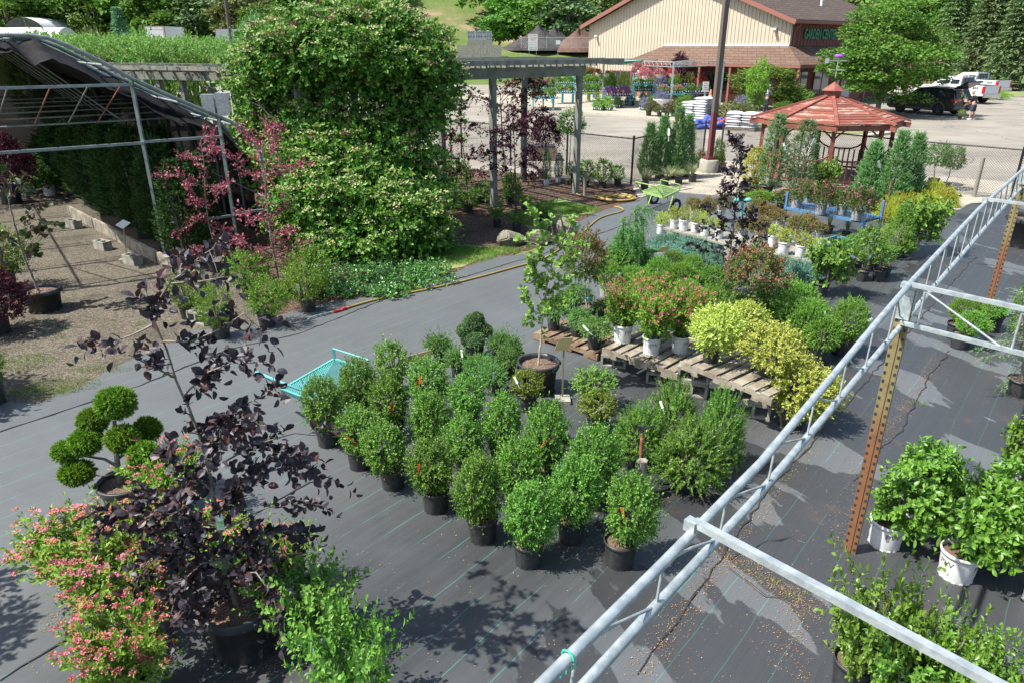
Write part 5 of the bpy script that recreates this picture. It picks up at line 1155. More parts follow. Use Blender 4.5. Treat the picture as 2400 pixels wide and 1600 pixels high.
# right side hydrangeas
GH = 'hydrangeas in white pots'
for a in ((2066, 1295, 2030, 2190, 1128, 82, W, 'hydrangea in a lettered white pot just right of the slotted post'), (2150, 1225, 2080, 2232, 1052, 80, W, 'hydrangea behind the lettered pot, leaning over the aisle'), (2231, 1372, 2200, 2380, 1158, 88, W, 'hydrangea in a white pot with a white label stake, right of the aisle'), (2335, 1300, 2252, 2420, 1095, 84, W, 'large hydrangea behind the labelled white pot'), (2430, 1440, 2365, 2520, 1195, 90, W, 'hydrangea cut by the right edge'), (2398, 1168, 2332, 2460, 985, 78, W, 'hydrangea in a white pot at the right edge under the spruce')):
    plant('hydrangea', a[0], a[1], a[2], a[3], a[4], (a[6], a[5]), a[7], group=GH, cb=.75, tagc='w' if 'stake' in a[7] else None)
for a in ((1985, 1640, 1895, 2120, 1365, 100, 'twiggy hydrangea under the cross tube at the bottom right'), (2170, 1680, 2080, 2270, 1440, 100, 'twiggy hydrangea at the bottom edge right of the first twiggy one'), (2330, 1720, 2225, 2420, 1530, 100, 'twiggy hydrangea in the bottom right corner'), (2080, 1720, 1990, 2200, 1500, 100, 'twiggy hydrangea cut by the bottom edge under the cross tube')):
    plant('twighyd', a[0], a[1], a[2], a[3], a[4], (B, a[5]), a[6], group='twiggy hydrangeas at the bottom right', cb=.6)
for a in ((2236, 800, 2212, 2280, 702, 46, 'small globe shrub left of the upper slotted post'), (2246, 822, 2228, 2300, 732, 46, 'small globe shrub with a white card in front of the upper slotted post'), (2318, 782, 2284, 2345, 708, 46, 'small globe shrub right of the upper slotted post')):
    plant('globe', a[0], a[1], a[2], a[3], a[4], (B, a[5]), a[6], group='small globes by the upper post', tagc='w' if 'card' in a[6] else None)
plant('ilex', 2420, 840, 2345, 2470, 660, (B, 70), 'reddish tipped shrub cut by the right edge', cb=.5)
plant('sapling', 2398, 588, 2372, 2450, 445, ('bigblack', 96, .75), 'very large black pot at the right edge with a staked young tree', cb=1.1)
def hydrant():
    v = G(1737, 506, .01); t = root('yard_hydrant', v, 'turquoise metal hydrant behind the purple tree', 'hydrant', scale=.72)
    mb = MB(); mb.tube([(0, 0, 0), (0, 0, .55)], .05, 10); mb.blob((-.2, 0, .58), (.14, .12, .09), 1, .05); mb.blob((.2, 0, .58), (.14, .12, .09), 2, .05); mb.tube([(-.2, 0, .56), (.2, 0, .56)], .04, 8); mb.build('body', M['turq'], t)
hydrant()
# ---------------------------------------------------------------- trees traced as trunk and limb lines
def densify(P, step):
    R = [P[0]]
    for a, b in zip(P[:-1], P[1:]):
        k = max(1, int(np.linalg.norm(b - a) / step)); R += [a + (b - a) * (i + 1) / k for i in range(k)]
    return np.array(R)
def pxtree(name, label, cat, foot, pot, trunk, limbs, lm, r0=.02, dens=14, tw=.22, lpt=7, ll=.08, lw=.05, shape='o', spread=.35, bark='bark', seed=1, droop=.1, dens_trunk=0, group=None, z0=.01, start=0.0, stakes=False, ang=.85, twr=.35, flowers=None):
    g = np.random.default_rng(seed); X, Y, _ = G(*foot, z0); D = Hh = 0
    if pot: D = pot[1] * mpp(Y, z0); Y += D * .4; D = pot[1] * mpp(Y, z0 + .2); Hh = D * pot[2]
    t = root(name, (X, Y, z0), label, cat, group); o = np.array([X, Y, z0])
    if pot: rimpot(t, D, Hh, pot[0])
    T = [np.array(at(x, y, Y)) - o for x, y in trunk]
    if pot: T[0] = np.array([T[0][0] * .3, 0, Hh * .82])
    TT = densify(T, .08); n = len(TT); TT[1:-1] += g.normal(0, .004, (n - 2, 3))
    mb = MB(); mb.tube(TT, np.linspace(r0, r0 * .3, n), 8); mb.build('trunk', M[bark], t)
    lb = MB(); tips = []; dirs = []
    for li, L in enumerate(limbs):
        # the limb starts where its first photo point meets the trunk and drifts in depth
        y0 = 0.0; dy = g.uniform(-spread, spread); k = len(L)
        P = [np.array(at(x, y, Y + dy * (i / (k - 1)) ** .8 if k > 1 else Y)) - o for i, (x, y) in enumerate(L)]
        Q = densify(P, .06); m = len(Q)
        lb.tube(Q, np.linspace(r0 * .42, r0 * .12, m), 5)
        seg = np.linalg.norm(np.diff(Q, axis=0), axis=1).sum(); c = max(3, int(seg * dens * (2.3 if name == 'purple_beech' and li > 11 else 1)))
        f = g.uniform(.12, 1, c) * (m - 1); i0 = np.minimum(f.astype(int), m - 2); pp = Q[i0] + (Q[i0 + 1] - Q[i0]) * (f - i0)[:, None]
        d = unit(Q[i0 + 1] - Q[i0]); tips.append(pp); dirs.append(d * .7 + g.normal(0, .55, (c, 3)) + [0, 0, .15])
        tips.append(Q[-1:]); dirs.append(d[-1:] + [0, 0, .1])
    if dens_trunk:
        c = int(dens_trunk * np.linalg.norm(np.diff(TT, axis=0), axis=1).sum()); f = g.uniform(start, .99, c) * (n - 1); i0 = np.minimum(f.astype(int), n - 2)
        tips.append(TT[i0]); dirs.append(g.normal(0, .7, (c, 3)) + [0, 0, .4]); tips.append(TT[-1:]); dirs.append(np.array([[0, 0, 1.]]))
    Bp, Dd = np.concatenate(tips), unit(np.concatenate(dirs)); sl = tw * g.uniform(.5, 1.3, len(Bp))
    for p, d, s in zip(Bp[::2], Dd[::2], sl[::2]): lb.tube([p, p + d * s * .5, p + d * s + [0, 0, -droop * s * .8]], [r0 * .12, r0 * .09, r0 * .05], 3, cap=False)
    lb.build('limb', M[bark], t)
    fm = MB(); P, A, N = sprigs(g, Bp, Dd, sl, lpt, ang, droop, .5, t0=.2); sz = g.uniform(.65, 1.25, len(P))
    leaves(fm, P, A, N, ll * sz, lw * sz, 0, shape, .16); fm.build('foliage', M[lm], t)
    if stakes:
        for dx in (-.03, .035):
            sm = MB(); sm.tube([(dx, -.02, Hh * .8), (dx * 1.2, -.02, T[-1][2] * .62)], .010, 6); sm.build('stake', M['barkpale'], t)
        sm = MB()
        for f in (.3, .5): z = Hh + (T[-1][2] - Hh) * f; sm.tube([(-.05, -.035, z), (.05, -.035, z + .005)], .012, 5); sm.tube([(-.05, .02, z), (.05, .02, z + .005)], .012, 5)
        sm.build('tie', M['twine'], t)
    return t, o
# foreground purple beech
bt, bo = pxtree('purple_beech', 'tall purple beech with glossy dark leaves in the big black pot, left foreground', 'tree', (556, 1566), ('bigblack', 182, .78),
  [(548, 1480), (528, 1345), (512, 1225), (492, 1105), (470, 1030), (444, 955), (415, 890), (388, 815), (362, 752)],
  [[(470, 1030), (540, 965), (600, 935), (640, 915)], [(492, 1100), (600, 1040), (690, 1015), (742, 1020)], [(510, 1205), (610, 1110), (700, 1085), (795, 1130)], [(515, 1245), (620, 1190), (700, 1170), (745, 1185)],
   [(430, 925), (490, 870), (545, 850), (610, 850)], [(412, 885), (350, 855), (300, 830)], [(365, 758), (310, 785), (265, 800), (238, 800)], [(380, 800), (450, 800), (520, 770), (570, 735), (610, 770)], [(362, 752), (375, 700), (400, 660), (430, 640), (470, 600), (505, 580)],
   [(362, 752), (345, 700), (345, 690)], [(400, 665), (470, 660), (520, 650)], [(430, 640), (440, 610), (420, 600)], [(498, 1150), (430, 1090), (395, 1070)], [(515, 1235), (410, 1205), (330, 1195), (240, 1210)], [(520, 1285), (430, 1275), (340, 1320), (305, 1400)], [(522, 1300), (400, 1250), (300, 1245)],
   [(530, 1345), (600, 1340), (640, 1395), (655, 1460)], [(532, 1360), (480, 1400), (440, 1450)], [(525, 1320), (590, 1260), (680, 1240), (720, 1260)], [(528, 1340), (540, 1400), (590, 1450), (600, 1500)], [(510, 1215), (560, 1150), (640, 1060), (690, 1060)], [(485, 1080), (520, 1000), (580, 990)],
   [(505, 1190), (450, 1150), (400, 1160), (330, 1170)], [(525, 1310), (470, 1320), (420, 1370), (400, 1440)], [(520, 1270), (600, 1290), (650, 1300)], [(530, 1350), (500, 1430), (510, 1500)], [(515, 1240), (460, 1230), (380, 1290)]],
  'l_beech', .019, 19, .145, 5, .066, .046, 'o', .55, 'bark', 3, .4, 10, start=.25)
for nm, ptz, m, a in (('nursery_tag', (515, 1222), 'twine', (.05, .004, .13)),):
    mb = MB(); q = np.array(at(*ptz, bt.location.y - .06)) - bo; mb.box(q, a, .2); mb.build(nm, M['hose' if 0 else 'taggreen'], bt)
# ginkgo in the big pot
pxtree('ginkgo_tree', 'slender young ginkgo with fan leaves in a big black pot in the centre', 'tree', (1262, 932), ('bigblack', 98, .78), [(1262, 862), (1268, 790), (1276, 700), (1290, 640), (1300, 570), (1290, 520)],
  [[(1275, 720), (1250, 660), (1245, 610), (1240, 640)], [(1285, 650), (1320, 620), (1345, 600)], [(1300, 570), (1260, 520), (1245, 495)], [(1295, 590), (1330, 545), (1340, 520)], [(1272, 740), (1240, 720), (1232, 690)], [(1275, 700), (1310, 660), (1330, 660)], [(1290, 640), (1255, 570), (1225, 565)], [(1270, 760), (1250, 750), (1238, 760)], [(1276, 700), (1300, 720), (1330, 690)], [(1280, 680), (1250, 640), (1245, 615)], [(1300, 575), (1330, 580), (1355, 575)], [(1272, 720), (1295, 690), (1310, 700)]],
  'l_gink', .013, 30, .10, 6, .06, .058, 'f', .2, 'barkpale', 5, .1, 14, start=.35)
# two standard lilacs
def standard(kind, foot, pot, trunk, head, label, bark='barkpale', z0=.01, nm='lilac_tree', stakes=True, r=.014, cat='tree', wd=None, group=None):
    X, Y, _ = G(*foot, z0); D = pot[1] * mpp(Y, z0); Y += D * .4; Hh = D * pot[2]
    t = root(nm, (X, Y, z0), label, cat, group); o = np.array([X, Y, z0]); rimpot(t, D, Hh, pot[0])
    x0, x1, y0, y1 = head; q = mpp(Y, 1.); a = np.array(at((x0 + x1) / 2, y1, Y)) - o; b = np.array(at((x0 + x1) / 2, y0, Y)) - o; w, h = (x1 - x0) * q, (b - a)[2]
    cm = crown_meshes(kind, 1); s = (0, *cm['dim'])
    for part in ('foliage', 'flowers'):
        if part in cm: inst(part, cm[part], t, tuple(a), (w / s[1], (wd or w) / s[1], h / s[2]), 1.0)
    mb = MB(); c = (a + b) / 2; mb.tube([(0, 0, Hh * .8), tuple(a * [.6, 1, .7]), tuple(c)], [r, r * .9, r * .6], 7)
    for k in range(7): an = k * .9; mb.tube([tuple(a + [0, 0, h * .1]), tuple(a + np.array([math.cos(an) * w * .3, math.sin(an) * w * .3, h * .7]))], [r * .5, r * .2], 4)
    mb.build('trunk', M[bark], t)
    if stakes:
        sm = MB(); sm.tube([(.04, -.02, Hh * .8), tuple(a * [.9, 1, 1.05] + [.03, -.02, 0])], .012, 6); sm.build('stake', M['barkpale'], t)
        sm = MB()
        for f in (.35, .75): z = Hh + (a[2] - Hh) * f; sm.tube([(-.03 + a[0] * f * .6, -.03, z), (.06 + a[0] * f * .6, -.03, z)], .014, 6)
        sm.build('tie', M['twine'], t)
    return t
standard('lilachead', (1376, 757), ('black', 46, .8), None, (1322, 1420, 548, 665), 'standard lilac with spent brownish blooms, left one beside the ginkgo')
standard('lilachead', (1742, 805), ('black', 46, .8), None, (1695, 1828, 580, 725), 'large standard lilac with spent brownish blooms in the middle of the display')
# weeping larch
pxtree('weeping_larch', 'green weeping larch with drooping curtains of needles', 'tree', (1478, 668), ('black', 30, .8), [(1478, 640), (1482, 585), (1470, 540), (1478, 505), (1490, 492)],
  [[(1478, 505), (1500, 485), (1525, 495)], [(1478, 508), (1462, 510), (1462, 560)], [(1490, 494), (1508, 520), (1508, 560)], [(1472, 545), (1440, 555), (1432, 590)], [(1475, 550), (1450, 575), (1448, 625)], [(1482, 570), (1505, 565), (1515, 610)], [(1480, 570), (1500, 590), (1502, 630)], [(1470, 540), (1490, 545), (1492, 600)], [(1478, 505), (1475, 520), (1480, 570)], [(1480, 560), (1462, 590), (1465, 630)], [(1490, 495), (1490, 520), (1495, 555)], [(1478, 575), (1486, 600), (1486, 632)], [(1470, 540), (1455, 545), (1447, 575)]],
  'l_larch', .02, 130, .16, 16, .035, .010, 'n', .25, 'barkdark', 7, 1.3, 20, start=.3)
# second purple beech behind the spireas
pxtree('purple_beech', 'dark purple beech in the middle of the display, spreading in front of the plank benches', 'tree', (1702, 700), ('black', 36, .8), [(1702, 670), (1708, 610), (1718, 550), (1722, 500), (1728, 440), (1735, 380), (1738, 330)],
  [[(1708, 610), (1670, 590), (1625, 575)], [(1712, 590), (1750, 560), (1790, 555)], [(1718, 550), (1680, 500), (1660, 490)], [(1720, 540), (1760, 500), (1775, 490)], [(1722, 505), (1700, 470), (1690, 460)], [(1725, 470), (1745, 430), (1755, 430)], [(1730, 430), (1712, 400), (1705, 395)], [(1735, 385), (1745, 350), (1735, 345)], [(1708, 620), (1680, 640), (1660, 650)], [(1718, 545), (1700, 540), (1650, 530)], [(1720, 520), (1750, 520), (1780, 530)], [(1706, 635), (1740, 640), (1760, 630)], [(1725, 460), (1708, 440), (1700, 435)], [(1736, 370), (1722, 335), (1715, 325)]],
  'l_beech', .014, 26, .13, 5, .085, .055, 'd', .4, 'barkdark', 9, .3, 20, start=.1)
# tricolour beeches at the shade house
for i, (ft, tr, lm, lb) in enumerate((((505, 640), [(505, 615), (498, 560), (485, 500), (480, 440), (478, 380), (470, 330), (482, 308)], [[(480, 440), (430, 415), (378, 410)], [(482, 455), (520, 440), (535, 430)], [(478, 390), (445, 370), (430, 365)], [(476, 370), (500, 345), (515, 350)], [(488, 500), (440, 530), (415, 545)], [(492, 530), (540, 550), (565, 565)], [(475, 340), (500, 318), (480, 305)], [(495, 560), (520, 580), (545, 600)], [(485, 490), (455, 470), (440, 440)], [(497, 565), (460, 590), (450, 600)]], 'pink tricolour beech left of the two, against the shade house end'),
  ((652, 690), [(652, 665), (645, 610), (635, 560), (628, 500), (622, 440), (618, 380), (612, 330)], [[(640, 580), (590, 590), (560, 560)], [(640, 570), (690, 580), (715, 575)], [(630, 510), (590, 520), (570, 500)], [(628, 500), (665, 490), (670, 470)], [(622, 440), (580, 400), (545, 370)], [(620, 410), (660, 400), (710, 390)], [(616, 360), (590, 330), (570, 300)], [(618, 380), (640, 350), (640, 300)], [(636, 560), (660, 540), (680, 545)], [(645, 610), (600, 610), (580, 620)], [(645, 610), (690, 600), (700, 590)], [(616, 350), (650, 310), (620, 285)]], 'pink tricolour beech right of the two, in front of the climbing hydrangea'))):
    pxtree('tricolour_beech', lb, 'tree', ft, ('black', 46, .7), tr, lm, 'l_tri', .018, 40, .18, 7, .055, .034, 'd', .6, 'bark', 11 + i, .1, 16, group='tricolour beeches', start=.25)
# redbud and Japanese maples
pxtree('redbud_tree', 'young redbud with dark leaves in a large black pot on the gravel', 'tree', (88, 737), ('bigblack', 84, .62), [(82, 688), (62, 620), (40, 550), (20, 470), (5, 420)], [[(62, 620), (80, 590), (70, 545)], [(45, 565), (80, 530), (120, 525)], [(35, 530), (80, 500), (100, 490)], [(25, 490), (5, 500), (-20, 500)], [(20, 470), (40, 440), (50, 420)], [(50, 580), (20, 560), (0, 555)], [(10, 430), (-10, 410), (-30, 420)], [(15, 450), (30, 410), (20, 400)]],
  'l_red', .022, 13, .14, 5, .10, .09, 'o', .35, 'bark', 15, .35, 0)
pxtree('red_maple', 'tall red and purple Japanese maple behind the middle pergola post', 'tree', (1188, 432), ('black', 30, .5), [(1186, 420), (1178, 340), (1174, 260), (1172, 215)], [[(1174, 225), (1160, 195), (1165, 180)], [(1176, 240), (1215, 200), (1260, 185)], [(1176, 260), (1215, 230), (1255, 220), (1275, 235)], [(1177, 290), (1220, 260), (1270, 260), (1285, 275)], [(1178, 310), (1225, 290), (1265, 280)], [(1176, 250), (1140, 235), (1110, 225)], [(1176, 265), (1150, 245), (1155, 250)], [(1215, 230), (1240, 200), (1270, 200)], [(1174, 235), (1195, 195), (1240, 180)], [(1178, 320), (1210, 290), (1250, 262)]], 'l_maple', .035, 26, .34, 11, .085, .045, 'd', .9, 'bark', 17, .45, 0)
pxtree('red_maple', 'dark purple Japanese maple spreading low between the pergola posts', 'tree', (1210, 512), ('black', 26, .6), [(1210, 500), (1209, 440), (1207, 380), (1205, 330), (1203, 290)], [[(1207, 385), (1170, 360), (1145, 362)], [(1207, 380), (1240, 350), (1265, 372)], [(1205, 335), (1175, 310), (1150, 310)], [(1205, 330), (1235, 300), (1255, 320)], [(1208, 400), (1180, 395), (1160, 390)], [(1208, 395), (1240, 385), (1262, 400)], [(1203, 300), (1190, 270), (1200, 260)], [(1204, 310), (1225, 280), (1235, 275)], [(1209, 420), (1235, 410), (1250, 415)], [(1206, 360), (1185, 340), (1165, 335)]], 'l_maple', .024, 36, .28, 10, .075, .04, 'd', .6, 'barkdark', 19, .35, 0)
pxtree('red_maple', 'bronze Japanese maple in the shade beside the climbing hydrangea', 'tree', (1095, 470), ('black', 24, .6), [(1095, 460), (1092, 400), (1085, 340), (1080, 300)], [[(1090, 400), (1060, 360), (1040, 350)], [(1090, 390), (1115, 355), (1130, 350)], [(1085, 345), (1065, 310), (1050, 320)], [(1082, 320), (1110, 290), (1120, 300)], [(1092, 415), (1050, 400), (1030, 405)], [(1092, 410), (1120, 400), (1130, 405)], [(1080, 300), (1075, 260), (1085, 250)]], 'l_maple', .022, 34, .28, 10, .075, .04, 'd', .6, 'barkdark', 21, .35, 0)
pxtree('green_maple', 'slim green leafed tree in front of the fence at the hydrangea edge', 'tree', (1058, 430), ('black', 22, .6), [(1058, 420), (1056, 340), (1055, 260), (1052, 205)], [[(1056, 260), (1040, 240), (1030, 240)], [(1055, 240), (1070, 215), (1080, 225)], [(1056, 300), (1035, 290), (1030, 300)], [(1056, 290), (1075, 280), (1085, 285)], [(1057, 330), (1075, 320), (1080, 325)], [(1053, 215), (1060, 200), (1050, 198)]], 'l_nine', .02, 26, .22, 8, .09, .06, 'd', .4, 'bark', 23, .3, 6, start=.4)
standard('weepmaple', (1272, 420), ('black', 26, .7), None, (1243, 1318, 275, 330), 'dark red weeping standard maple above the wooden crate', 'barkdark', nm='red_maple', stakes=False)
standard('ballhead', (1332, 436), ('black', 20, .7), None, (1306, 1372, 255, 320), 'loose green standard tree with thin stem beside the right pergola post', 'barkdark', nm='standard_tree', stakes=False)
standard('lilachead' if 0 else 'ballhead', (2192, 436), ('black', 26, .6), None, (2155, 2228, 336, 392), 'weeping green standard tree by the fence right of the upright junipers, left one', 'barkdark', nm='standard_tree', stakes=False)
standard('ballhead', (2218, 447), ('black', 26, .6), None, (2205, 2258, 345, 400), 'weeping green standard tree by the fence, right one near the leaning post', 'barkdark', nm='standard_tree', stakes=False)
# spruce with a few drooping boughs at the right edge
pxtree('spruce_tree', 'thin young spruce with drooping boughs in a black pot at the right edge', 'spruce', (2402, 935), ('black', 60, .7), [(2402, 880), (2400, 820), (2398, 760), (2396, 700)], [[(2400, 820), (2350, 830), (2310, 835)], [(2400, 800), (2345, 800), (2300, 815)], [(2400, 850), (2370, 880), (2350, 895)], [(2400, 870), (2365, 900), (2340, 920)], [(2398, 770), (2430, 790), (2460, 800)], [(2400, 860), (2430, 890), (2450, 910)], [(2398, 760), (2380, 775), (2365, 790)]], 'l_upj', .018, 26, .14, 22, .03, .007, 'n', .3, 'bark', 25, .5, 30, start=.2)
def crate():
    v = G(1271, 375, .004); t = root('wooden_crate', v, 'brown wooden crate with a black liner at the fence under the weeping maple', 'crate'); q = mpp(v[1]); w = 62 * q
    mb = MB()
    for k in range(3): mb.box((0, 0, .09 + .16 * k), (w, .7, .15))
    for x in (-w / 2, w / 2): mb.box((x, -.36, .25), (.08, .05, .5))
    mb.build('side_boards', M['palletdark'], t); mb = MB(); mb.box((0, 0, .53), (w * .94, .66, .10)); mb.build('liner', M['black'], t)
crate()
# ---------------------------------------------------------------- climbing hydrangea over the pergola corner
def climber():
    ctr = (-3.6, 16.6, 0); t = root('climbing_hydrangea', ctr, 'huge climbing hydrangea with cream flower heads smothering the pergola corner', 'vine'); o = np.array(ctr)
    g = np.random.default_rng(31); Bs = []; Ds = []; fl = []
    # (photo centre x, y, half width, half height, depth of the middle, depth half-extent, clusters)
    for x, y, rx, ry, Yc, rd, n in ((815, 112, 225, 88, 17.2, 1.7, 580), (675, 135, 105, 70, 17.3, 1.4, 200), (950, 148, 105, 66, 17.0, 1.3, 210), (850, 42, 105, 34, 17.4, 1.2, 150), (600, 180, 55, 65, 18.0, .8, 110), (1010, 190, 62, 75, 17.3, .8, 110), (660, 215, 80, 50, 17.6, .9, 110),
        (830, 270, 160, 90, 16.9, .9, 330), (940, 270, 90, 70, 17.0, .8, 130), (1000, 250, 50, 50, 17.0, .6, 60), (610, 330, 62, 80, 18.0, .6, 190), (640, 260, 60, 60, 17.9, .7, 120), (660, 400, 70, 60, 17.0, .7, 130), (720, 320, 80, 70, 17.2, .8, 130),
        (835, 390, 175, 90, 16.3, 1.0, 380), (960, 400, 70, 70, 16.6, .8, 110), (840, 500, 195, 105, 15.7, 1.2, 480), (760, 480, 110, 85, 15.6, 1.0, 200), (930, 530, 110, 90, 15.3, 1.0, 200), (860, 570, 150, 55, 14.9, .8, 180), (700, 400, 70, 60, 16.6, .7, 90), (1000, 530, 50, 60, 15.4, .6, 60)):
        u = rdirs(g, n); u[:, 1] = -np.abs(u[:, 1]) * (1 - 1.6 * (g.uniform(0, 1, n) < .25)); rr = (.62 + .38 * g.uniform(0, 1, n) ** .5) * (1 + .10 * np.sin(u[:, 0] * 7 + u[:, 2] * 9 + x))
        for (ux, uy, uz), r in zip(u, rr):
            p = np.array(at(x + rx * ux * r, y - ry * uz * r, Yc + rd * uy * r)) - o
            if p[2] < .12: continue
            Bs.append(p); Ds.append((ux, uy * 1.1 - .15, uz * .6 + .45)); 
    Bs = np.array(Bs); Ds = unit(np.array(Ds) + g.normal(0, .22, (len(Bs), 3)))
    # every cluster is a drooping shelf of leaves around its tip
    rep = 4; B2 = np.repeat(Bs, rep, 0) + g.normal(0, .11, (len(Bs) * rep, 3)) * [1, 1, .55]; D2 = unit(np.repeat(Ds, rep, 0) + g.normal(0, .45, (len(Bs) * rep, 3)))
    P, A, N = sprigs(g, B2, D2, .26 * g.uniform(.6, 1.2, len(B2)), 6, .95, .35, .4); k = g.uniform(.7, 1.25, len(P))
    mb = MB(); leaves(mb, P, A, N, .105 * k, .068 * k, 0, 'd', .15); mb.build('foliage', M['l_climb'], t)
    def heads(nm, sel, m, n, r, up):
        c = np.repeat(Bs[sel] + Ds[sel] * .26, n, 0); off = rdirs(g, len(c), -.2) * [1, 1, .35] * r * np.sqrt(g.uniform(.03, 1, (len(c), 1))); fb = MB()
        leaves(fb, c + off + [0, 0, up], unit(off + g.normal(0, .3, off.shape) * r), np.tile([0, 0, 1.], (len(c), 1)) + g.normal(0, .4, off.shape), .045, .045, 0, 'd', .1); fb.build(nm, M[m], t)
    out = Ds[:, 2] > .12; q = g.uniform(0, 1, len(Bs))
    heads('flower_heads', out & (q < .34), 'f_white', 24, .13, .03); heads('dry_flower_heads', out & (q > .91) & (Bs[:, 2] > 2.0), 'f_brown', 46, .13, .02)
    mb = MB()
    for i in range(26):
        a = g.uniform(-1.6, 1.4); b = g.uniform(-.9, .9); P0 = np.array([a * .6, b, 0]); P1 = np.array([a * .8 + g.normal(0, .3), b + g.normal(0, .2), 1.5]); P2 = np.array([a * 1.3 + g.normal(0, .4), b + .5, 3.2]); mb.tube(densify([P0, P1, P2], .25) + g.normal(0, .03, (len(densify([P0, P1, P2], .25)), 3)), g.uniform(.012, .035), 5)
    mb.build('vine_stems', M['barkdark'], t)
climber()
def ivy():
    g = np.random.default_rng(33); P = []
    for x, y, rx, ry, n in ((860, 655, 150, 35, 520), (790, 690, 60, 18, 120), (960, 660, 110, 26, 300), (900, 695, 60, 12, 130), (1000, 640, 60, 20, 120)):
        a = g.uniform(0, 6.28, n); r = np.sqrt(g.uniform(0, 1, n))
        for q, w in zip(a, r): v = G(x + rx * w * math.cos(q), y + ry * w * math.sin(q)); P.append((v[0], v[1], g.uniform(.02, .11)))
    P = np.array(P); D = unit(g.normal(0, .6, (len(P), 3)) + [0, 0, .7]); A_, B_, C_ = sprigs(g, P, D, .12, 6, 1.0, .2, .4); mb = MB(); leaves(mb, A_, B_, C_, .06 * g.uniform(.7, 1.2, len(A_)), .04, 0, 'd')
    tag(mb.build('ground_cover', M['l_ivy']), kind='stuff')
ivy()
def topvine():
    g = np.random.default_rng(35); c = (-13, 28, 0); t = root('pergola_vine', c, 'light green vine lying along the top of the left pergola', 'vine'); n = 2300
    f = g.uniform(0, 1, n); X = -18.6 + f * 10.6; Y0 = 30.6 - f * 4.4; P = np.stack([X + g.normal(0, .4, n), Y0 + g.normal(0, 1.0, n), 3.52 + .62 * np.sqrt(g.uniform(0, 1, n)) + .10 * np.sin(X * 2.1) * np.sin(Y0 * 3 + X) + .3 * (1 - f)], 1)
    D = unit(g.normal(0, .5, (n, 3)) + [0, -.2, .8]); A_, B_, C_ = sprigs(g, P - np.array(c), D, .34, 8, .9, .2, .4); mb = MB(); leaves(mb, A_, B_, C_, .10 * g.uniform(.7, 1.2, len(A_)), .055, 0, 'd'); mb.build('foliage', M['l_hedge'], t)
topvine()
# pompom conifers
def pompom(name, label, foot, pot, poms, trunk, limbs, bark, mkey, seed, L=.024, dens=1.0):
    X, Y, _ = G(*foot, .01); D = pot[1] * mpp(Y); Y += D * .4; D = pot[1] * mpp(Y, .2); Hh = D * pot[2]; g = np.random.default_rng(seed)
    t = root(name, (X, Y, .01), label, 'topiary'); o = np.array([X, Y, .01]); rimpot(t, D, Hh, pot[0])
    for x, y, rx, ry, dy in poms:
        q = mpp(Y + dy, .8); c = np.array(at(x, y, Y + dy)) - o; n = int(900 * dens * (rx * q / .18) ** 2) + 120
        u = rdirs(g, n); s = np.array([rx * q, rx * q * .85, ry * q]); lum = 1 + .05 * np.sin(u @ np.array([9, 5, 7]) + x)
        P = u * s * (.60 + .16 * g.uniform(0, 1, (n, 1))) * lum[:, None]; mb = MB(); a, b, c2 = sprigs(g, P, u + g.normal(0, .25, u.shape), rx * q * .22, 12, .5, 0, .4)
        leaves(mb, a, b, c2, L * g.uniform(.7, 1.3, len(a)), L * .4, 0, 'n'); mb.blob((0, 0, 0), s * .60, 1, .03, 12, 8); mb.build('pompom', M[mkey], t, tuple(c))
    mb = MB()
    for L_, r in limbs: P = [np.array(at(x, y, Y + d)) - o for x, y, d in L_]; mb.tube(densify(P, .05), np.linspace(r, r * .6, len(densify(P, .05))), 7)
    mb.build('trunk', M[bark], t)
pompom('pompom_topiary', 'pompom topiary conifer with seven clipped balls in a wide black pot', (284, 1215), ('bigblack', 124, .6),
  [(272, 943, 48, 38, .1), (218, 985, 37, 31, .15), (346, 1004, 33, 31, .25), (287, 1028, 41, 34, -.05), (335, 1067, 39, 36, -.15), (200, 1035, 40, 32, 0), (157, 1056, 36, 26, 0), (180, 1107, 43, 27, -.1)],
  None, [([(283, 1130, 0), (276, 1090, 0), (272, 1045, 0), (268, 985, .1)], .030), ([(276, 1092, 0), (245, 1075, 0), (200, 1068, 0)], .016), ([(280, 1105, 0), (250, 1113, -.1), (215, 1112, -.1)], .015), ([(273, 1060, 0), (250, 1030, .1), (232, 1005, .15)], .014), ([(280, 1100, 0), (305, 1085, -.1), (325, 1080, -.15)], .015), ([(275, 1075, 0), (310, 1050, .15), (338, 1020, .25)], .014), ([(272, 1060, 0), (280, 1045, -.05)], .014)], 'bark', 'l_pom', 41)
pompom('pompom_topiary', 'rounded grey green pompom conifer in a small pot among the junipers', (1110, 848), ('black', 52, .8), [(1110, 760, 30, 26, .1), (1085, 775, 18, 18, 0), (1137, 775, 20, 18, .05), (1114, 798, 24, 20, -.1), (1095, 795, 18, 16, -.05), (1118, 745, 18, 14, .1)], None, [([(1106, 822, 0), (1104, 800, 0), (1108, 770, .05)], .02), ([(1112, 822, 0), (1118, 795, 0)], .015)], 'bark', 'l_arbg', 43, .02)
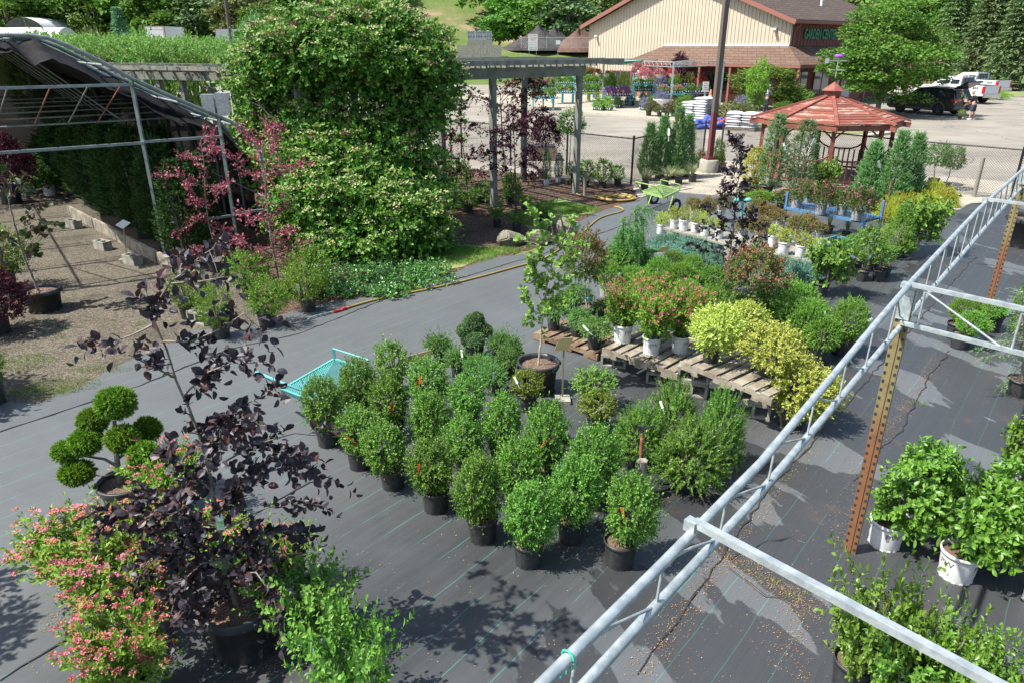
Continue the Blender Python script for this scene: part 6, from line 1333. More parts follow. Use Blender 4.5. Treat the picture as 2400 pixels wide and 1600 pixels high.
# ---------------------------------------------------------------- background: building
M['siding'] = mat('tan_siding', (.40, .345, .26), (.435, .375, .285), .8, 0, .5)
M['redwall'] = mat('red_brown_siding', (.15, .05, .038), (.175, .06, .045), .85, 0, 2)
M['fascia'] = mat('fascia_paint', (.20, .075, .055), (.225, .09, .065), .7)
def shinglem(nm, a, b, sc):
    t = NT(nm); p = t.obj(); v = t.n('ShaderNodeTexBrick'); v.inputs['Scale'].default_value = sc; v.inputs['Color1'].default_value = (*a, 1); v.inputs['Color2'].default_value = (*b, 1); v.inputs['Mortar'].default_value = (*[x * .45 for x in a], 1); v.inputs['Mortar Size'].default_value = .03; v.inputs['Brick Width'].default_value = .9; v.inputs['Row Height'].default_value = .35
    mp = t.n('ShaderNodeSeparateXYZ'); t.l(p, mp.inputs[0]); cv = t.n('ShaderNodeCombineXYZ'); t.l(t.math('ADD', mp.outputs[0], t.math('MULTIPLY', mp.outputs[1], .7)), cv.inputs[0]); t.l(t.math('MULTIPLY', mp.outputs[2], 1.6), cv.inputs[1]); t.l(cv.outputs[0], v.inputs['Vector'])
    return t.done(t.bsdf(t.mix(t.math('MULTIPLY', t.noise(1.5, p, 4), .5), v.outputs[0], a), .95, 0, t.bump(t.noise(30, p, 3), .3, .02), .15).outputs[0])
M['roofm'] = shinglem('brown_roof_shingle', (.07, .054, .046), (.095, .073, .062), 1.2)
M['porchroof'] = shinglem('porch_roof_shingle', (.115, .075, .056), (.16, .105, .08), 1.2)
M['brick'] = shinglem('brick_base', (.30, .14, .09), (.36, .18, .12), 4)
def building():
    Lc = np.array([7.07, 70.4]); Wd, D, E, A = 19.9, 16.0, 5.9, 9.6
    t = root('garden_center_building', (*Lc, 0), 'long tan and red gabled shop building with brown roof and wraparound porch', 'building', rz=math.atan2(-.759, .650))
    mb = MB(); mb.slab([(0, 0, 0), (Wd, 0, 0), (Wd, 0, E), (Wd / 2, 0, A), (0, 0, E)], (0, .2, 0))
    for i in range(62):
        x = .15 + i * (Wd - .3) / 61; zt = E + (A - E) * (1 - abs(x - Wd / 2) / (Wd / 2)) - .1; mb.box((x, -.018, zt / 2), (.05, .036, zt))
    mb.build('gable_wall', M['siding'], t)
    mb = MB(); mb.box((Wd - .1, D / 2 + .2, E / 2), (.2, D, E)); 
    for i in range(60): mb.box((Wd + .012, .5 + i * .49, E / 2), (.024, .04, E))
    mb.build('side_wall', M['redwall'], t)
    mb = MB(); mb.box((.1, D / 2 + .2, E / 2), (.2, D, E)); mb.build('side_wall', M['siding'], t)
    oh = .6; sl = (A - E) / (Wd / 2)
    mb = MB()
    for s in (0, 1):
        x0 = -oh if s == 0 else Wd + oh; z0 = E - oh * sl + .12
        mb.slab([(x0, -oh, z0), (Wd / 2, -oh, A + .12), (Wd / 2, D + .5, A + .12), (x0, D + .5, z0)], (0, 0, .14))
    rf = mb.build('roof', M['roofm'], t)
    mb = MB(); mb.tube([(Wd * .72, 5, A - 1.6), (Wd * .72, 5, A + .0)], .09, 8); mb.tube([(Wd * .86, 9, E + 1), (Wd * .86, 9, E + 1.75)], .10, 8); mb.build('vent_pipe', M['white'], rf)
    mb = MB(); mb.tube([(Wd * .7, 1.8, E + 2), (Wd * .7, 1.8, A + 1.6)], .05, 6); mb.tube([(Wd * .7, 1.8, A - .1), (Wd * .78, 2.6, E + 1.6)], .02, 5); mb.tube([(Wd * .7, 1.8, A - .1), (Wd * .62, 1.2, E + 2.2)], .02, 5); mb.build('mast', M['hose'], rf)
    mb = MB()
    for s in (0, 1):
        x0 = -oh if s == 0 else Wd + oh; z0 = E - oh * sl + .06
        mb.beam((x0, -oh - .02, z0), (Wd / 2, -oh - .02, A + .06), .05, .30); mb.beam((x0, -oh, z0 + .05), (x0, D + .5, z0 + .05), .12, .22)
    mb.build('fascia', M['fascia'], t)
    # wraparound porch
    xs = 8.67; zt, ze, dp = 4.2, 3.0, 2.4
    mb = MB(); o = (0, 0, -.12)
    mb.slab([(xs, -.03, zt), (Wd, -.03, zt), (Wd + dp, -dp, ze), (xs - dp * .9, -dp, ze)], o); mb.slab([(Wd + .03, 0, zt), (Wd + .03, D - 2, zt), (Wd + dp, D - 2, ze), (Wd + dp, -dp, ze)], o); mb.slab([(xs, -.03, zt), (xs - dp * .9, -dp, ze), (xs - dp * .9, -.03, ze)], (0, 0, -.05))
    mb.build('porch_roof', M['porchroof'], t)
    mb = MB(); mb.box(((xs + Wd) / 2, -.06, zt + .05), (Wd - xs, .06, .12)); mb.build('flashing', M['white'], t)
    mb = MB(); mb.box(((xs - dp * .9 + Wd + dp) / 2, -dp, ze - .14), (Wd - xs + dp * 1.9, .08, .16)); mb.box((Wd + dp, (D - 2 - dp) / 2, ze - .14), (.08, D - 2 + dp, .16)); mb.build('porch_gutter', M['fascia'], t)
    mb = MB(); mb.box(((xs + Wd) / 2, -.06, 1.55), (Wd - xs, .05, 2.9)); mb.build('porch_wall', M['redwall'], t)
    mb = MB(); mb.box((Wd / 2, -.12, .35), (Wd + .1, .16, .7)); mb.box((Wd + .1, 6, .35), (.16, 12, .7)); mb.build('brick_base', M['brick'], t)
    for i in range(6):
        for q in ((xs + i * (Wd + dp - xs) / 5 - .1, -dp + .1),) + (((Wd + dp - .1, i * 4.0),) if i else ()): mb = MB(); mb.box((q[0], q[1], (ze - .2) / 2), (.16, .16, ze - .2)); mb.build('porch_post', M['fascia'], t)
    for x, w, z0, z1, y in ((4.1, 2.4, .9, 2.15, -.03), (11.4, 2.8, .9, 2.3, -.09), (14.2, 2.4, .9, 2.3, -.09), (17.2, 1.6, .9, 2.3, -.09)):
        mb = MB(); mb.box((x, y - .03, (z0 + z1) / 2), (w, .05, z1 - z0)); wn = mb.build('window', M['glass'], t); mb = MB()
        for q in (-w / 2, 0, w / 2): mb.box((x + q, y - .05, (z0 + z1) / 2), (.07, .06, z1 - z0 + .1))
        for z in (z0, z1): mb.box((x, y - .052, z), (w + .1, .06, .07))
        mb.build('frame', M['fascia'], wn)
    for y, w, z0, z1 in ((2.2, 2.0, .3, 2.4), (5.4, 2.4, .1, 2.4), (9, 2.4, .5, 2.3), (12, 2.4, .5, 2.3)):
        mb = MB(); mb.box((Wd + .05, y, (z0 + z1) / 2), (.06, w, z1 - z0)); wn = mb.build('window', M['glass'], t); mb = MB()
        for q in (-w / 2, 0, w / 2): mb.box((Wd + .07, y + q, (z0 + z1) / 2), (.06, .08, z1 - z0 + .1))
        mb.build('frame', M['fascia'], wn)
    mb = MB(); V, fs = text_geo('GARDEN CENTER', 1.02, .05, bold=.03); k = 4.9 / (V[:, 0].max() - V[:, 0].min()); V = V * [k, .92, 1]
    mb.add(np.stack([Wd + .08 + V[:, 2], 4.15 + V[:, 0], 4.98 + V[:, 1]], 1), fs); tt = mat('green_letters', (.01, .14, .06), None, .5); mb.build('sign_letters', tt, t)
    for y in (.35, 8.8): mb = MB(); mb.tube([(Wd + oh - .05, y, E - .25), (Wd + .3, y, E - .55), (Wd + .1, y, E - .8), (Wd + .1, y, zt - .1)], .05, 6); mb.build('downspout', M['fascia'], t)
    for q in ((1.0, -.12, 5.0), (Wd - 1.2, -.12, 5.3)): mb = MB(); mb.box(q, (.22, .2, .2)); mb.tube([(q[0], q[1] - .1, q[2]), (q[0] + .1, q[1] - .3, q[2] - .1)], .1, 8); mb.build('floodlight', M['white'], t)
building()
def redshed():
    v = (-10.2, 36, 0); t = root('red_shed', v, 'small red shed with white corner trim glimpsed through the climbing hydrangea', 'shed'); mb = MB(); mb.box((0, 0, 1.5), (3.6, 3, 3.0)); 
    for i in range(9): mb.box((-1.6 + i * .4, -1.51, 1.5), (.03, .02, 3))
    mb.build('wall', M['redwall'], t); mb = MB(); mb.slab([(-2, -1.8, 2.95), (2, -1.8, 2.95), (2, 0, 3.9), (-2, 0, 3.9)], (0, 0, .1)); mb.slab([(-2, 1.8, 2.95), (-2, 0, 3.9), (2, 0, 3.9), (2, 1.8, 2.95)], (0, 0, .1)); mb.build('roof', M['roofm'], t)
    mb = MB()
    for x in (-1.78, 1.78): mb.box((x, -1.53, 1.5), (.16, .06, 3))
    mb.build('corner_trim', M['white'], t); mb = MB(); mb.box((-.5, -1.54, 1.5), (.9, .05, 1.1)); mb.build('window', M['glass'], t)
redshed()
# ---------------------------------------------------------------- display pad with kerb
PADK = [(-6, 67), (1.1, 55.9), (5.4, 49.4), (9.5, 44.5), (12.3, 40.5), (15, 37.6), (17.6, 36.3), (19.4, 37.6), (21.8, 42), (24.6, 49.5), (28, 60)]
sheet('display_pad', PADK + [(40, 75), (8, 74)], .10, M['gravelpale'])
def kerb():
    mb = MB()
    for a, b in zip(PADK[:-1], PADK[1:]): mb.beam((*a, .055), (*b, .055), .2, .13)
    tag(mb.build('kerb', M['concpath']), kind='structure')
    mb = MB(); c = np.array([46.5, 69.0]); P = [c + [7 * math.cos(a) * (1 + .2 * math.sin(a)), 3.2 * math.sin(a)] for a in np.linspace(0, 6.283, 28)[:-1]]
    for a, b in zip(P, P[1:] + P[:1]): mb.beam((*a, .07), (*b, .07), .25, .15)
    tag(mb.build('kerb', M['concpath']), kind='structure'); sheet('island_grass', P, .12, M['grassg'])
kerb()
sheet('planting_bed', [(12.6, 41), (15.2, 38.0), (17.5, 36.8), (19.0, 38), (21.3, 42.3), (24.1, 49.5), (25.8, 54), (20, 50), (16, 48), (12.5, 45)], .12, M['grassg'])
PZ = .11
def bench(x0, x1, yb, tiers, label, m, depth=1.1):
    a, b = np.array(G(x0, yb, PZ)), np.array(G(x1, yb, PZ)); d = b - a; L = np.linalg.norm(d); rz = math.atan2(d[1], d[0])
    t = root('plant_bench', tuple((a + b) / 2), label, 'bench', 'plant benches in front of the shop', rz=rz)
    mb = MB(); fb = MB()
    for i, z in enumerate(tiers):
        y = i * depth * .75; mb.box((0, y + depth / 2 - .3, z), (L, depth * .72, .05))
    mb.build('shelf', M[m], t)
    for x in (-L / 2 + .06, 0, L / 2 - .06):
        for i, z in enumerate(tiers): 
            for y in (i * depth * .75 - .02, i * depth * .75 + depth * .55): mb = MB(); mb.box((x, y, z / 2 - .02), (.06, .06, z)); mb.build('leg', M[m], t)
    return t, (a + b) / 2, L, rz, depth
TRM = {}
def traymesh(style):
    if style not in TRM:
        mb = MB()
        for i in range(5):
            for j in range(2): mb.lathe([(.038, 0), (.052, .12), (.054, .13), (.04, .12)], 8, (-.24 + i * .12, -.06 + j * .12, 0), sm=False)
        if style == 'tag':
            for i in range(5): mb.box((-.24 + i * .12, -.118, .085), (.05, .006, .07), m=1)
        o = mb.build('pot_row', [M['potblack'], mat('label_strip', (.55, .65, .78), None, .5)]); TRM[style] = o.data; bpy.data.objects.remove(o)
    return TRM[style]
def tray(pos, rz, kind, label, s=1.0, style='tag', mk=None, h=1.0, group='plant trays on the shop benches', seed=None):
    seed = rnd.randrange(3) if seed is None else seed
    t = root('flower_tray' if kind == 'flatmix' else 'plant_tray', pos, label, 'tray', group, rz=rz, scale=s)
    inst('pot_row', traymesh(style), t); cm = crown_meshes(kind, seed); d = cm['dim']
    me = cm['foliage']
    if mk: me = me.copy(); me.materials.clear(); me.materials.append(M[mk])
    inst('foliage', me, t, (0, 0, .10), (.66 / d[0], .34 / d[0], .26 * h / d[1]), 0)
    if 'flowers' in cm: inst('flowers', cm['flowers'], t, (0, 0, .10), (.66 / d[0], .34 / d[0], .26 * h / d[1]), 0)
    return t
def fill(bn, tier_z, i, kinds, lab, s=1.5, h=1.3, mks=(None,)):
    t, c, L, rz, dp = bn; n = max(1, round(L / (.60 * s))); u = np.array([math.cos(rz), math.sin(rz), 0]); v = np.array([-u[1], u[0], 0])
    for k in range(n):
        p = c + u * (-L / 2 + L * (k + .5) / n) + v * (i * dp * .75 + dp * .18); p[2] = PZ + tier_z + .03
        tray(tuple(p), rz, kinds[k % len(kinds)], lab, s, mk=mks[k % len(mks)], h=h)
K.setdefault('x', 0); K.pop('x')
bs = [(1293, 1346, 244, (.75, 1.35), 'teal bench of green vegetable starts left behind the right pergola post', 'teal'), (1360, 1405, 240, (.7, 1.3, 1.8), 'light green bench with trays in three tiers right of the right pergola post', 'lime'), (1418, 1478, 250, (.7, 1.15), 'blue bench with violet flowers under yellow green bushes', 'blue'),
      (1488, 1534, 238, (.75, 1.2, 1.75), 'teal bench with dark potted rows under the big pink baskets', 'teal'), (1536, 1602, 246, (.75, 1.2), 'teal bench with mixed flowers behind the white urn', 'teal'), (1602, 1662, 242, (.7, 1.2), 'blue bench with red and orange coleus left of the light pole', 'blue'), (1232, 1292, 232, (.8, 1.3), 'teal bench with greenery farthest left under the pergola beam', 'teal'), (1440, 1492, 222, (.9, 1.7), 'back bench with flat green trays in front of the shop wall', 'teal'), (1560, 1640, 226, (.9, 1.6), 'back bench under the porch windows', 'lime')]
bs += [(1248, 1300, 256, (.7, 1.2), 'teal bench of mixed greens nearest the kerb at the far left', 'teal'), (1345, 1392, 222, (.8, 1.5), 'back teal bench between the shop window and the left pergola post', 'teal'), (1480, 1530, 226, (.8, 1.5), 'blue bench standing behind the basket bench near the tan wall', 'blue'), (1392, 1442, 232, (.7, 1.3), 'blue bench with small starts left of the violet bench', 'blue')]
BN = [bench(*b) for b in bs]
fill(BN[0], .75, 0, ['flat'], 'tray of bright green starts on the lower shelf of the left teal bench', mks=('l_grass',)); fill(BN[0], 1.35, 1, ['flat'], 'tray of green starts on the upper shelf of the left teal bench', h=1.3)
fill(BN[1], .7, 0, ['flat'], 'tray of leafy pots on the lowest tier of the light green bench'); fill(BN[1], 1.3, 1, ['flat'], 'tray of leafy pots on the middle tier of the light green bench', mks=('l_spirea',)); fill(BN[1], 1.8, 2, ['flat'], 'tray of brownish plants on the top tier of the light green bench', mks=('l_weig', 'l_rose'))
M['l_violet'] = leaf('violet_bloom', [(.4, .1, .45), (.55, .2, .6), (.1, .2, .05)], .5)
M['l_coleus'] = leaf('coleus_leaf', [(.4, .05, .06), (.5, .14, .05), (.3, .03, .08)], .5); M['l_pinkm'] = leaf('pink_basket', [(.75, .2, .28), (.8, .3, .36), (.65, .12, .2), (.2, .3, .06)], .5); M['l_sage'] = leaf('salvia_spike', [(.25, .2, .4), (.35, .3, .5), (.1, .2, .08)], .5); M['l_begonia'] = leaf('begonia', [(.75, .03, .04), (.65, .05, .1), (.08, .15, .03)], .5)
fill(BN[2], .7, 0, ['flat'], 'tray of violet flowers on the front shelf of the blue bench', mks=('l_violet',)); fill(BN[2], 1.15, 1, ['flat'], 'tray of yellow green bushes on the back shelf of the blue bench', h=2.4, mks=('l_spirea', 'l_gold', 'l_ilex'))
fill(BN[3], .75, 0, ['flat'], 'tray of small dark pots on the lower shelf of the basket bench', h=.7); fill(BN[3], 1.2, 1, ['flat'], 'tray of small pots on the middle shelf of the basket bench', h=.9); fill(BN[3], 1.75, 2, ['flat'], 'tray of pink flowers on the top shelf of the basket bench', h=2.6, mks=('l_pinkm',))
fill(BN[4], .75, 0, ['flatmix'], 'tray of mixed yellow and pink flowers behind the white urn', h=1.2); fill(BN[4], 1.2, 1, ['flat'], 'tray of violet sage behind the white urn', h=2.0, mks=('l_sage', 'l_spirea', 'l_violet'))
fill(BN[5], .7, 0, ['flat'], 'tray of green pots on the front shelf of the coleus bench', mks=('l_hyd',)); fill(BN[5], 1.2, 1, ['flat'], 'tray of red coleus on the back shelf left of the light pole', h=2.0, mks=('l_weig', 'l_coleus', 'l_coleus'))
fill(BN[6], .8, 0, ['flat'], 'tray of greenery on the lower shelf of the farthest left bench', mks=('l_sage', 'l_hyd')); fill(BN[6], 1.3, 1, ['flat'], 'tray of greenery on the upper shelf of the farthest left bench')
fill(BN[7], .9, 0, ['flat'], 'tray of dark greenery on the lower back bench', mks=('l_climb',)); fill(BN[7], 1.7, 1, ['flat'], 'flat green tray on the high back bench below the shop window', h=1.3, mks=('l_box',))
fill(BN[8], 1.6, 1, ['flat', 'flatmix'], 'tray on the back bench under the porch windows', mks=(None,)); fill(BN[8], .9, 0, ['flat'], 'tray of low greenery on the lower back bench under the porch')
NM = iter(('teal bench nearest the kerb', 'back teal bench by the shop window', 'back blue bench behind the baskets', 'blue bench left of the violets'))
for q, (a, b) in zip(BN[9:], ((.7, 1.2), (.8, 1.5), (.8, 1.5), (.7, 1.3))): nm = next(NM); fill(q, a, 0, ['flat'], 'tray of greens on the front shelf of the ' + nm, mks=('l_hyd', None, 'l_sage')); fill(q, b, 1, ['flat', 'flatmix'], 'tray on the back shelf of the ' + nm, h=1.7)
for px, py, s, mk, h, lb in ((1402, 259, 1.5, None, 1.8, 'leafy tray on the gravel left of two by the kerb'), (1423, 259, 1.5, 'l_spirea', 2.0, 'leafy tray on the gravel right of two by the kerb'), (1447, 252, 1.4, 'l_hyd', 1.6, 'bright green tray on the gravel before the violet bench'), (1475, 247, 1.4, 'l_climb', 1.6, 'dark leafy tray on the gravel at the end of the violet bench'), (1510, 258, 1.3, 'l_sage', 2.0, 'violet sage tray on the gravel beside the tall green plant'), (1605, 258, 1.5, 'l_hyd', 1.8, 'green tray on the gravel left of the white bags'), (1508, 236, 1.3, 'l_climb', 1.2, 'dark green tray on the gravel under the basket bench')):
    v = G(px, py, PZ); tray(tuple(v), -.85, 'flat', lb, s, mk=mk, h=h, group='trays on the gravel by the kerb')
for a in ((1520, 272, 1505, 1545, 240, 'rose', 14, 'leafy pot by the kerb, left of the four front pots'), (1545, 274, 1532, 1560, 248, 'rose', 12, 'leafy pot by the kerb, second of the four front pots'), (1563, 274, 1552, 1578, 244, 'rose', 12, 'flowering pot by the kerb, third of the four front pots'), (1578, 272, 1566, 1598, 240, 'rose', 14, 'flowering pot by the kerb, right of the four front pots'), (1530, 258, 1515, 1548, 226, 'hydrangea', 14, 'tall bright green plant left of the white urn')):
    plant(a[5], a[0], a[1], a[2], a[3], a[4], (B, a[6]), a[7], z0=PZ, group='pots along the shop kerb')
for px, py, x0, x1, yt, mk, lb in ((1575, 262, 1560, 1602, 234, 'l_begonia', 'red begonia clump right of the white urn'), (1600, 250, 1585, 1630, 222, 'l_hyd', 'green clump under the coleus bench')):
    t = plant('darkshrub', px, py, x0, x1, yt, (B, 12), lb, z0=PZ, cat='plant', name='potted_plant'); me = t.children[2].data.copy(); me.materials[0] = M[mk]; t.children[2].data = me
def urn():
    v = G(1550, 262, PZ); t = root('white_urn', v, 'shallow white bowl planter overflowing with violet sage in front of the benches', 'urn'); mb = MB(); mb.lathe([(.3, 0), (.12, .1), (.1, .45), (.3, .55), (.58, .72), (.62, .80), (.58, .80), (.5, .7)], 20); mb.build('bowl', M['offwhite'], t)
    cm = crown_meshes('darkshrub', 0); me = cm['foliage'].copy(); me.materials[0] = M['l_sage']; inst('foliage', me, t, (0, 0, .74), (1.2 / cm['dim'][0], 1.2 / cm['dim'][0], .6 / cm['dim'][1]))
urn()
def frame():
    P = [(1411, 240), (1570, 262), (1513, 224), (1686, 250), (1640, 228)]; o = np.array(G(1411, 240, PZ)); t = root('flower_display_canopy', tuple(o), 'galvanised display frame with lattice top over the flower benches', 'canopy'); zt = 3.1
    Q = [np.array(G(*p, PZ)) - o for p in P]
    for q in Q: mb = MB(); mb.beam(q, q + [0, 0, zt], .10, .10, up=(1, 0, 0)); mb.build('post', M['galv'], t)
    mb = MB()
    for a, b in ((0, 2), (1, 0), (1, 3), (2, 4), (3, 4), (1, 4), (0, 4)):
        p, q = Q[a] + [0, 0, zt], Q[b] + [0, 0, zt]; mb.tube([p, q], .03, 5); mb.tube([p - [0, 0, .3], q - [0, 0, .3]], .025, 5); n = int(np.linalg.norm(q - p) / .5)
        for k in range(n): s0, s1 = p + (q - p) * k / n, p + (q - p) * (k + .5) / n; mb.tube([s0, s1 - [0, 0, .3], p + (q - p) * (k + 1) / n], .012, 4)
    mb.build('lattice_rail', M['galv'], t)
    mb = MB(); c = [at(1384, 150, 52), at(1508, 142, 53.5), at(1500, 141, 60), at(1385, 143, 60)]; C = [np.array(p) - o for p in c]; n = 14; V = []
    for i in range(n + 1):
        for j in range(n + 1): a, b = i / n, j / n; p = C[0] * (1 - a) * (1 - b) + C[1] * a * (1 - b) + C[2] * a * b + C[3] * (1 - a) * b; p[2] -= .25 * math.sin(PI * a) * math.sin(PI * b); V.append(p)
    mb.add(V, [(i * (n + 1) + j, (i + 1) * (n + 1) + j, (i + 1) * (n + 1) + j + 1, i * (n + 1) + j + 1) for i in range(n) for j in range(n)], 0, True); mb.build('green_cloth', mat('green_shade_cloth', (.01, .22, .15), (.02, .27, .19), .7), t)
frame()
for px, py, w, Y, mk, lb in ((1512, 178, 38, 52.5, 'l_pinkm', 'large coral pink hanging basket under the display frame, left one'), (1545, 174, 30, 52.5, 'l_pinkm', 'magenta pink hanging basket right of the coral one'), (1575, 172, 26, 52.5, 'l_begonia', 'red hanging basket nearest the red leafed tree'), (1402, 170, 20, 58, 'l_begonia', 'small red hanging basket before the tan shop wall, left'), (1425, 172, 16, 58, 'l_hyd', 'small green hanging basket before the tan shop wall, right'), (1503, 165, 16, 53, 'l_begonia', 'small red hanging basket at the left end of the pink ones')):
    p = at(px, py, Y); t = root('hanging_basket', p, lb, 'hanging basket', 'hanging baskets'); q = mpp(Y, p[2]); w *= q
    cm = crown_meshes('darkshrub', 1); me = cm['foliage'].copy(); me.materials[0] = M[mk]; d = cm['dim']; inst('flowers', me, t, (0, 0, -.1), (w / d[0], w / d[0], w * .55 / d[1])); mb = MB(); mb.lathe([(.05, -.28), (.2, -.22), (.26, -.02), (.24, -.02)], 14); mb.build('pot', M['potwhite'], t); mb = MB()
    for a in (0, 2.1, 4.2): mb.tube([(.25 * math.cos(a), .25 * math.sin(a), 0), (0, 0, max(.7, 3.05 - p[2]))], .008, 4)
    mb.build('hanger', M['black'], t)
# ---------------------------------------------------------------- bags, tarp, signs, cones
def bagmesh():
    mb = MB(); nu, nv = 12, 9; V = []
    for s in (1, -1):
        for i in range(nu + 1):
            for j in range(nv + 1):
                u, v = i / nu * 2 - 1, j / nv * 2 - 1; h = (1 - abs(u) ** 5) * (1 - abs(v) ** 4); V.append((u * .41 * (1 - .04 * v * v), v * .26 * (1 - .05 * u * u), .07 + s * .085 * h + .012 * math.sin(u * 14 + v * 9) * h + .006 * math.sin(u * 9 + v * 5) * h))
    k = (nu + 1) * (nv + 1); F = []
    for i in range(nu):
        for j in range(nv): a = i * (nv + 1) + j; F += [(a, a + nv + 1, a + nv + 2, a + 1), (k + a, k + a + 1, k + a + nv + 2, k + a + nv + 1)]
    mb.add(V, F, 0, True); o = mb.build('bag', mat('bag_plastic', (.42, .43, .44), (.52, .53, .54), .45, 0, 3, .5, 14)); me = o.data; bpy.data.objects.remove(o); return me
BAG = bagmesh()
def bags(px, py, nl, lab, grp, rz, cols=((0, 0), (1, 0), (0, 1), (1, 1)), short=None, sk=1.0):
    v = G(px, py); g = random.Random(px); c, s = math.cos(rz), math.sin(rz)
    t = root('bag_pallet', (v[0], v[1] + .6, .01), 'wooden pallet under the ' + ('tall' if nl > 7 else 'low') + ' stack of white bags', 'pallet', rz=rz); mb = MB()
    for k in range(7): mb.box((0, -.5 + k * .166, .12), (1.6, .11, .02))
    mb.build('deck_boards', M['pallet'], t); mb = MB()
    for y in (-.5, 0, .5): mb.box((0, y, .055), (1.6, .06, .10))
    mb.build('runner', M['pallet'], t)
    for l in range(nl):
        for i, j in cols:
            if short and i == 0 and l >= short: continue
            x, y = (i - .5) * .80 + g.uniform(-.04, .04), (j - .5) * .50 + g.uniform(-.03, .03); o = inst('soil_bag', BAG, None, (v[0] + c * x - s * y, v[1] + .6 + s * x + c * y, .14 + l * .132 * sk), (1, 1, sk), rz + g.uniform(-.08, .08)); tag(o, lab, 'bag', grp)
bags(1637, 292, 10, 'white soil bag in the tall stack left of the light pole', 'white bags in the tall stack', -.75, short=8)
bags(1745, 309, 6, 'white soil bag in the low wrapped stack behind the gazebo fence', 'white bags in the low stack', -.5)
def tarp():
    v = G(1664, 304); mb = MB(); mb.blob((0, 0, .18), (.8, .5, .32), 5, .4, 34, 20, fr=6); o = mb.build('blue_tarp', mat('blue_tarp', (.025, .05, .25), (.05, .09, .33), .6), None, (v[0], v[1] + .4, 0)); tag(o, 'crumpled blue tarp on the ground beside the tall white bag stack', 'tarp')
tarp()
def textsign(name, p, w, h, lines, label, legs, z0, m='offwhite', col='ink', rz=0.0, green=None):
    t = root(name, (p[0], p[1], z0), label, 'sign', rz=rz); z = p[2] - z0; mb = MB(); mb.box((0, 0, z), (w, .03, h)); pn = mb.build('panel', M[m], t)
    mb = MB()
    for s, y, c in lines:
        V, fs = text_geo(s, 1.0, 0, bold=.01); k = min(w * .86 / (V[:, 0].max() - V[:, 0].min()), .16 * h / .7 if len(lines) < 5 else .11 * h / .7); V = V * k; mb.add(np.stack([V[:, 0], np.full(len(V), -.019), z + y * h + V[:, 1]], 1), fs, c)
    if lines: mb.build('lettering', [M['ink'], M['inkred']], pn)
    for x in legs: mb = MB(); mb.box((x, .03, (z + h * .4) / 2), (.07, .04, z + h * .4)); mb.build('post', M[green or 'galvdull'], t)
p = at(1249, 100, 98); textsign('loading_sign', p, 1.18, 1.95, [('CUSTOMER', .42, 1), ('LOADING', .27, 1), ('AREA', .15, 1), ('CUSTOMERS LOADING', .0, 0), ('PLEASE DRIVE SLOWLY', -.12, 0), ('NO SMOKING IN YARD', -.22, 0), ('THANK YOU', -.33, 0), ('OPEN DAILY', -.43, 0)], 'white loading area sign on two posts on the grass bank', (-.45, .45), float(terr(p[0], 98)))
p = at(1654, 204, 46); textsign('parking_sign', p, .36, .58, [('NO', .33, 1), ('PARKING', .13, 1), ('FIRE', -.08, 1), ('LANE', -.30, 1)], 'small white no parking fire lane sign on a green post by the light pole', (0,), PZ, green='taggreen')
p = at(1308, 100, 99); textsign('blank_notice', p, .55, .5, [], 'small blank white notice on the grey fence of the bank', (0,), float(terr(p[0], 99)))
def cone(p, label, s=1.0, grp=None):
    t = root('traffic_cone', p, label, 'cone', grp, scale=s); mb = MB(); mb.lathe([(.16, .03), (.11, .28)], 12, m=0); mb.lathe([(.111, .28), (.08, .46)], 12, m=1); mb.lathe([(.081, .46), (.035, .72), (0, .72)], 12, m=0); mb.box((0, 0, .015), (.38, .38, .03)); mb.build('cone_body', [M['tagorange'], M['white']], t)
p = G(1663, 246, PZ); cone(p, 'orange and white traffic cone beside the parking sign', 1.5)
for i, px in enumerate((470, 482, 489, 443)): p = at(px, 112, 92); cone((p[0], p[1], float(terr(p[0], 92))), 'orange traffic cone far back by the white trailer', 1.3, 'cones far back')
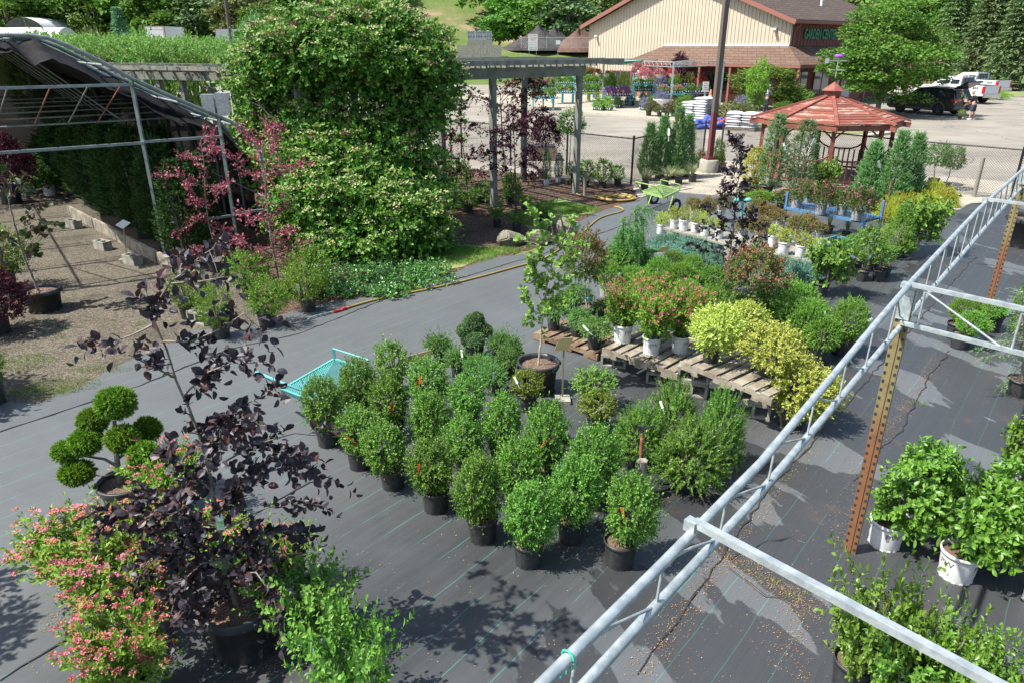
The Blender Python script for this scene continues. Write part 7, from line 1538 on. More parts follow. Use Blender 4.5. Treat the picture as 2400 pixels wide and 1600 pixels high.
# ---------------------------------------------------------------- generic trees
TR = {}
def treemesh(kind, seed):
    if (kind, seed) in TR: return TR[(kind, seed)]
    g = np.random.default_rng(seed * 31 + len(kind)); fm, tm = MB(), MB()
    if kind in ('wood', 'maple', 'shrubtree'):     # unit: 10 m tall, crown radius 3.6
        n, per, L, W = dict(wood=(46, 62, .62, .42), maple=(120, 190, .21, .14), shrubtree=(60, 80, .42, .24))[kind]
        z0 = {'wood': 1.2, 'maple': .7, 'shrubtree': 1.5}[kind]; u = rdirs(g, n, -.95); c = u * g.uniform(.45, 1, (n, 1)) ** .6 * np.array([3.3, 3.3, (10 - z0) / 2 - .5]) * (1 + .12 * np.sin(u @ np.array([5, 3, 4]) + seed))[:, None] + [0, 0, (10 + z0) / 2]
        if kind == 'maple': c[:, :2] *= (1.22 - .055 * c[:, 2:3])
        r = g.uniform(.75, 1.35, n) * (1.0 if kind != 'maple' else .75); cc = np.repeat(c, per, 0); d = rdirs(g, n * per, -.5); P = cc + d * (np.repeat(r, per)[:, None] * g.uniform(.55, 1.05, (n * per, 1))) * [1.15, 1.15, .62]
        A = unit(d + g.normal(0, .7, d.shape) + [0, 0, -.25]); N = d * .6 + g.normal(0, .5, d.shape) + [0, 0, .6]; k = g.uniform(.6, 1.25, len(P)); leaves(fm, P, A, N, L * k, W * k, 0, 'd', .2)
        tm.tube([(0, 0, 0), (.1, 0, z0), (.0, .1, 5), (.1, 0, 8.5)], [.26, .22, .15, .04], 8)
        for q in c[::3]: zb = max(z0 * .8, q[2] * .45); tm.tube([(0, 0, zb), tuple(q * [.5, .5, 1] + [0, 0, -.6]), tuple(q)], [.10, .06, .02], 5)
    else:                                          # spruce, 10 m tall
        nt = 24
        for i in range(nt):
            z = .5 + 9.2 * (i / nt) ** .95; R = 2.5 * (1 - z / 10.2) ** .85 + .12; nb = 13 if i < 16 else 8
            for j in range(nb):
                a = 6.283 * (j + g.uniform(-.3, .3)) / nb + i * .7; rl = R * g.uniform(.75, 1.1); m = int(24 + 26 * rl / 2.4); t = g.uniform(.12, 1, m)
                dr = -.30 * rl * t ** 1.4 + .10 * rl * t; P = np.stack([rl * t * math.cos(a), rl * t * math.sin(a), z + dr], 1) + g.normal(0, .05, (m, 3)); sd = np.array([-math.sin(a), math.cos(a), 0]) * g.choice([-1, 1], m)[:, None]
                A = np.array([math.cos(a), math.sin(a), -.1]) * .8 + sd * .7 + g.normal(0, .2, (m, 3)) + [0, 0, -.25]; leaves(fm, P, unit(A), np.tile([0, 0, 1.], (m, 1)) + g.normal(0, .3, (m, 3)), .46 * g.uniform(.6, 1.2, m), .12, 0, 'd', .25)
        tm.tube([(0, 0, 0), (0, 0, 9.6)], [.2, .02], 7)
    o1 = fm.build('crown', M['l_wood1']); o2 = tm.build('trunk', M['bark']); r = (o1.data, o2.data); bpy.data.objects.remove(o1); bpy.data.objects.remove(o2); TR[(kind, seed)] = r; return r
def tree(kind, pos, h, w, label, mk, name, seed=0, group=None, bark=None, cat='tree', rz=None):
    c, tr = treemesh(kind, seed); t = root(name, pos, label, cat, group, rz=rnd.uniform(0, 6) if rz is None else rz); ks = w / (7.6 if kind != 'spruce' else 5.0), w / (7.6 if kind != 'spruce' else 5.0), h / 10.3
    o = inst('crown', c, t, scale=ks)
    if mk != 'l_wood1': o.material_slots[0].link = 'OBJECT'; o.material_slots[0].material = M[mk]
    inst('trunk', tr, t, scale=(h / 10, h / 10, h / 10.3)); return t
def ptree(kind, foot, x0, x1, yt, label, mk, name, seed=0, Y=None, group=None, z0=None):
    p = G(*foot) if Y is None else Vector((at(foot[0], foot[1], Y)[0], Y, 0)); z = (float(terr(p[0], p[1])) if z0 is None else z0); zt = at((x0 + x1) / 2, yt, p[1])[2]; w = (x1 - x0) * mpp(p[1], 3); return tree(kind, (p[0], p[1], z), zt - z, w, label, mk, name, seed, group)
ptree('maple', (2055, 270), 1958, 2262, -20, 'large spreading green maple between the gazebo and the parked cars', 'l_tree', 'maple_tree', 1)
ptree('shrubtree', (1795, 262), 1688, 1862, 145, 'small rounded tree in front of the shop porch', 'l_tree', 'ornamental_tree', 0, z0=.1)
M['l_sweet'] = leaf('sweetgum_leaf', [(.09, .22, .025), (.14, .31, .035), (.22, .40, .06)], .5, .4)
t = ptree('shrubtree', (1764, 290), 1738, 1796, 122, 'narrow columnar bright green tree beside the low white bag stack', 'l_sweet', 'columnar_tree', 1, z0=.1)
M['l_bronze'] = leaf('bronze_shrub_leaf', [(.09, .13, .03), (.14, .17, .05), (.2, .2, .08)], .5)
def bush(kind, px, py, x0, x1, yt, label, mk, name='shrub', z0=.1, hm=None, cat='shrub', group=None):
    p = G(px, py, z0); q = mpp(p[1], z0 + .5); w = (x1 - x0) * q; p[1] += w * .35; h = at((x0 + x1) / 2, yt, p[1])[2] - z0; cm = crown_meshes(kind, 1); t = root(name, p, label, cat, group); me = cm['foliage'].copy(); me.materials[0] = M[mk]; d = cm['dim']; inst('foliage', me, t, (0, 0, -.03), (w / d[0], w / d[0], h / d[1])); inst('stems', stem_mesh('bark', 0), t, (0, 0, 0), (w * .8, w * .8, h * .7)); return t
bush('purplebush', 1722, 290, 1680, 1790, 240, 'bronze green shrub behind the low white bag stack', 'l_bronze'); bush('purplebush', 1700, 300, 1682, 1740, 276, 'low pink flowering patch beside the blue tarp', 'f_mix', 'flower_clump', cat='flowers')
bush('hedgeblock', 1868, 258, 1820, 1908, 205, 'bright clipped yew hedge in front of the porch', 'l_hedge', 'clipped_hedge', cat='hedge'); bush('purplebush', 1905, 235, 1868, 1930, 185, 'dark purple smokebush beside the porch', 'l_purple'); bush('purplebush', 1842, 268, 1818, 1868, 238, 'dark low shrub right of the lady in lavender', 'l_climb')
bush('purplebush', 1745, 262, 1728, 1768, 222, 'flowering shrub at the porch left of the lady in lavender', 'l_sage'); bush('goldthread', 2330, 232, 2290, 2388, 206, 'bright low juniper on the kerbed island behind the pickup', 'l_sweet', 'low_juniper', cat='shrub')
t = bush('redmaple', 1590, 240, 1560, 1620, 128, 'slim red leafed tree standing among the flower benches', 'l_maple', 'red_maple', cat='tree')
for i, (px, Y, x0, x1, yt, lb) in enumerate(((2290, 84, 2215, 2352, -150, 'tall dark spruce left of three behind the pickups'), (2370, 76, 2290, 2450, -170, 'tall spruce in front at the top right corner'), (2430, 92, 2370, 2500, -120, 'tall spruce cut by the right edge'), (2215, 98, 2150, 2280, -120, 'dark spruce behind the big maple'))):
    p = at(px, 190, Y); tree('spruce', (p[0], Y, float(terr(p[0], Y))), at(px, yt, Y)[2] - float(terr(p[0], Y)), (x1 - x0) * mpp(Y, 4), lb, 'l_spruce', 'spruce_tree', i % 2, 'spruces behind the parking lot')
p = at(288, 100, 62); tree('spruce', (p[0], 62, 0), at(288, -6, 62)[2], 90 * mpp(62, 5), 'slim blue green spruce in front of the white hoop house', 'l_bluespruce', 'spruce_tree', 0)
tr_ = G(2392, 208); mb = MB(); mb.tube([(0, 0, 0), (.9, .3, 2.2), (1.6, .5, 4.5)], [.28, .24, .2], 8); o = mb.build('tree_trunk', M['bark'], None, tr_); tag(o, 'leaning bare tree trunk behind the kerbed island at the right edge', 'tree')
# ---------------------------------------------------------------- hillside wood
def wood():
    g = np.random.default_rng(77); fm = MB(); proto = [treemesh('wood', s)[0] for s in (0, 1, 2)]; arrs = []
    for me in proto:
        V = np.empty(len(me.vertices) * 3); me.vertices.foreach_get('co', V); F = np.empty(len(me.loops), np.int32); me.loops.foreach_get('vertex_index', F); arrs.append((V.reshape(-1, 3), F.reshape(-1, 3)))
    spots = []
    for row, (Y, n) in enumerate(((128, 46), (142, 46), (158, 44), (176, 40))):
        for i in range(n):
            x = -165 + 330 * (i + g.uniform(-.4, .4)) / n; y = Y + g.uniform(-6, 6); px = 1200 + 1656 * x / (y * .923)
            if 905 < px < 1120 and y < 170: continue
            if 1120 <= px < 1230 and y < 136: continue
            spots.append((x, y))
    for k, (x, y) in enumerate(spots):
        V, F = arrs[k % 3]; a = g.uniform(0, 6.28); s = g.uniform(.9, 1.5); R = np.array([[math.cos(a), -math.sin(a), 0], [math.sin(a), math.cos(a), 0], [0, 0, 1]]); fm.arr((V * [s * 1.15, s * 1.15, s] - [0, 0, 1.3]) @ R.T + [x, y, float(terr(x, y))], F, k % 5)
    ms = [M['l_wood1'], leaf('wood_leaf_dark', [(.022, .07, .015), (.04, .10, .02), (.07, .15, .03)], .6), leaf('wood_leaf_olive', [(.06, .10, .025), (.10, .15, .035), (.15, .21, .05)], .6), leaf('wood_leaf_bright', [(.06, .16, .02), (.10, .22, .03), (.16, .30, .05)], .6), leaf('wood_leaf_grey', [(.09, .14, .07), (.13, .19, .10), (.19, .25, .14)], .6)]
    tag(fm.build('hillside_wood', ms), kind='stuff')
    for i, (px, py, Y, h, w, mk) in enumerate(((560, 60, 112, 9, 8, 'l_bronze'), (470, 60, 116, 8, 8, 'l_arbg'), (610, 70, 104, 6, 6, 'l_wood1'), (690, 60, 114, 8, 9, 'l_wood1'), (1270, 60, 116, 8, 8, 'l_tree'), (1170, 50, 118, 6, 7, 'l_wood1'), (1330, 50, 114, 8, 9, 'l_arbg'), (1210, 50, 122, 10, 9, 'l_wood1'), (20, 60, 118, 10, 10, 'l_tree'), (130, 50, 122, 11, 10, 'l_wood1'), (220, 40, 120, 10, 9, 'l_tree'), (360, 40, 118, 10, 9, 'l_tree'), (420, 40, 116, 8, 8, 'l_wood1'))):
        p = at(px, py, Y); tree('wood', (p[0], Y, float(terr(p[0], Y)) - .2), h, w, 'rounded broadleaf tree at the foot of the wooded hill', mk, 'broadleaf_tree', i % 3, 'trees at the foot of the hill')
wood()
def bankbush():
    for i, (px, py, x0, x1, yt, mk) in enumerate(((590, 118, 540, 640, 52, 'l_upj'), (440, 130, 380, 500, 92, 'l_hedge'), (330, 132, 250, 400, 84, 'l_hedge'), (200, 132, 120, 280, 84, 'l_bronze'), (80, 132, 10, 150, 88, 'l_hedge'))):
        Y = 40; p = at(px, py, Y); w = (x1 - x0) * mpp(Y, 4); zt = at(px, yt, Y)[2]; cm = crown_meshes('purplebush', i % 3); t = root('tall_hedge', (p[0], Y, 0), ('dark green', 'light green', 'rounded', 'brownish', 'leafy')[i] + ' tall hedge behind the left pergola, ' + ('beside the climbing hydrangea', 'below the dark light pole', 'below the box truck', 'below the blue green spruce', 'at the left below the hoop house')[i], 'hedge', 'tall hedges behind the left pergola'); me = cm['foliage'].copy(); me.materials[0] = M[mk]; d = cm['dim']; inst('foliage', me, t, scale=(w / d[0], 2.5 / d[0], zt / d[1])); inst('stems', stem_mesh('bark', 0), t, (0, 0, 0), (w, 1.5, zt * .7))
bankbush()
# ---------------------------------------------------------------- far yard: hoop house, trucks, piles, walls
def hoophouse(x0, x1, Y, r, z, label, along=True):
    t = root('white_hoop_house', ((x0 + x1) / 2, Y, z), label, 'greenhouse', 'white hoop houses'); L = x1 - x0; n = 16; mb = MB(); pr = [(r * math.cos(PI * j / n), .9 * r * math.sin(PI * j / n)) for j in range(n + 1)]; k = 12
    V = [(-L / 2 + L * i / k, a * (1 + .01 * (i % 2)), b * (1 - .02 * (i % 2))) if along else (a, -L / 2 + L * i / k, b) for i in range(k + 1) for a, b in pr]
    mb.add(V, [(i * (n + 1) + j, i * (n + 1) + j + 1, (i + 1) * (n + 1) + j + 1, (i + 1) * (n + 1) + j) for i in range(k) for j in range(n)], 0, True); mb.build('cover', M['white'], t)
    for s in (0, k): mb = MB(); mb.add(V[s * (n + 1):(s + 1) * (n + 1)], [tuple(range(n + 1))]); mb.build('end_panel', M['glass'] if not along else M['white'], t)  # open end closed by a dark sheet standing in for its shaded inside
hoophouse(-92, -60, 104, 2.9, 3.9, 'long white plastic hoop house at the top left'); hoophouse(-76.5, -66, 118, 3.4, 5.0, 'white hoop house with open dark end behind the long one', False)
def truck(px0, px1, yt, Y, L, label, name='box_truck', rz=0.0):
    a, b = at(px0, yt, Y), at(px1, yt, Y); z = float(terr(a[0], Y)); w = b[0] - a[0]; h = a[2] - z; t = root(name, ((a[0] + b[0]) / 2, Y, z), label, 'truck' if name == 'box_truck' else 'trailer', rz=rz)
    mb = MB(); mb.box((0, L / 2, (h + .9) / 2), (w, L, h - .9)); bd = mb.build('cargo_box', M['white'], t); mb = MB(); mb.box((0, -.03, (h + .9) / 2), (w * .86, .05, h - 1.2)); 
    for k in range(5): mb.box((0, -.062, 1.2 + (h - 1.5) * k / 4), (w * .86, .02, .03))
    mb.build('roll_door', M['potwhite'], bd)
    mb = MB()
    for x in (-w / 2, w / 2): mb.box((x, 0, (h + .9) / 2), (.08, .08, h - .9))
    mb.box((0, 0, h), (w, .08, .08)); mb.box((0, 0, .95), (w, .1, .12)); mb.build('door_frame', M['rust'], bd)
    for y in (L * .25, L * .85):
        for x in (-w / 2 + .2, w / 2 - .2): mb = MB(); mb.tube([(x - .14, y, .48), (x + .14, y, .48)], .48, 14); mb.build('wheel', M['rubber'], t)
    if name == 'box_truck': mb = MB(); mb.box((0, L + 1.0, 1.5), (w * .9, 1.9, 2.0)); mb.box((0, L + 1.0, .6), (w * .8, 1.9, .5)); mb.build('cab', M['white'], t)
truck(336, 384, 62, 93, 5.5, 'white box truck seen from behind with a rolled rear door'); truck(505, 560, 68, 97, 4.5, 'plain white enclosed trailer beside the dark pole', 'cargo_trailer', .3)
def flatbed():
    p = at(130, 66, 112); t = root('flatbed_truck', (-82, 112, float(terr(-82, 112))), 'dark flatbed truck with orange marker lights above the hoop house', 'truck'); mb = MB(); mb.box((0, 0, 4.5), (6, 2.4, .9)); mb.box((0, 0, 2.2), (5.5, 2.2, 3.8)); mb.build('body', M['black'], t)
    for k in range(4): mb = MB(); mb.box((-2.2 + k * 1.3, -1.23, 4.6), (.5, .06, .3)); mb.build('marker_light', M['tagorange'] if k % 2 else M['redtape'], t)
flatbed()
def pole2():
    p = at(545, 118, 60); z = 0; mb = MB(); mb.tube([(0, 0, 0), (0, 0, 10)], [.16, .12], 8); o = mb.build('dark_pole', M['barkdark'], None, (p[0], 60, 0)); tag(o, 'dark brown pole rising behind the left pergola', 'pole')
pole2()
def pile(px, py, Y, w, h, m, label):
    p = at(px, py, Y); z = float(terr(p[0], Y)); g = np.random.default_rng(px); n, k = 40, 14; V = []
    for i in range(k + 1):
        for j in range(n): r = i / k; a = 6.283 * j / n; rr = w / 2 * r * (1 + .12 * math.sin(3 * a + px) + .06 * math.sin(7 * a)); V.append((rr * math.cos(a), rr * .7 * math.sin(a), h * (1 - r) ** .8 * (1 + .15 * math.sin(a * 2 + px)) + g.normal(0, .06) * (r < .98) - .15))
    mb = MB(); mb.add(V, [(i * n + j, i * n + (j + 1) % n, (i + 1) * n + (j + 1) % n, (i + 1) * n + j) for i in range(k) for j in range(n)], 0, True); o = mb.build('mulch_pile', m, None, (p[0], Y, z)); tag(o, label, 'pile', 'mulch piles on the bank')
blk = mat('black_mulch', (.022, .02, .02), (.05, .045, .042), .95, 0, 2, .6, 8); brn = mat('brown_mulch', (.075, .04, .03), (.12, .065, .045), .95, 0, 2, .6, 8)
pile(1262, 100, 104, 9, 3.0, blk, 'black mulch pile behind the loading sign'); pile(1300, 100, 107, 7, 2.6, blk, 'second black mulch pile touching the first one on its right'); pile(1358, 100, 103, 8, 2.6, brn, 'brown mulch pile against the left corner of the shop roof')
def bins():
    p = at(1115, 110, 100); z = float(terr(p[0], 100)); t = root('block_wall', (p[0], 100, z), 'grey concrete block retaining wall on the grass bank', 'wall'); mb = MB()
    for k in range(6): mb.box((-1.6 + k * .9, .0, .75), (.88, .5, 1.5))
    mb.box((-2.2, 2, .75), (.5, 4, 1.5)); mb.build('wall_blocks', M['conc'], t)
    for i, px in enumerate((1105, 1124, 1144)):
        p = at(px, 85, 104); z = float(terr(p[0], 104)); t = root('water_tote', (p[0], 104, z + 1.2), ('grey caged water tank left of three on the bank', 'grey caged water tank in the middle of three on the bank', 'grey caged water tank right of three on the bank')[i], 'tank', 'water tanks on the bank'); mb = MB(); mb.box((0, 0, .55), (.95, .95, 1.0)); mb.lathe([(.14, 1.05), (.14, 1.13), (0, 1.13)], 10); mb.build('tank', M['potgrey'], t); mb = MB()
        for x in (-.5, -.17, .17, .5): mb.box((x, -.5, .55), (.03, .03, 1.1))
        for zz in (.1, .55, 1.05): mb.box((0, -.5, zz), (1.0, .025, .03))
        mb.build('cage', M['galv'], t); mb = MB(); mb.box((0, 0, -.6), (1.1, 1.1, 1.2)); mb.build('stand', M['conc'], t)
bins()
fence([(at(1222, 112, 99.5)[0], 99.5), (at(1400, 112, 99.5)[0], 99.5)], 'galvanised chain link fence on the grass bank before the mulch piles', black=False, hgt=1.3, mesh=.3)
bpy.data.objects[[o.name for o in COL.objects if o.name.startswith('chain_link_fence')][-1]].location.z = 3.9
for i, px in enumerate((1320, 1344, 1365)): p = at(px, 118, 94); z = float(terr(p[0], 94)); mb = MB(); mb.box((0, 0, .7), (.14, .14, 1.4)); o = mb.build('wooden_bollard', M['pallet'], None, (p[0], 94, z)); tag(o, 'short wooden bollard on the grass bank left of the shop', 'bollard', 'bollards on the grass bank')
def woodfence(): p = at(424, 104, 96); t = root('picket_fence', (p[0], 96, float(terr(p[0], 96))), 'short grey picket fence far back beside the box truck', 'fence'); mb = MB(); [mb.box((-1.2 + k * .25, 0, .8), (.2, .03, 1.6 - .04 * (k % 3))) for k in range(11)]; mb.build('pickets', M['wood'], t); mb = MB(); mb.box((0, .03, .5), (2.7, .04, .1)); mb.box((0, .03, 1.2), (2.7, .04, .1)); mb.build('rail', M['wood'], t)
woodfence()
# ---------------------------------------------------------------- vehicles
M['carblack'] = mat('dark_car_paint', (.012, .015, .02), None, .18); M['carwhite'] = mat('white_car_paint', (.6, .61, .62), None, .2); M['clad'] = mat('grey_cladding', (.09, .09, .09), None, .6); M['rim'] = mat('dark_alloy', (.10, .10, .105), None, .35, .6); M['lamp'] = mat('red_tail_lamp', (.5, .01, .015), None, .2); M['chrome'] = mat('chrome', (.6, .6, .6), None, .2, .9)
def prism(mb, prof, w, m=0, top=None, tw=None):
    """side profile (x,z) extruded across y; points above 'top' pulled in to width tw"""
    n = len(prof); f = lambda z: w if top is None or z <= top else w + (tw - w) * min(1, (z - top) / .55)
    V = [(x, -f(z) / 2, z) for x, z in prof] + [(x, f(z) / 2, z) for x, z in prof]
    return mb.add(V, [tuple(range(n)), tuple(range(2 * n - 1, n - 1, -1))] + [(i, n + i, n + (i + 1) % n, (i + 1) % n) for i in range(n)], m)
def wheel(t, x, y, r=.37):
    mb = MB(); mb.lathe([(r * .62, -.11), (r * .95, -.115), (r, -.08), (r, .08), (r * .95, .115), (r * .62, .11)], 24); V = mb.V; R = np.array([[1, 0, 0], [0, 0, 1], [0, 1, 0]]); mb.V = [v @ R for v in V]
    w = mb.build('wheel', M['rubber'], t, (x, y, r)); mb = MB(); s = 1 if y > 0 else -1
    mb.tube([(0, s * .06, 0), (0, s * .085, 0)], r * .63, 20)
    for k in range(5): a = k * 1.2566; mb.beam((0, s * .10, 0), (r * .58 * math.cos(a), s * .10, r * .58 * math.sin(a)), .07, .03, up=(0, 1, 0))
    mb.build('rim', [M['rim']], w)
FW = np.array([-.42, .907]); FA = math.atan2(FW[1], FW[0])
def suv():
    r0 = np.array(G(2196, 271)[:2]); c = r0 + FW * 1.42 + np.array([.907, .42]) * .85; t = root('parked_suv', (*c, .004), 'black station wagon with its rear hatch raised beside two people', 'car', rz=FA)
    mb = MB(); prism(mb, [(-2.42, .42), (-2.44, .86), (-2.36, 1.06), (1.0, 1.10), (2.05, .98), (2.42, .78), (2.44, .40), (2.2, .26), (-2.3, .28)], 1.86); prism(mb, [(-2.36, 1.06), (-2.12, 1.60), (-1.9, 1.67), (-.2, 1.70), (.35, 1.64), (1.12, 1.09)], 1.80, 0, 1.06, 1.40); b = mb.build('body', M['carblack'], t)
    mb = MB()
    for s in (-1, 1):
        for P in ([(-2.05, 1.14), (-1.92, 1.55), (-1.15, 1.60), (-1.12, 1.14)], [(-1.04, 1.14), (-1.06, 1.60), (-.15, 1.61), (-.12, 1.14)], [(-.04, 1.14), (-.07, 1.61), (.30, 1.57), (.88, 1.15)]):
            y = lambda z: s * (.905 - (z - 1.06) / .55 * .20 + .004); V = [(x, y(z), z) for x, z in P]; mb.slab(V, (0, s * .004, 0))
    mb.slab([(1.08, -.74, 1.14), (1.08, .74, 1.14), (.42, .62, 1.63), (.42, -.62, 1.63)], (.02, 0, .015)); mb.build('window', M['glass'], t)
    mb = MB()
    for s in (-1, 1):
        for x in (-1.42, 1.38):
            P = [(x + .50 * math.cos(a), .37 + .50 * math.sin(a)) for a in np.linspace(-.2, PI + .2, 12)] + [(x + .40 * math.cos(a), .37 + .40 * math.sin(a)) for a in np.linspace(PI + .2, -.2, 12)]; mb.slab([(q, s * .935, z) for q, z in P], (0, s * .02, 0))
        mb.box((0, s * .93, .36), (1.8, .03, .16))
    mb.build('cladding', M['clad'], t); mb = MB()
    for s in (-1, 1): mb.tube([(-1.8, s * .62, 1.72), (-1.7, s * .62, 1.76), (.0, s * .62, 1.76), (.15, s * .62, 1.71)], .02, 6)
    mb.build('roof_rail', M['galv'], t)
    for x in (-1.42, 1.38):
        for y in (-.84, .84): wheel(t, x, y)
    mb = MB(); mb.slab([(-2.10, -.68, 1.62), (-2.10, .68, 1.62), (-2.95, .72, 2.06), (-2.95, -.72, 2.06)], (.03, 0, .09)); h = mb.build('hatch', M['carblack'], t); mb = MB(); mb.slab([(-2.25, -.55, 1.73), (-2.25, .55, 1.73), (-2.65, .58, 1.95), (-2.65, -.58, 1.95)], (.02, 0, .085)); mb.build('rear_window', M['glass'], h)
    mb = MB(); mb.slab([(-2.45, -.70, .80), (-2.45, .70, .80), (-2.20, .62, 1.58), (-2.20, -.62, 1.58)], (-.015, 0, 0)); mb.build('boot_opening', M['black'], t)  # black panel standing in for the shade inside the open boot
    for s in (-1, 1): mb = MB(); mb.box((-2.36, s * .80, .98), (.20, .30, .13)); mb.build('tail_light', M['lamp'], t)
    mb = MB(); mb.box((-2.46, 0, .55), (.08, 1.7, .22)); mb.build('bumper', M['clad'], t)
suv()
def pickup(px, py, label, off):
    r0 = np.array(G(px, py)[:2]); c = r0 + FW * 2.95 + np.array([.907, .42]) * .95 + FW * 0; t = root('pickup_truck', (*c, .004), label, 'truck', 'white pickup trucks', rz=FA)
    mb = MB(); prism(mb, [(-2.95, .62), (-2.95, 1.36), (-.95, 1.38), (-.95, .55)], 1.98); prism(mb, [(-.94, .5), (-.94, 1.32), (1.45, 1.32), (2.8, 1.22), (2.98, 1.1), (2.98, .5)], 1.96); prism(mb, [(-.94, 1.32), (-.88, 1.93), (.55, 1.96), (1.45, 1.33)], 1.9, 0, 1.32, 1.55); mb.build('body', M['carwhite'], t)
    mb = MB(); mb.box((-1.95, 0, 1.34), (1.85, 1.7, .10)); mb.build('bed_liner', M['black'], t); mb = MB()
    for s in (-1, 1):
        for P in ([(-.8, 1.4), (-.78, 1.85), (-.1, 1.88), (-.08, 1.4)], [(0, 1.4), (-.02, 1.88), (.52, 1.88), (1.2, 1.4)]): mb.slab([(x, s * (.955 - (z - 1.32) / .55 * .175 + .004), z) for x, z in P], (0, s * .004, 0))
    mb.slab([(-.95, -.65, 1.45), (-.95, .65, 1.45), (-.90, .6, 1.86), (-.90, -.6, 1.86)], (-.02, 0, 0)); mb.build('window', M['glass'], t)
    for x in (-1.85, 1.95):
        for y in (-.86, .86): wheel(t, x, y, .41)
    for s in (-1, 1): mb = MB(); mb.box((-2.90, s * .93, 1.06), (.16, .16, .52)); mb.build('tail_light', M['lamp'], t)
    mb = MB(); mb.box((-3.06, 0, .62), (.16, 1.95, .22)); mb.build('bumper', M['chrome'], t); mb = MB(); mb.tube([(-.98, -.8, 1.36), (-.98, -.8, 2.0), (-.98, .8, 2.0), (-.98, .8, 1.36)], .03, 6)
    for y in (-.4, 0, .4): mb.tube([(-.98, y, 1.38), (-.98, y, 2.0)], .02, 5)
    mb.build('headache_rack', M['black'], t)
    V, fs = text_geo('4X4', .26, 0, bold=.012); mb = MB(); s = 1; mb.add(np.stack([-2.25 - V[:, 0] * s, np.full(len(V), .996), 1.16 + V[:, 1]], 1), [f[::-1] for f in fs]); mb.add(np.stack([-2.25 + V[:, 0] * s, np.full(len(V), -.996), 1.16 + V[:, 1]], 1), fs); mb.build('lettering', M['ink'], t)
    return t
pickup(2298, 246, 'white pickup truck with 4x4 lettering parked beyond the black station wagon', 0); pickup(2330, 228, 'second white pickup truck mostly hidden behind the lettered one', 1)
def far_car():
    v = at(1925, 190, 62); t = root('parked_car', (v[0], 62, .1), 'light car glimpsed under the porch behind the smokebush', 'car', rz=FA); mb = MB(); prism(mb, [(-2.2, .3), (-2.2, .9), (2.0, .95), (2.2, .7), (2.2, .3)], 1.8); prism(mb, [(-1.9, .9), (-1.4, 1.42), (.3, 1.45), (1.1, .93)], 1.7, 0, .9, 1.35); mb.build('body', M['carwhite'], t); mb = MB()
    for s in (-1, 1): mb.slab([(-1.6, s * .85, .98), (-1.3, s * .73, 1.36), (.25, s * .72, 1.38), (.85, s * .85, 1.0)], (0, s * .01, 0))
    mb.build('window', M['glass'], t)
    for x in (-1.35, 1.35):
        for y in (-.82, .82): wheel(t, x, y, .33)
far_car()
# ---------------------------------------------------------------- people: one skinned surface each, clothes as children
def skin(name, verts, edges, m, parent, levels=2):
    me = bpy.data.meshes.new(name); me.from_pydata([v[:3] for v in verts], edges, []); me.update(); o = bpy.data.objects.new(name, me); COL.objects.link(o); o.modifiers.new('s', 'SKIN')
    for v, q in zip(verts, me.skin_vertices[0].data): q.radius = (v[3], v[4] if len(v) > 4 else v[3])
    me.skin_vertices[0].data[0].use_root = True; o.modifiers[0].use_smooth_shade = True; s = o.modifiers.new('d', 'SUBSURF'); s.levels = levels; s.render_levels = levels
    dg = bpy.context.evaluated_depsgraph_get(); nm = bpy.data.meshes.new_from_object(o.evaluated_get(dg)); bpy.data.objects.remove(o); nm.materials.clear(); nm.materials.append(m); nm.name = name
    return inst(name, nm, parent)
M['skinm'] = mat('skin', (.42, .22, .15), (.48, .27, .19), .55); cloth = lambda n, c: mat(n, c, tuple(x * .8 for x in c), .85, 0, 9)
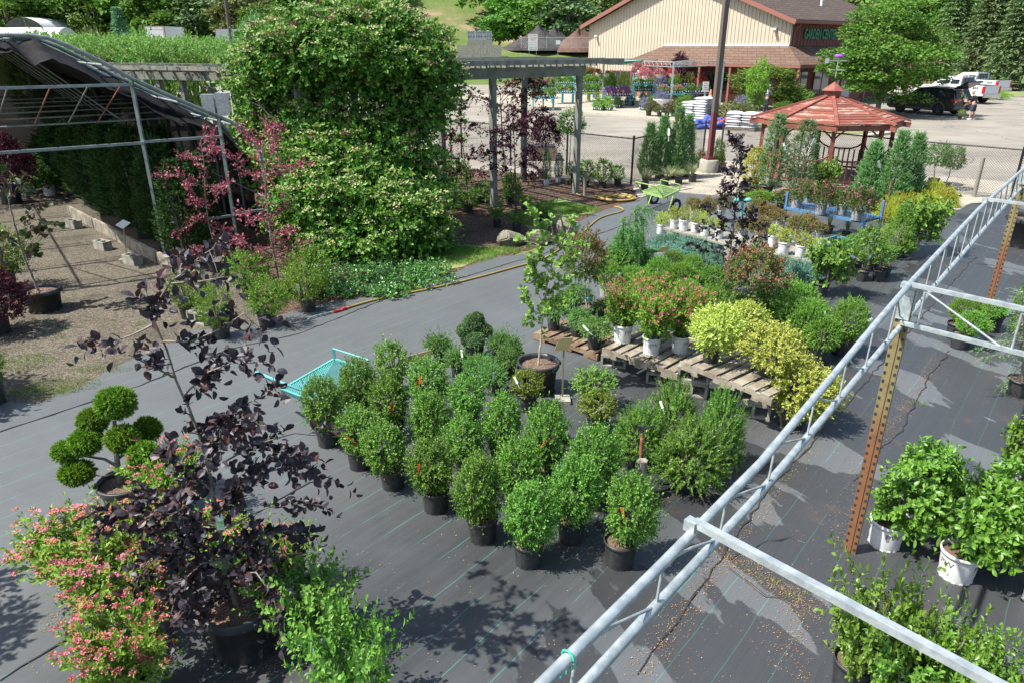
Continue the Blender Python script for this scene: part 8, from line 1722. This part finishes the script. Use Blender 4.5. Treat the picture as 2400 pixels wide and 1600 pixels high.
def person(pos, rz, label, shirt, legs, hair, pants_long, bend=0.0, hand=(.38, .0, .95), h=1.68, sep=.10, stride=0.0, bag=None):
    """faces +x; bend = forward lean of the torso (rad); hand = where both hands reach"""
    k = h / 1.7; t = root('person', pos, label, 'person', rz=rz, scale=k); cb, sb = math.cos(bend), math.sin(bend)
    up = lambda s, y=0., f=0.: (s * sb + f * cb, y, .92 + s * cb - f * sb)
    V = [(*up(0), .13, .15), (*up(.25), .11, .14), (*up(.45), .11, .16), (*up(.54), .06), (*up(.60, 0, .02), .05), (*up(.68, 0, .05), .085, .075), (*up(.78, 0, .05), .075)]; E = [(i, i + 1) for i in range(6)]
    sh = []; hp = []
    for s in (-1, 1):
        i = len(V); S = np.array(up(.46, s * .17)); Hh = np.array((hand[0], s * .11 + hand[1], hand[2])); el = (S + Hh) / 2 + np.array([-.05, s * .07, -.08]); d = (Hh - el) / np.linalg.norm(Hh - el)
        V += [(*S, .06), (*el, .043), (*(Hh - d * .04), .030), (*(Hh + d * .05), .036, .018)]; E += [(2, i), (i, i + 1), (i + 1, i + 2), (i + 2, i + 3)]; sh.append((S, el))
        for f in range(4): b = Hh + d * .07 + np.array([0, (f - 1.5) * .017, 0]); V += [(*b, .009), (*(b + d * (.055 - .006 * abs(f - 1.3)) + [0, 0, -.018]), .007)]; n = len(V); E += [(i + 3, n - 2), (n - 2, n - 1)]
        V += [(*(Hh + d * .02 + [0, -s * .034, .01]), .010), (*(Hh + d * .06 + [0, -s * .046, .0]), .008)]; n = len(V); E += [(i + 2, n - 2), (n - 2, n - 1)]
    for s in (-1, 1):
        i = len(V); fx = stride * s; V += [(0, s * sep, .86, .095), (fx * .5 + .02, s * (sep + .01), .50, .065), (fx - .02, s * (sep + .01), .24, .055), (fx - .03, s * (sep + .01), .09, .038), (fx + .13, s * (sep + .025), .035, .038, .03)]; E += [(0, i)] + [(i + j, i + j + 1) for j in range(4)]
    body = skin('body', V, E, M['skinm'], t)
    v = [(*up(.02), .155, .165), (*up(.25), .135, .165), (*up(.46), .125, .17), (*up(.52), .075)]; e = [(0, 1), (1, 2), (2, 3)]
    for S, el in sh: n = len(v); v += [(*S, .080), (*(S + (el - S) * .75), .062)]; e += [(2, n), (n, n + 1)]
    skin('shirt', v, e, shirt, t)
    zl = .10 if pants_long else .48; v = [(*up(.03), .145, .16)]; e = []
    for s in (-1, 1): n = len(v); fx = stride * s; f = (.92 - zl) / .9; v += [(0, s * sep, .84, .115), (fx * f + .0, s * (sep + .01), zl, .078 if pants_long else .10)]; e += [(0, n), (n, n + 1)]
    skin('trousers' if pants_long else 'shorts', v, e, legs, t)
    a, b = np.array(up(.74, 0, .0)), np.array(up(.78, 0, .035)); mb = MB(); mb.blob(tuple(b + np.array([-.02 * cb, 0, .0])), (.098, .092, .085), 4, .10, 14, 9); skinhair = mb.build('hair', hair, t)
    fc = np.array(up(.69, 0, .13)); mb = MB(); mb.blob(tuple(fc + [.012, 0, 0]), (.022, .014, .025), 1, .02, 8, 6); mb.build('nose', M['skinm'], t); mb = MB()
    for s in (-1, 1): mb.blob(tuple(np.array(up(.72, s * .034, .118))), (.012, .013, .008), 1, 0, 8, 5)
    mb.build('eye', M['ink'], t); mb = MB(); mb.blob(tuple(np.array(up(.635, 0, .118))), (.014, .028, .007), 1, 0, 8, 5); mb.build('mouth', mat('lips', (.3, .1, .09), None, .5), t); mb = MB()
    for s in (-1, 1): mb.blob(tuple(np.array(up(.70, s * .088, .03))), (.025, .012, .035), 1, .05, 8, 6)
    mb.build('ear', M['skinm'], t); mb = MB()
    for s in (-1, 1): fx = stride * s; mb.blob((fx + .05, s * (sep + .02), .045), (.14, .052, .05), 2, .03, 12, 7)
    mb.build('shoe', M['offwhite'] if not pants_long else M['black'], t)
    return t
v = G(2257, 278); car_dir = FA
person((v[0], v[1], .005), FA + .25, 'man in a grey green t-shirt and dark shorts leaning into the raised hatch', cloth('sage_shirt', (.10, .15, .09)), cloth('dark_shorts', (.03, .03, .035)), mat('dark_grey_hair', (.12, .10, .09), None, .8), False, .55, (.62, 0, .85), 1.75)
v = G(2275, 282)
person((v[0], v[1], .005), FA + .15, 'woman in a black top and navy shorts standing behind the raised hatch', cloth('black_top', (.02, .02, .025)), cloth('navy_shorts', (.04, .045, .07)), mat('blond_grey_hair', (.5, .42, .3), None, .8), False, .22, (.48, 0, .85), 1.68, .11, .06)
v = G(1793, 264, .1)
person((v[0], v[1], .11), .5, 'woman with white hair in a lavender shirt and dark trousers by the porch planting', cloth('lavender_shirt', (.42, .36, .68)), cloth('dark_trousers', (.04, .045, .07)), mat('white_hair', (.62, .60, .57), None, .8), True, .08, (.40, 0, 1.15), 1.66)
plant('sapling', 2249, 281, 2240, 2260, 258, (B, 9), 'small potted conifer on the lot beside the man at the hatch', cb=.9)
# off-frame young trees on the left whose shadows fall into the picture
def offtree(x, y, h, w, label, seed): tree('shrubtree', (x, y, .01), h, w, label, 'l_nine', 'potted_tree', seed)
offtree(-8.3, 7.6, 2.6, 2.0, 'young leafy tree just outside the left edge shading the cloth by the gravel', 0); offtree(-5.6, 3.9, 2.4, 1.7, 'young leafy tree just outside the lower left corner shading the cloth', 1)
# ---------------------------------------------------------------- camera, sun, sky
cam = bpy.data.cameras.new('camera'); co = bpy.data.objects.new('camera', cam); COL.objects.link(co)
co.location = (0, 0, CH); co.rotation_euler = (PI / 2 - TH, 0, 0)
cam.sensor_width = 36; cam.lens = 36 * F_ / 2400; cam.clip_start = .05; cam.clip_end = 2000
S.camera = co
EL, PHI = math.radians(56), math.radians(13)
sd = bpy.data.lights.new('sun', 'SUN'); sd.energy = 4.9; sd.angle = math.radians(.55); sd.color = (1, .955, .88)
so = bpy.data.objects.new('sun', sd); COL.objects.link(so)
v = Vector((math.cos(PHI) * math.cos(EL), math.sin(PHI) * math.cos(EL), -math.sin(EL)))
so.rotation_euler = v.to_track_quat('-Z', 'Y').to_euler(); so.location = (-20, -5, 40)
w = bpy.data.worlds.new('World'); S.world = w; w.use_nodes = True; nt = w.node_tree
sk = nt.nodes.new('ShaderNodeTexSky'); sk.sky_type = 'NISHITA'; sk.sun_disc = False; sk.sun_elevation = EL; sk.sun_rotation = math.atan2(-v[0], -v[1]); sk.air_density = 1; sk.dust_density = 1.5
bg = nt.nodes['Background']; bg.inputs[1].default_value = .115; nt.links.new(sk.outputs[0], bg.inputs[0])
S.view_settings.view_transform = 'Standard'; S.view_settings.look = 'None'; S.view_settings.exposure = 1.10
S.cycles.max_bounces = 6; S.cycles.diffuse_bounces = 3; S.cycles.glossy_bounces = 3; S.cycles.transparent_max_bounces = 16; S.cycles.transmission_bounces = 3
S.cycles.use_denoising = True
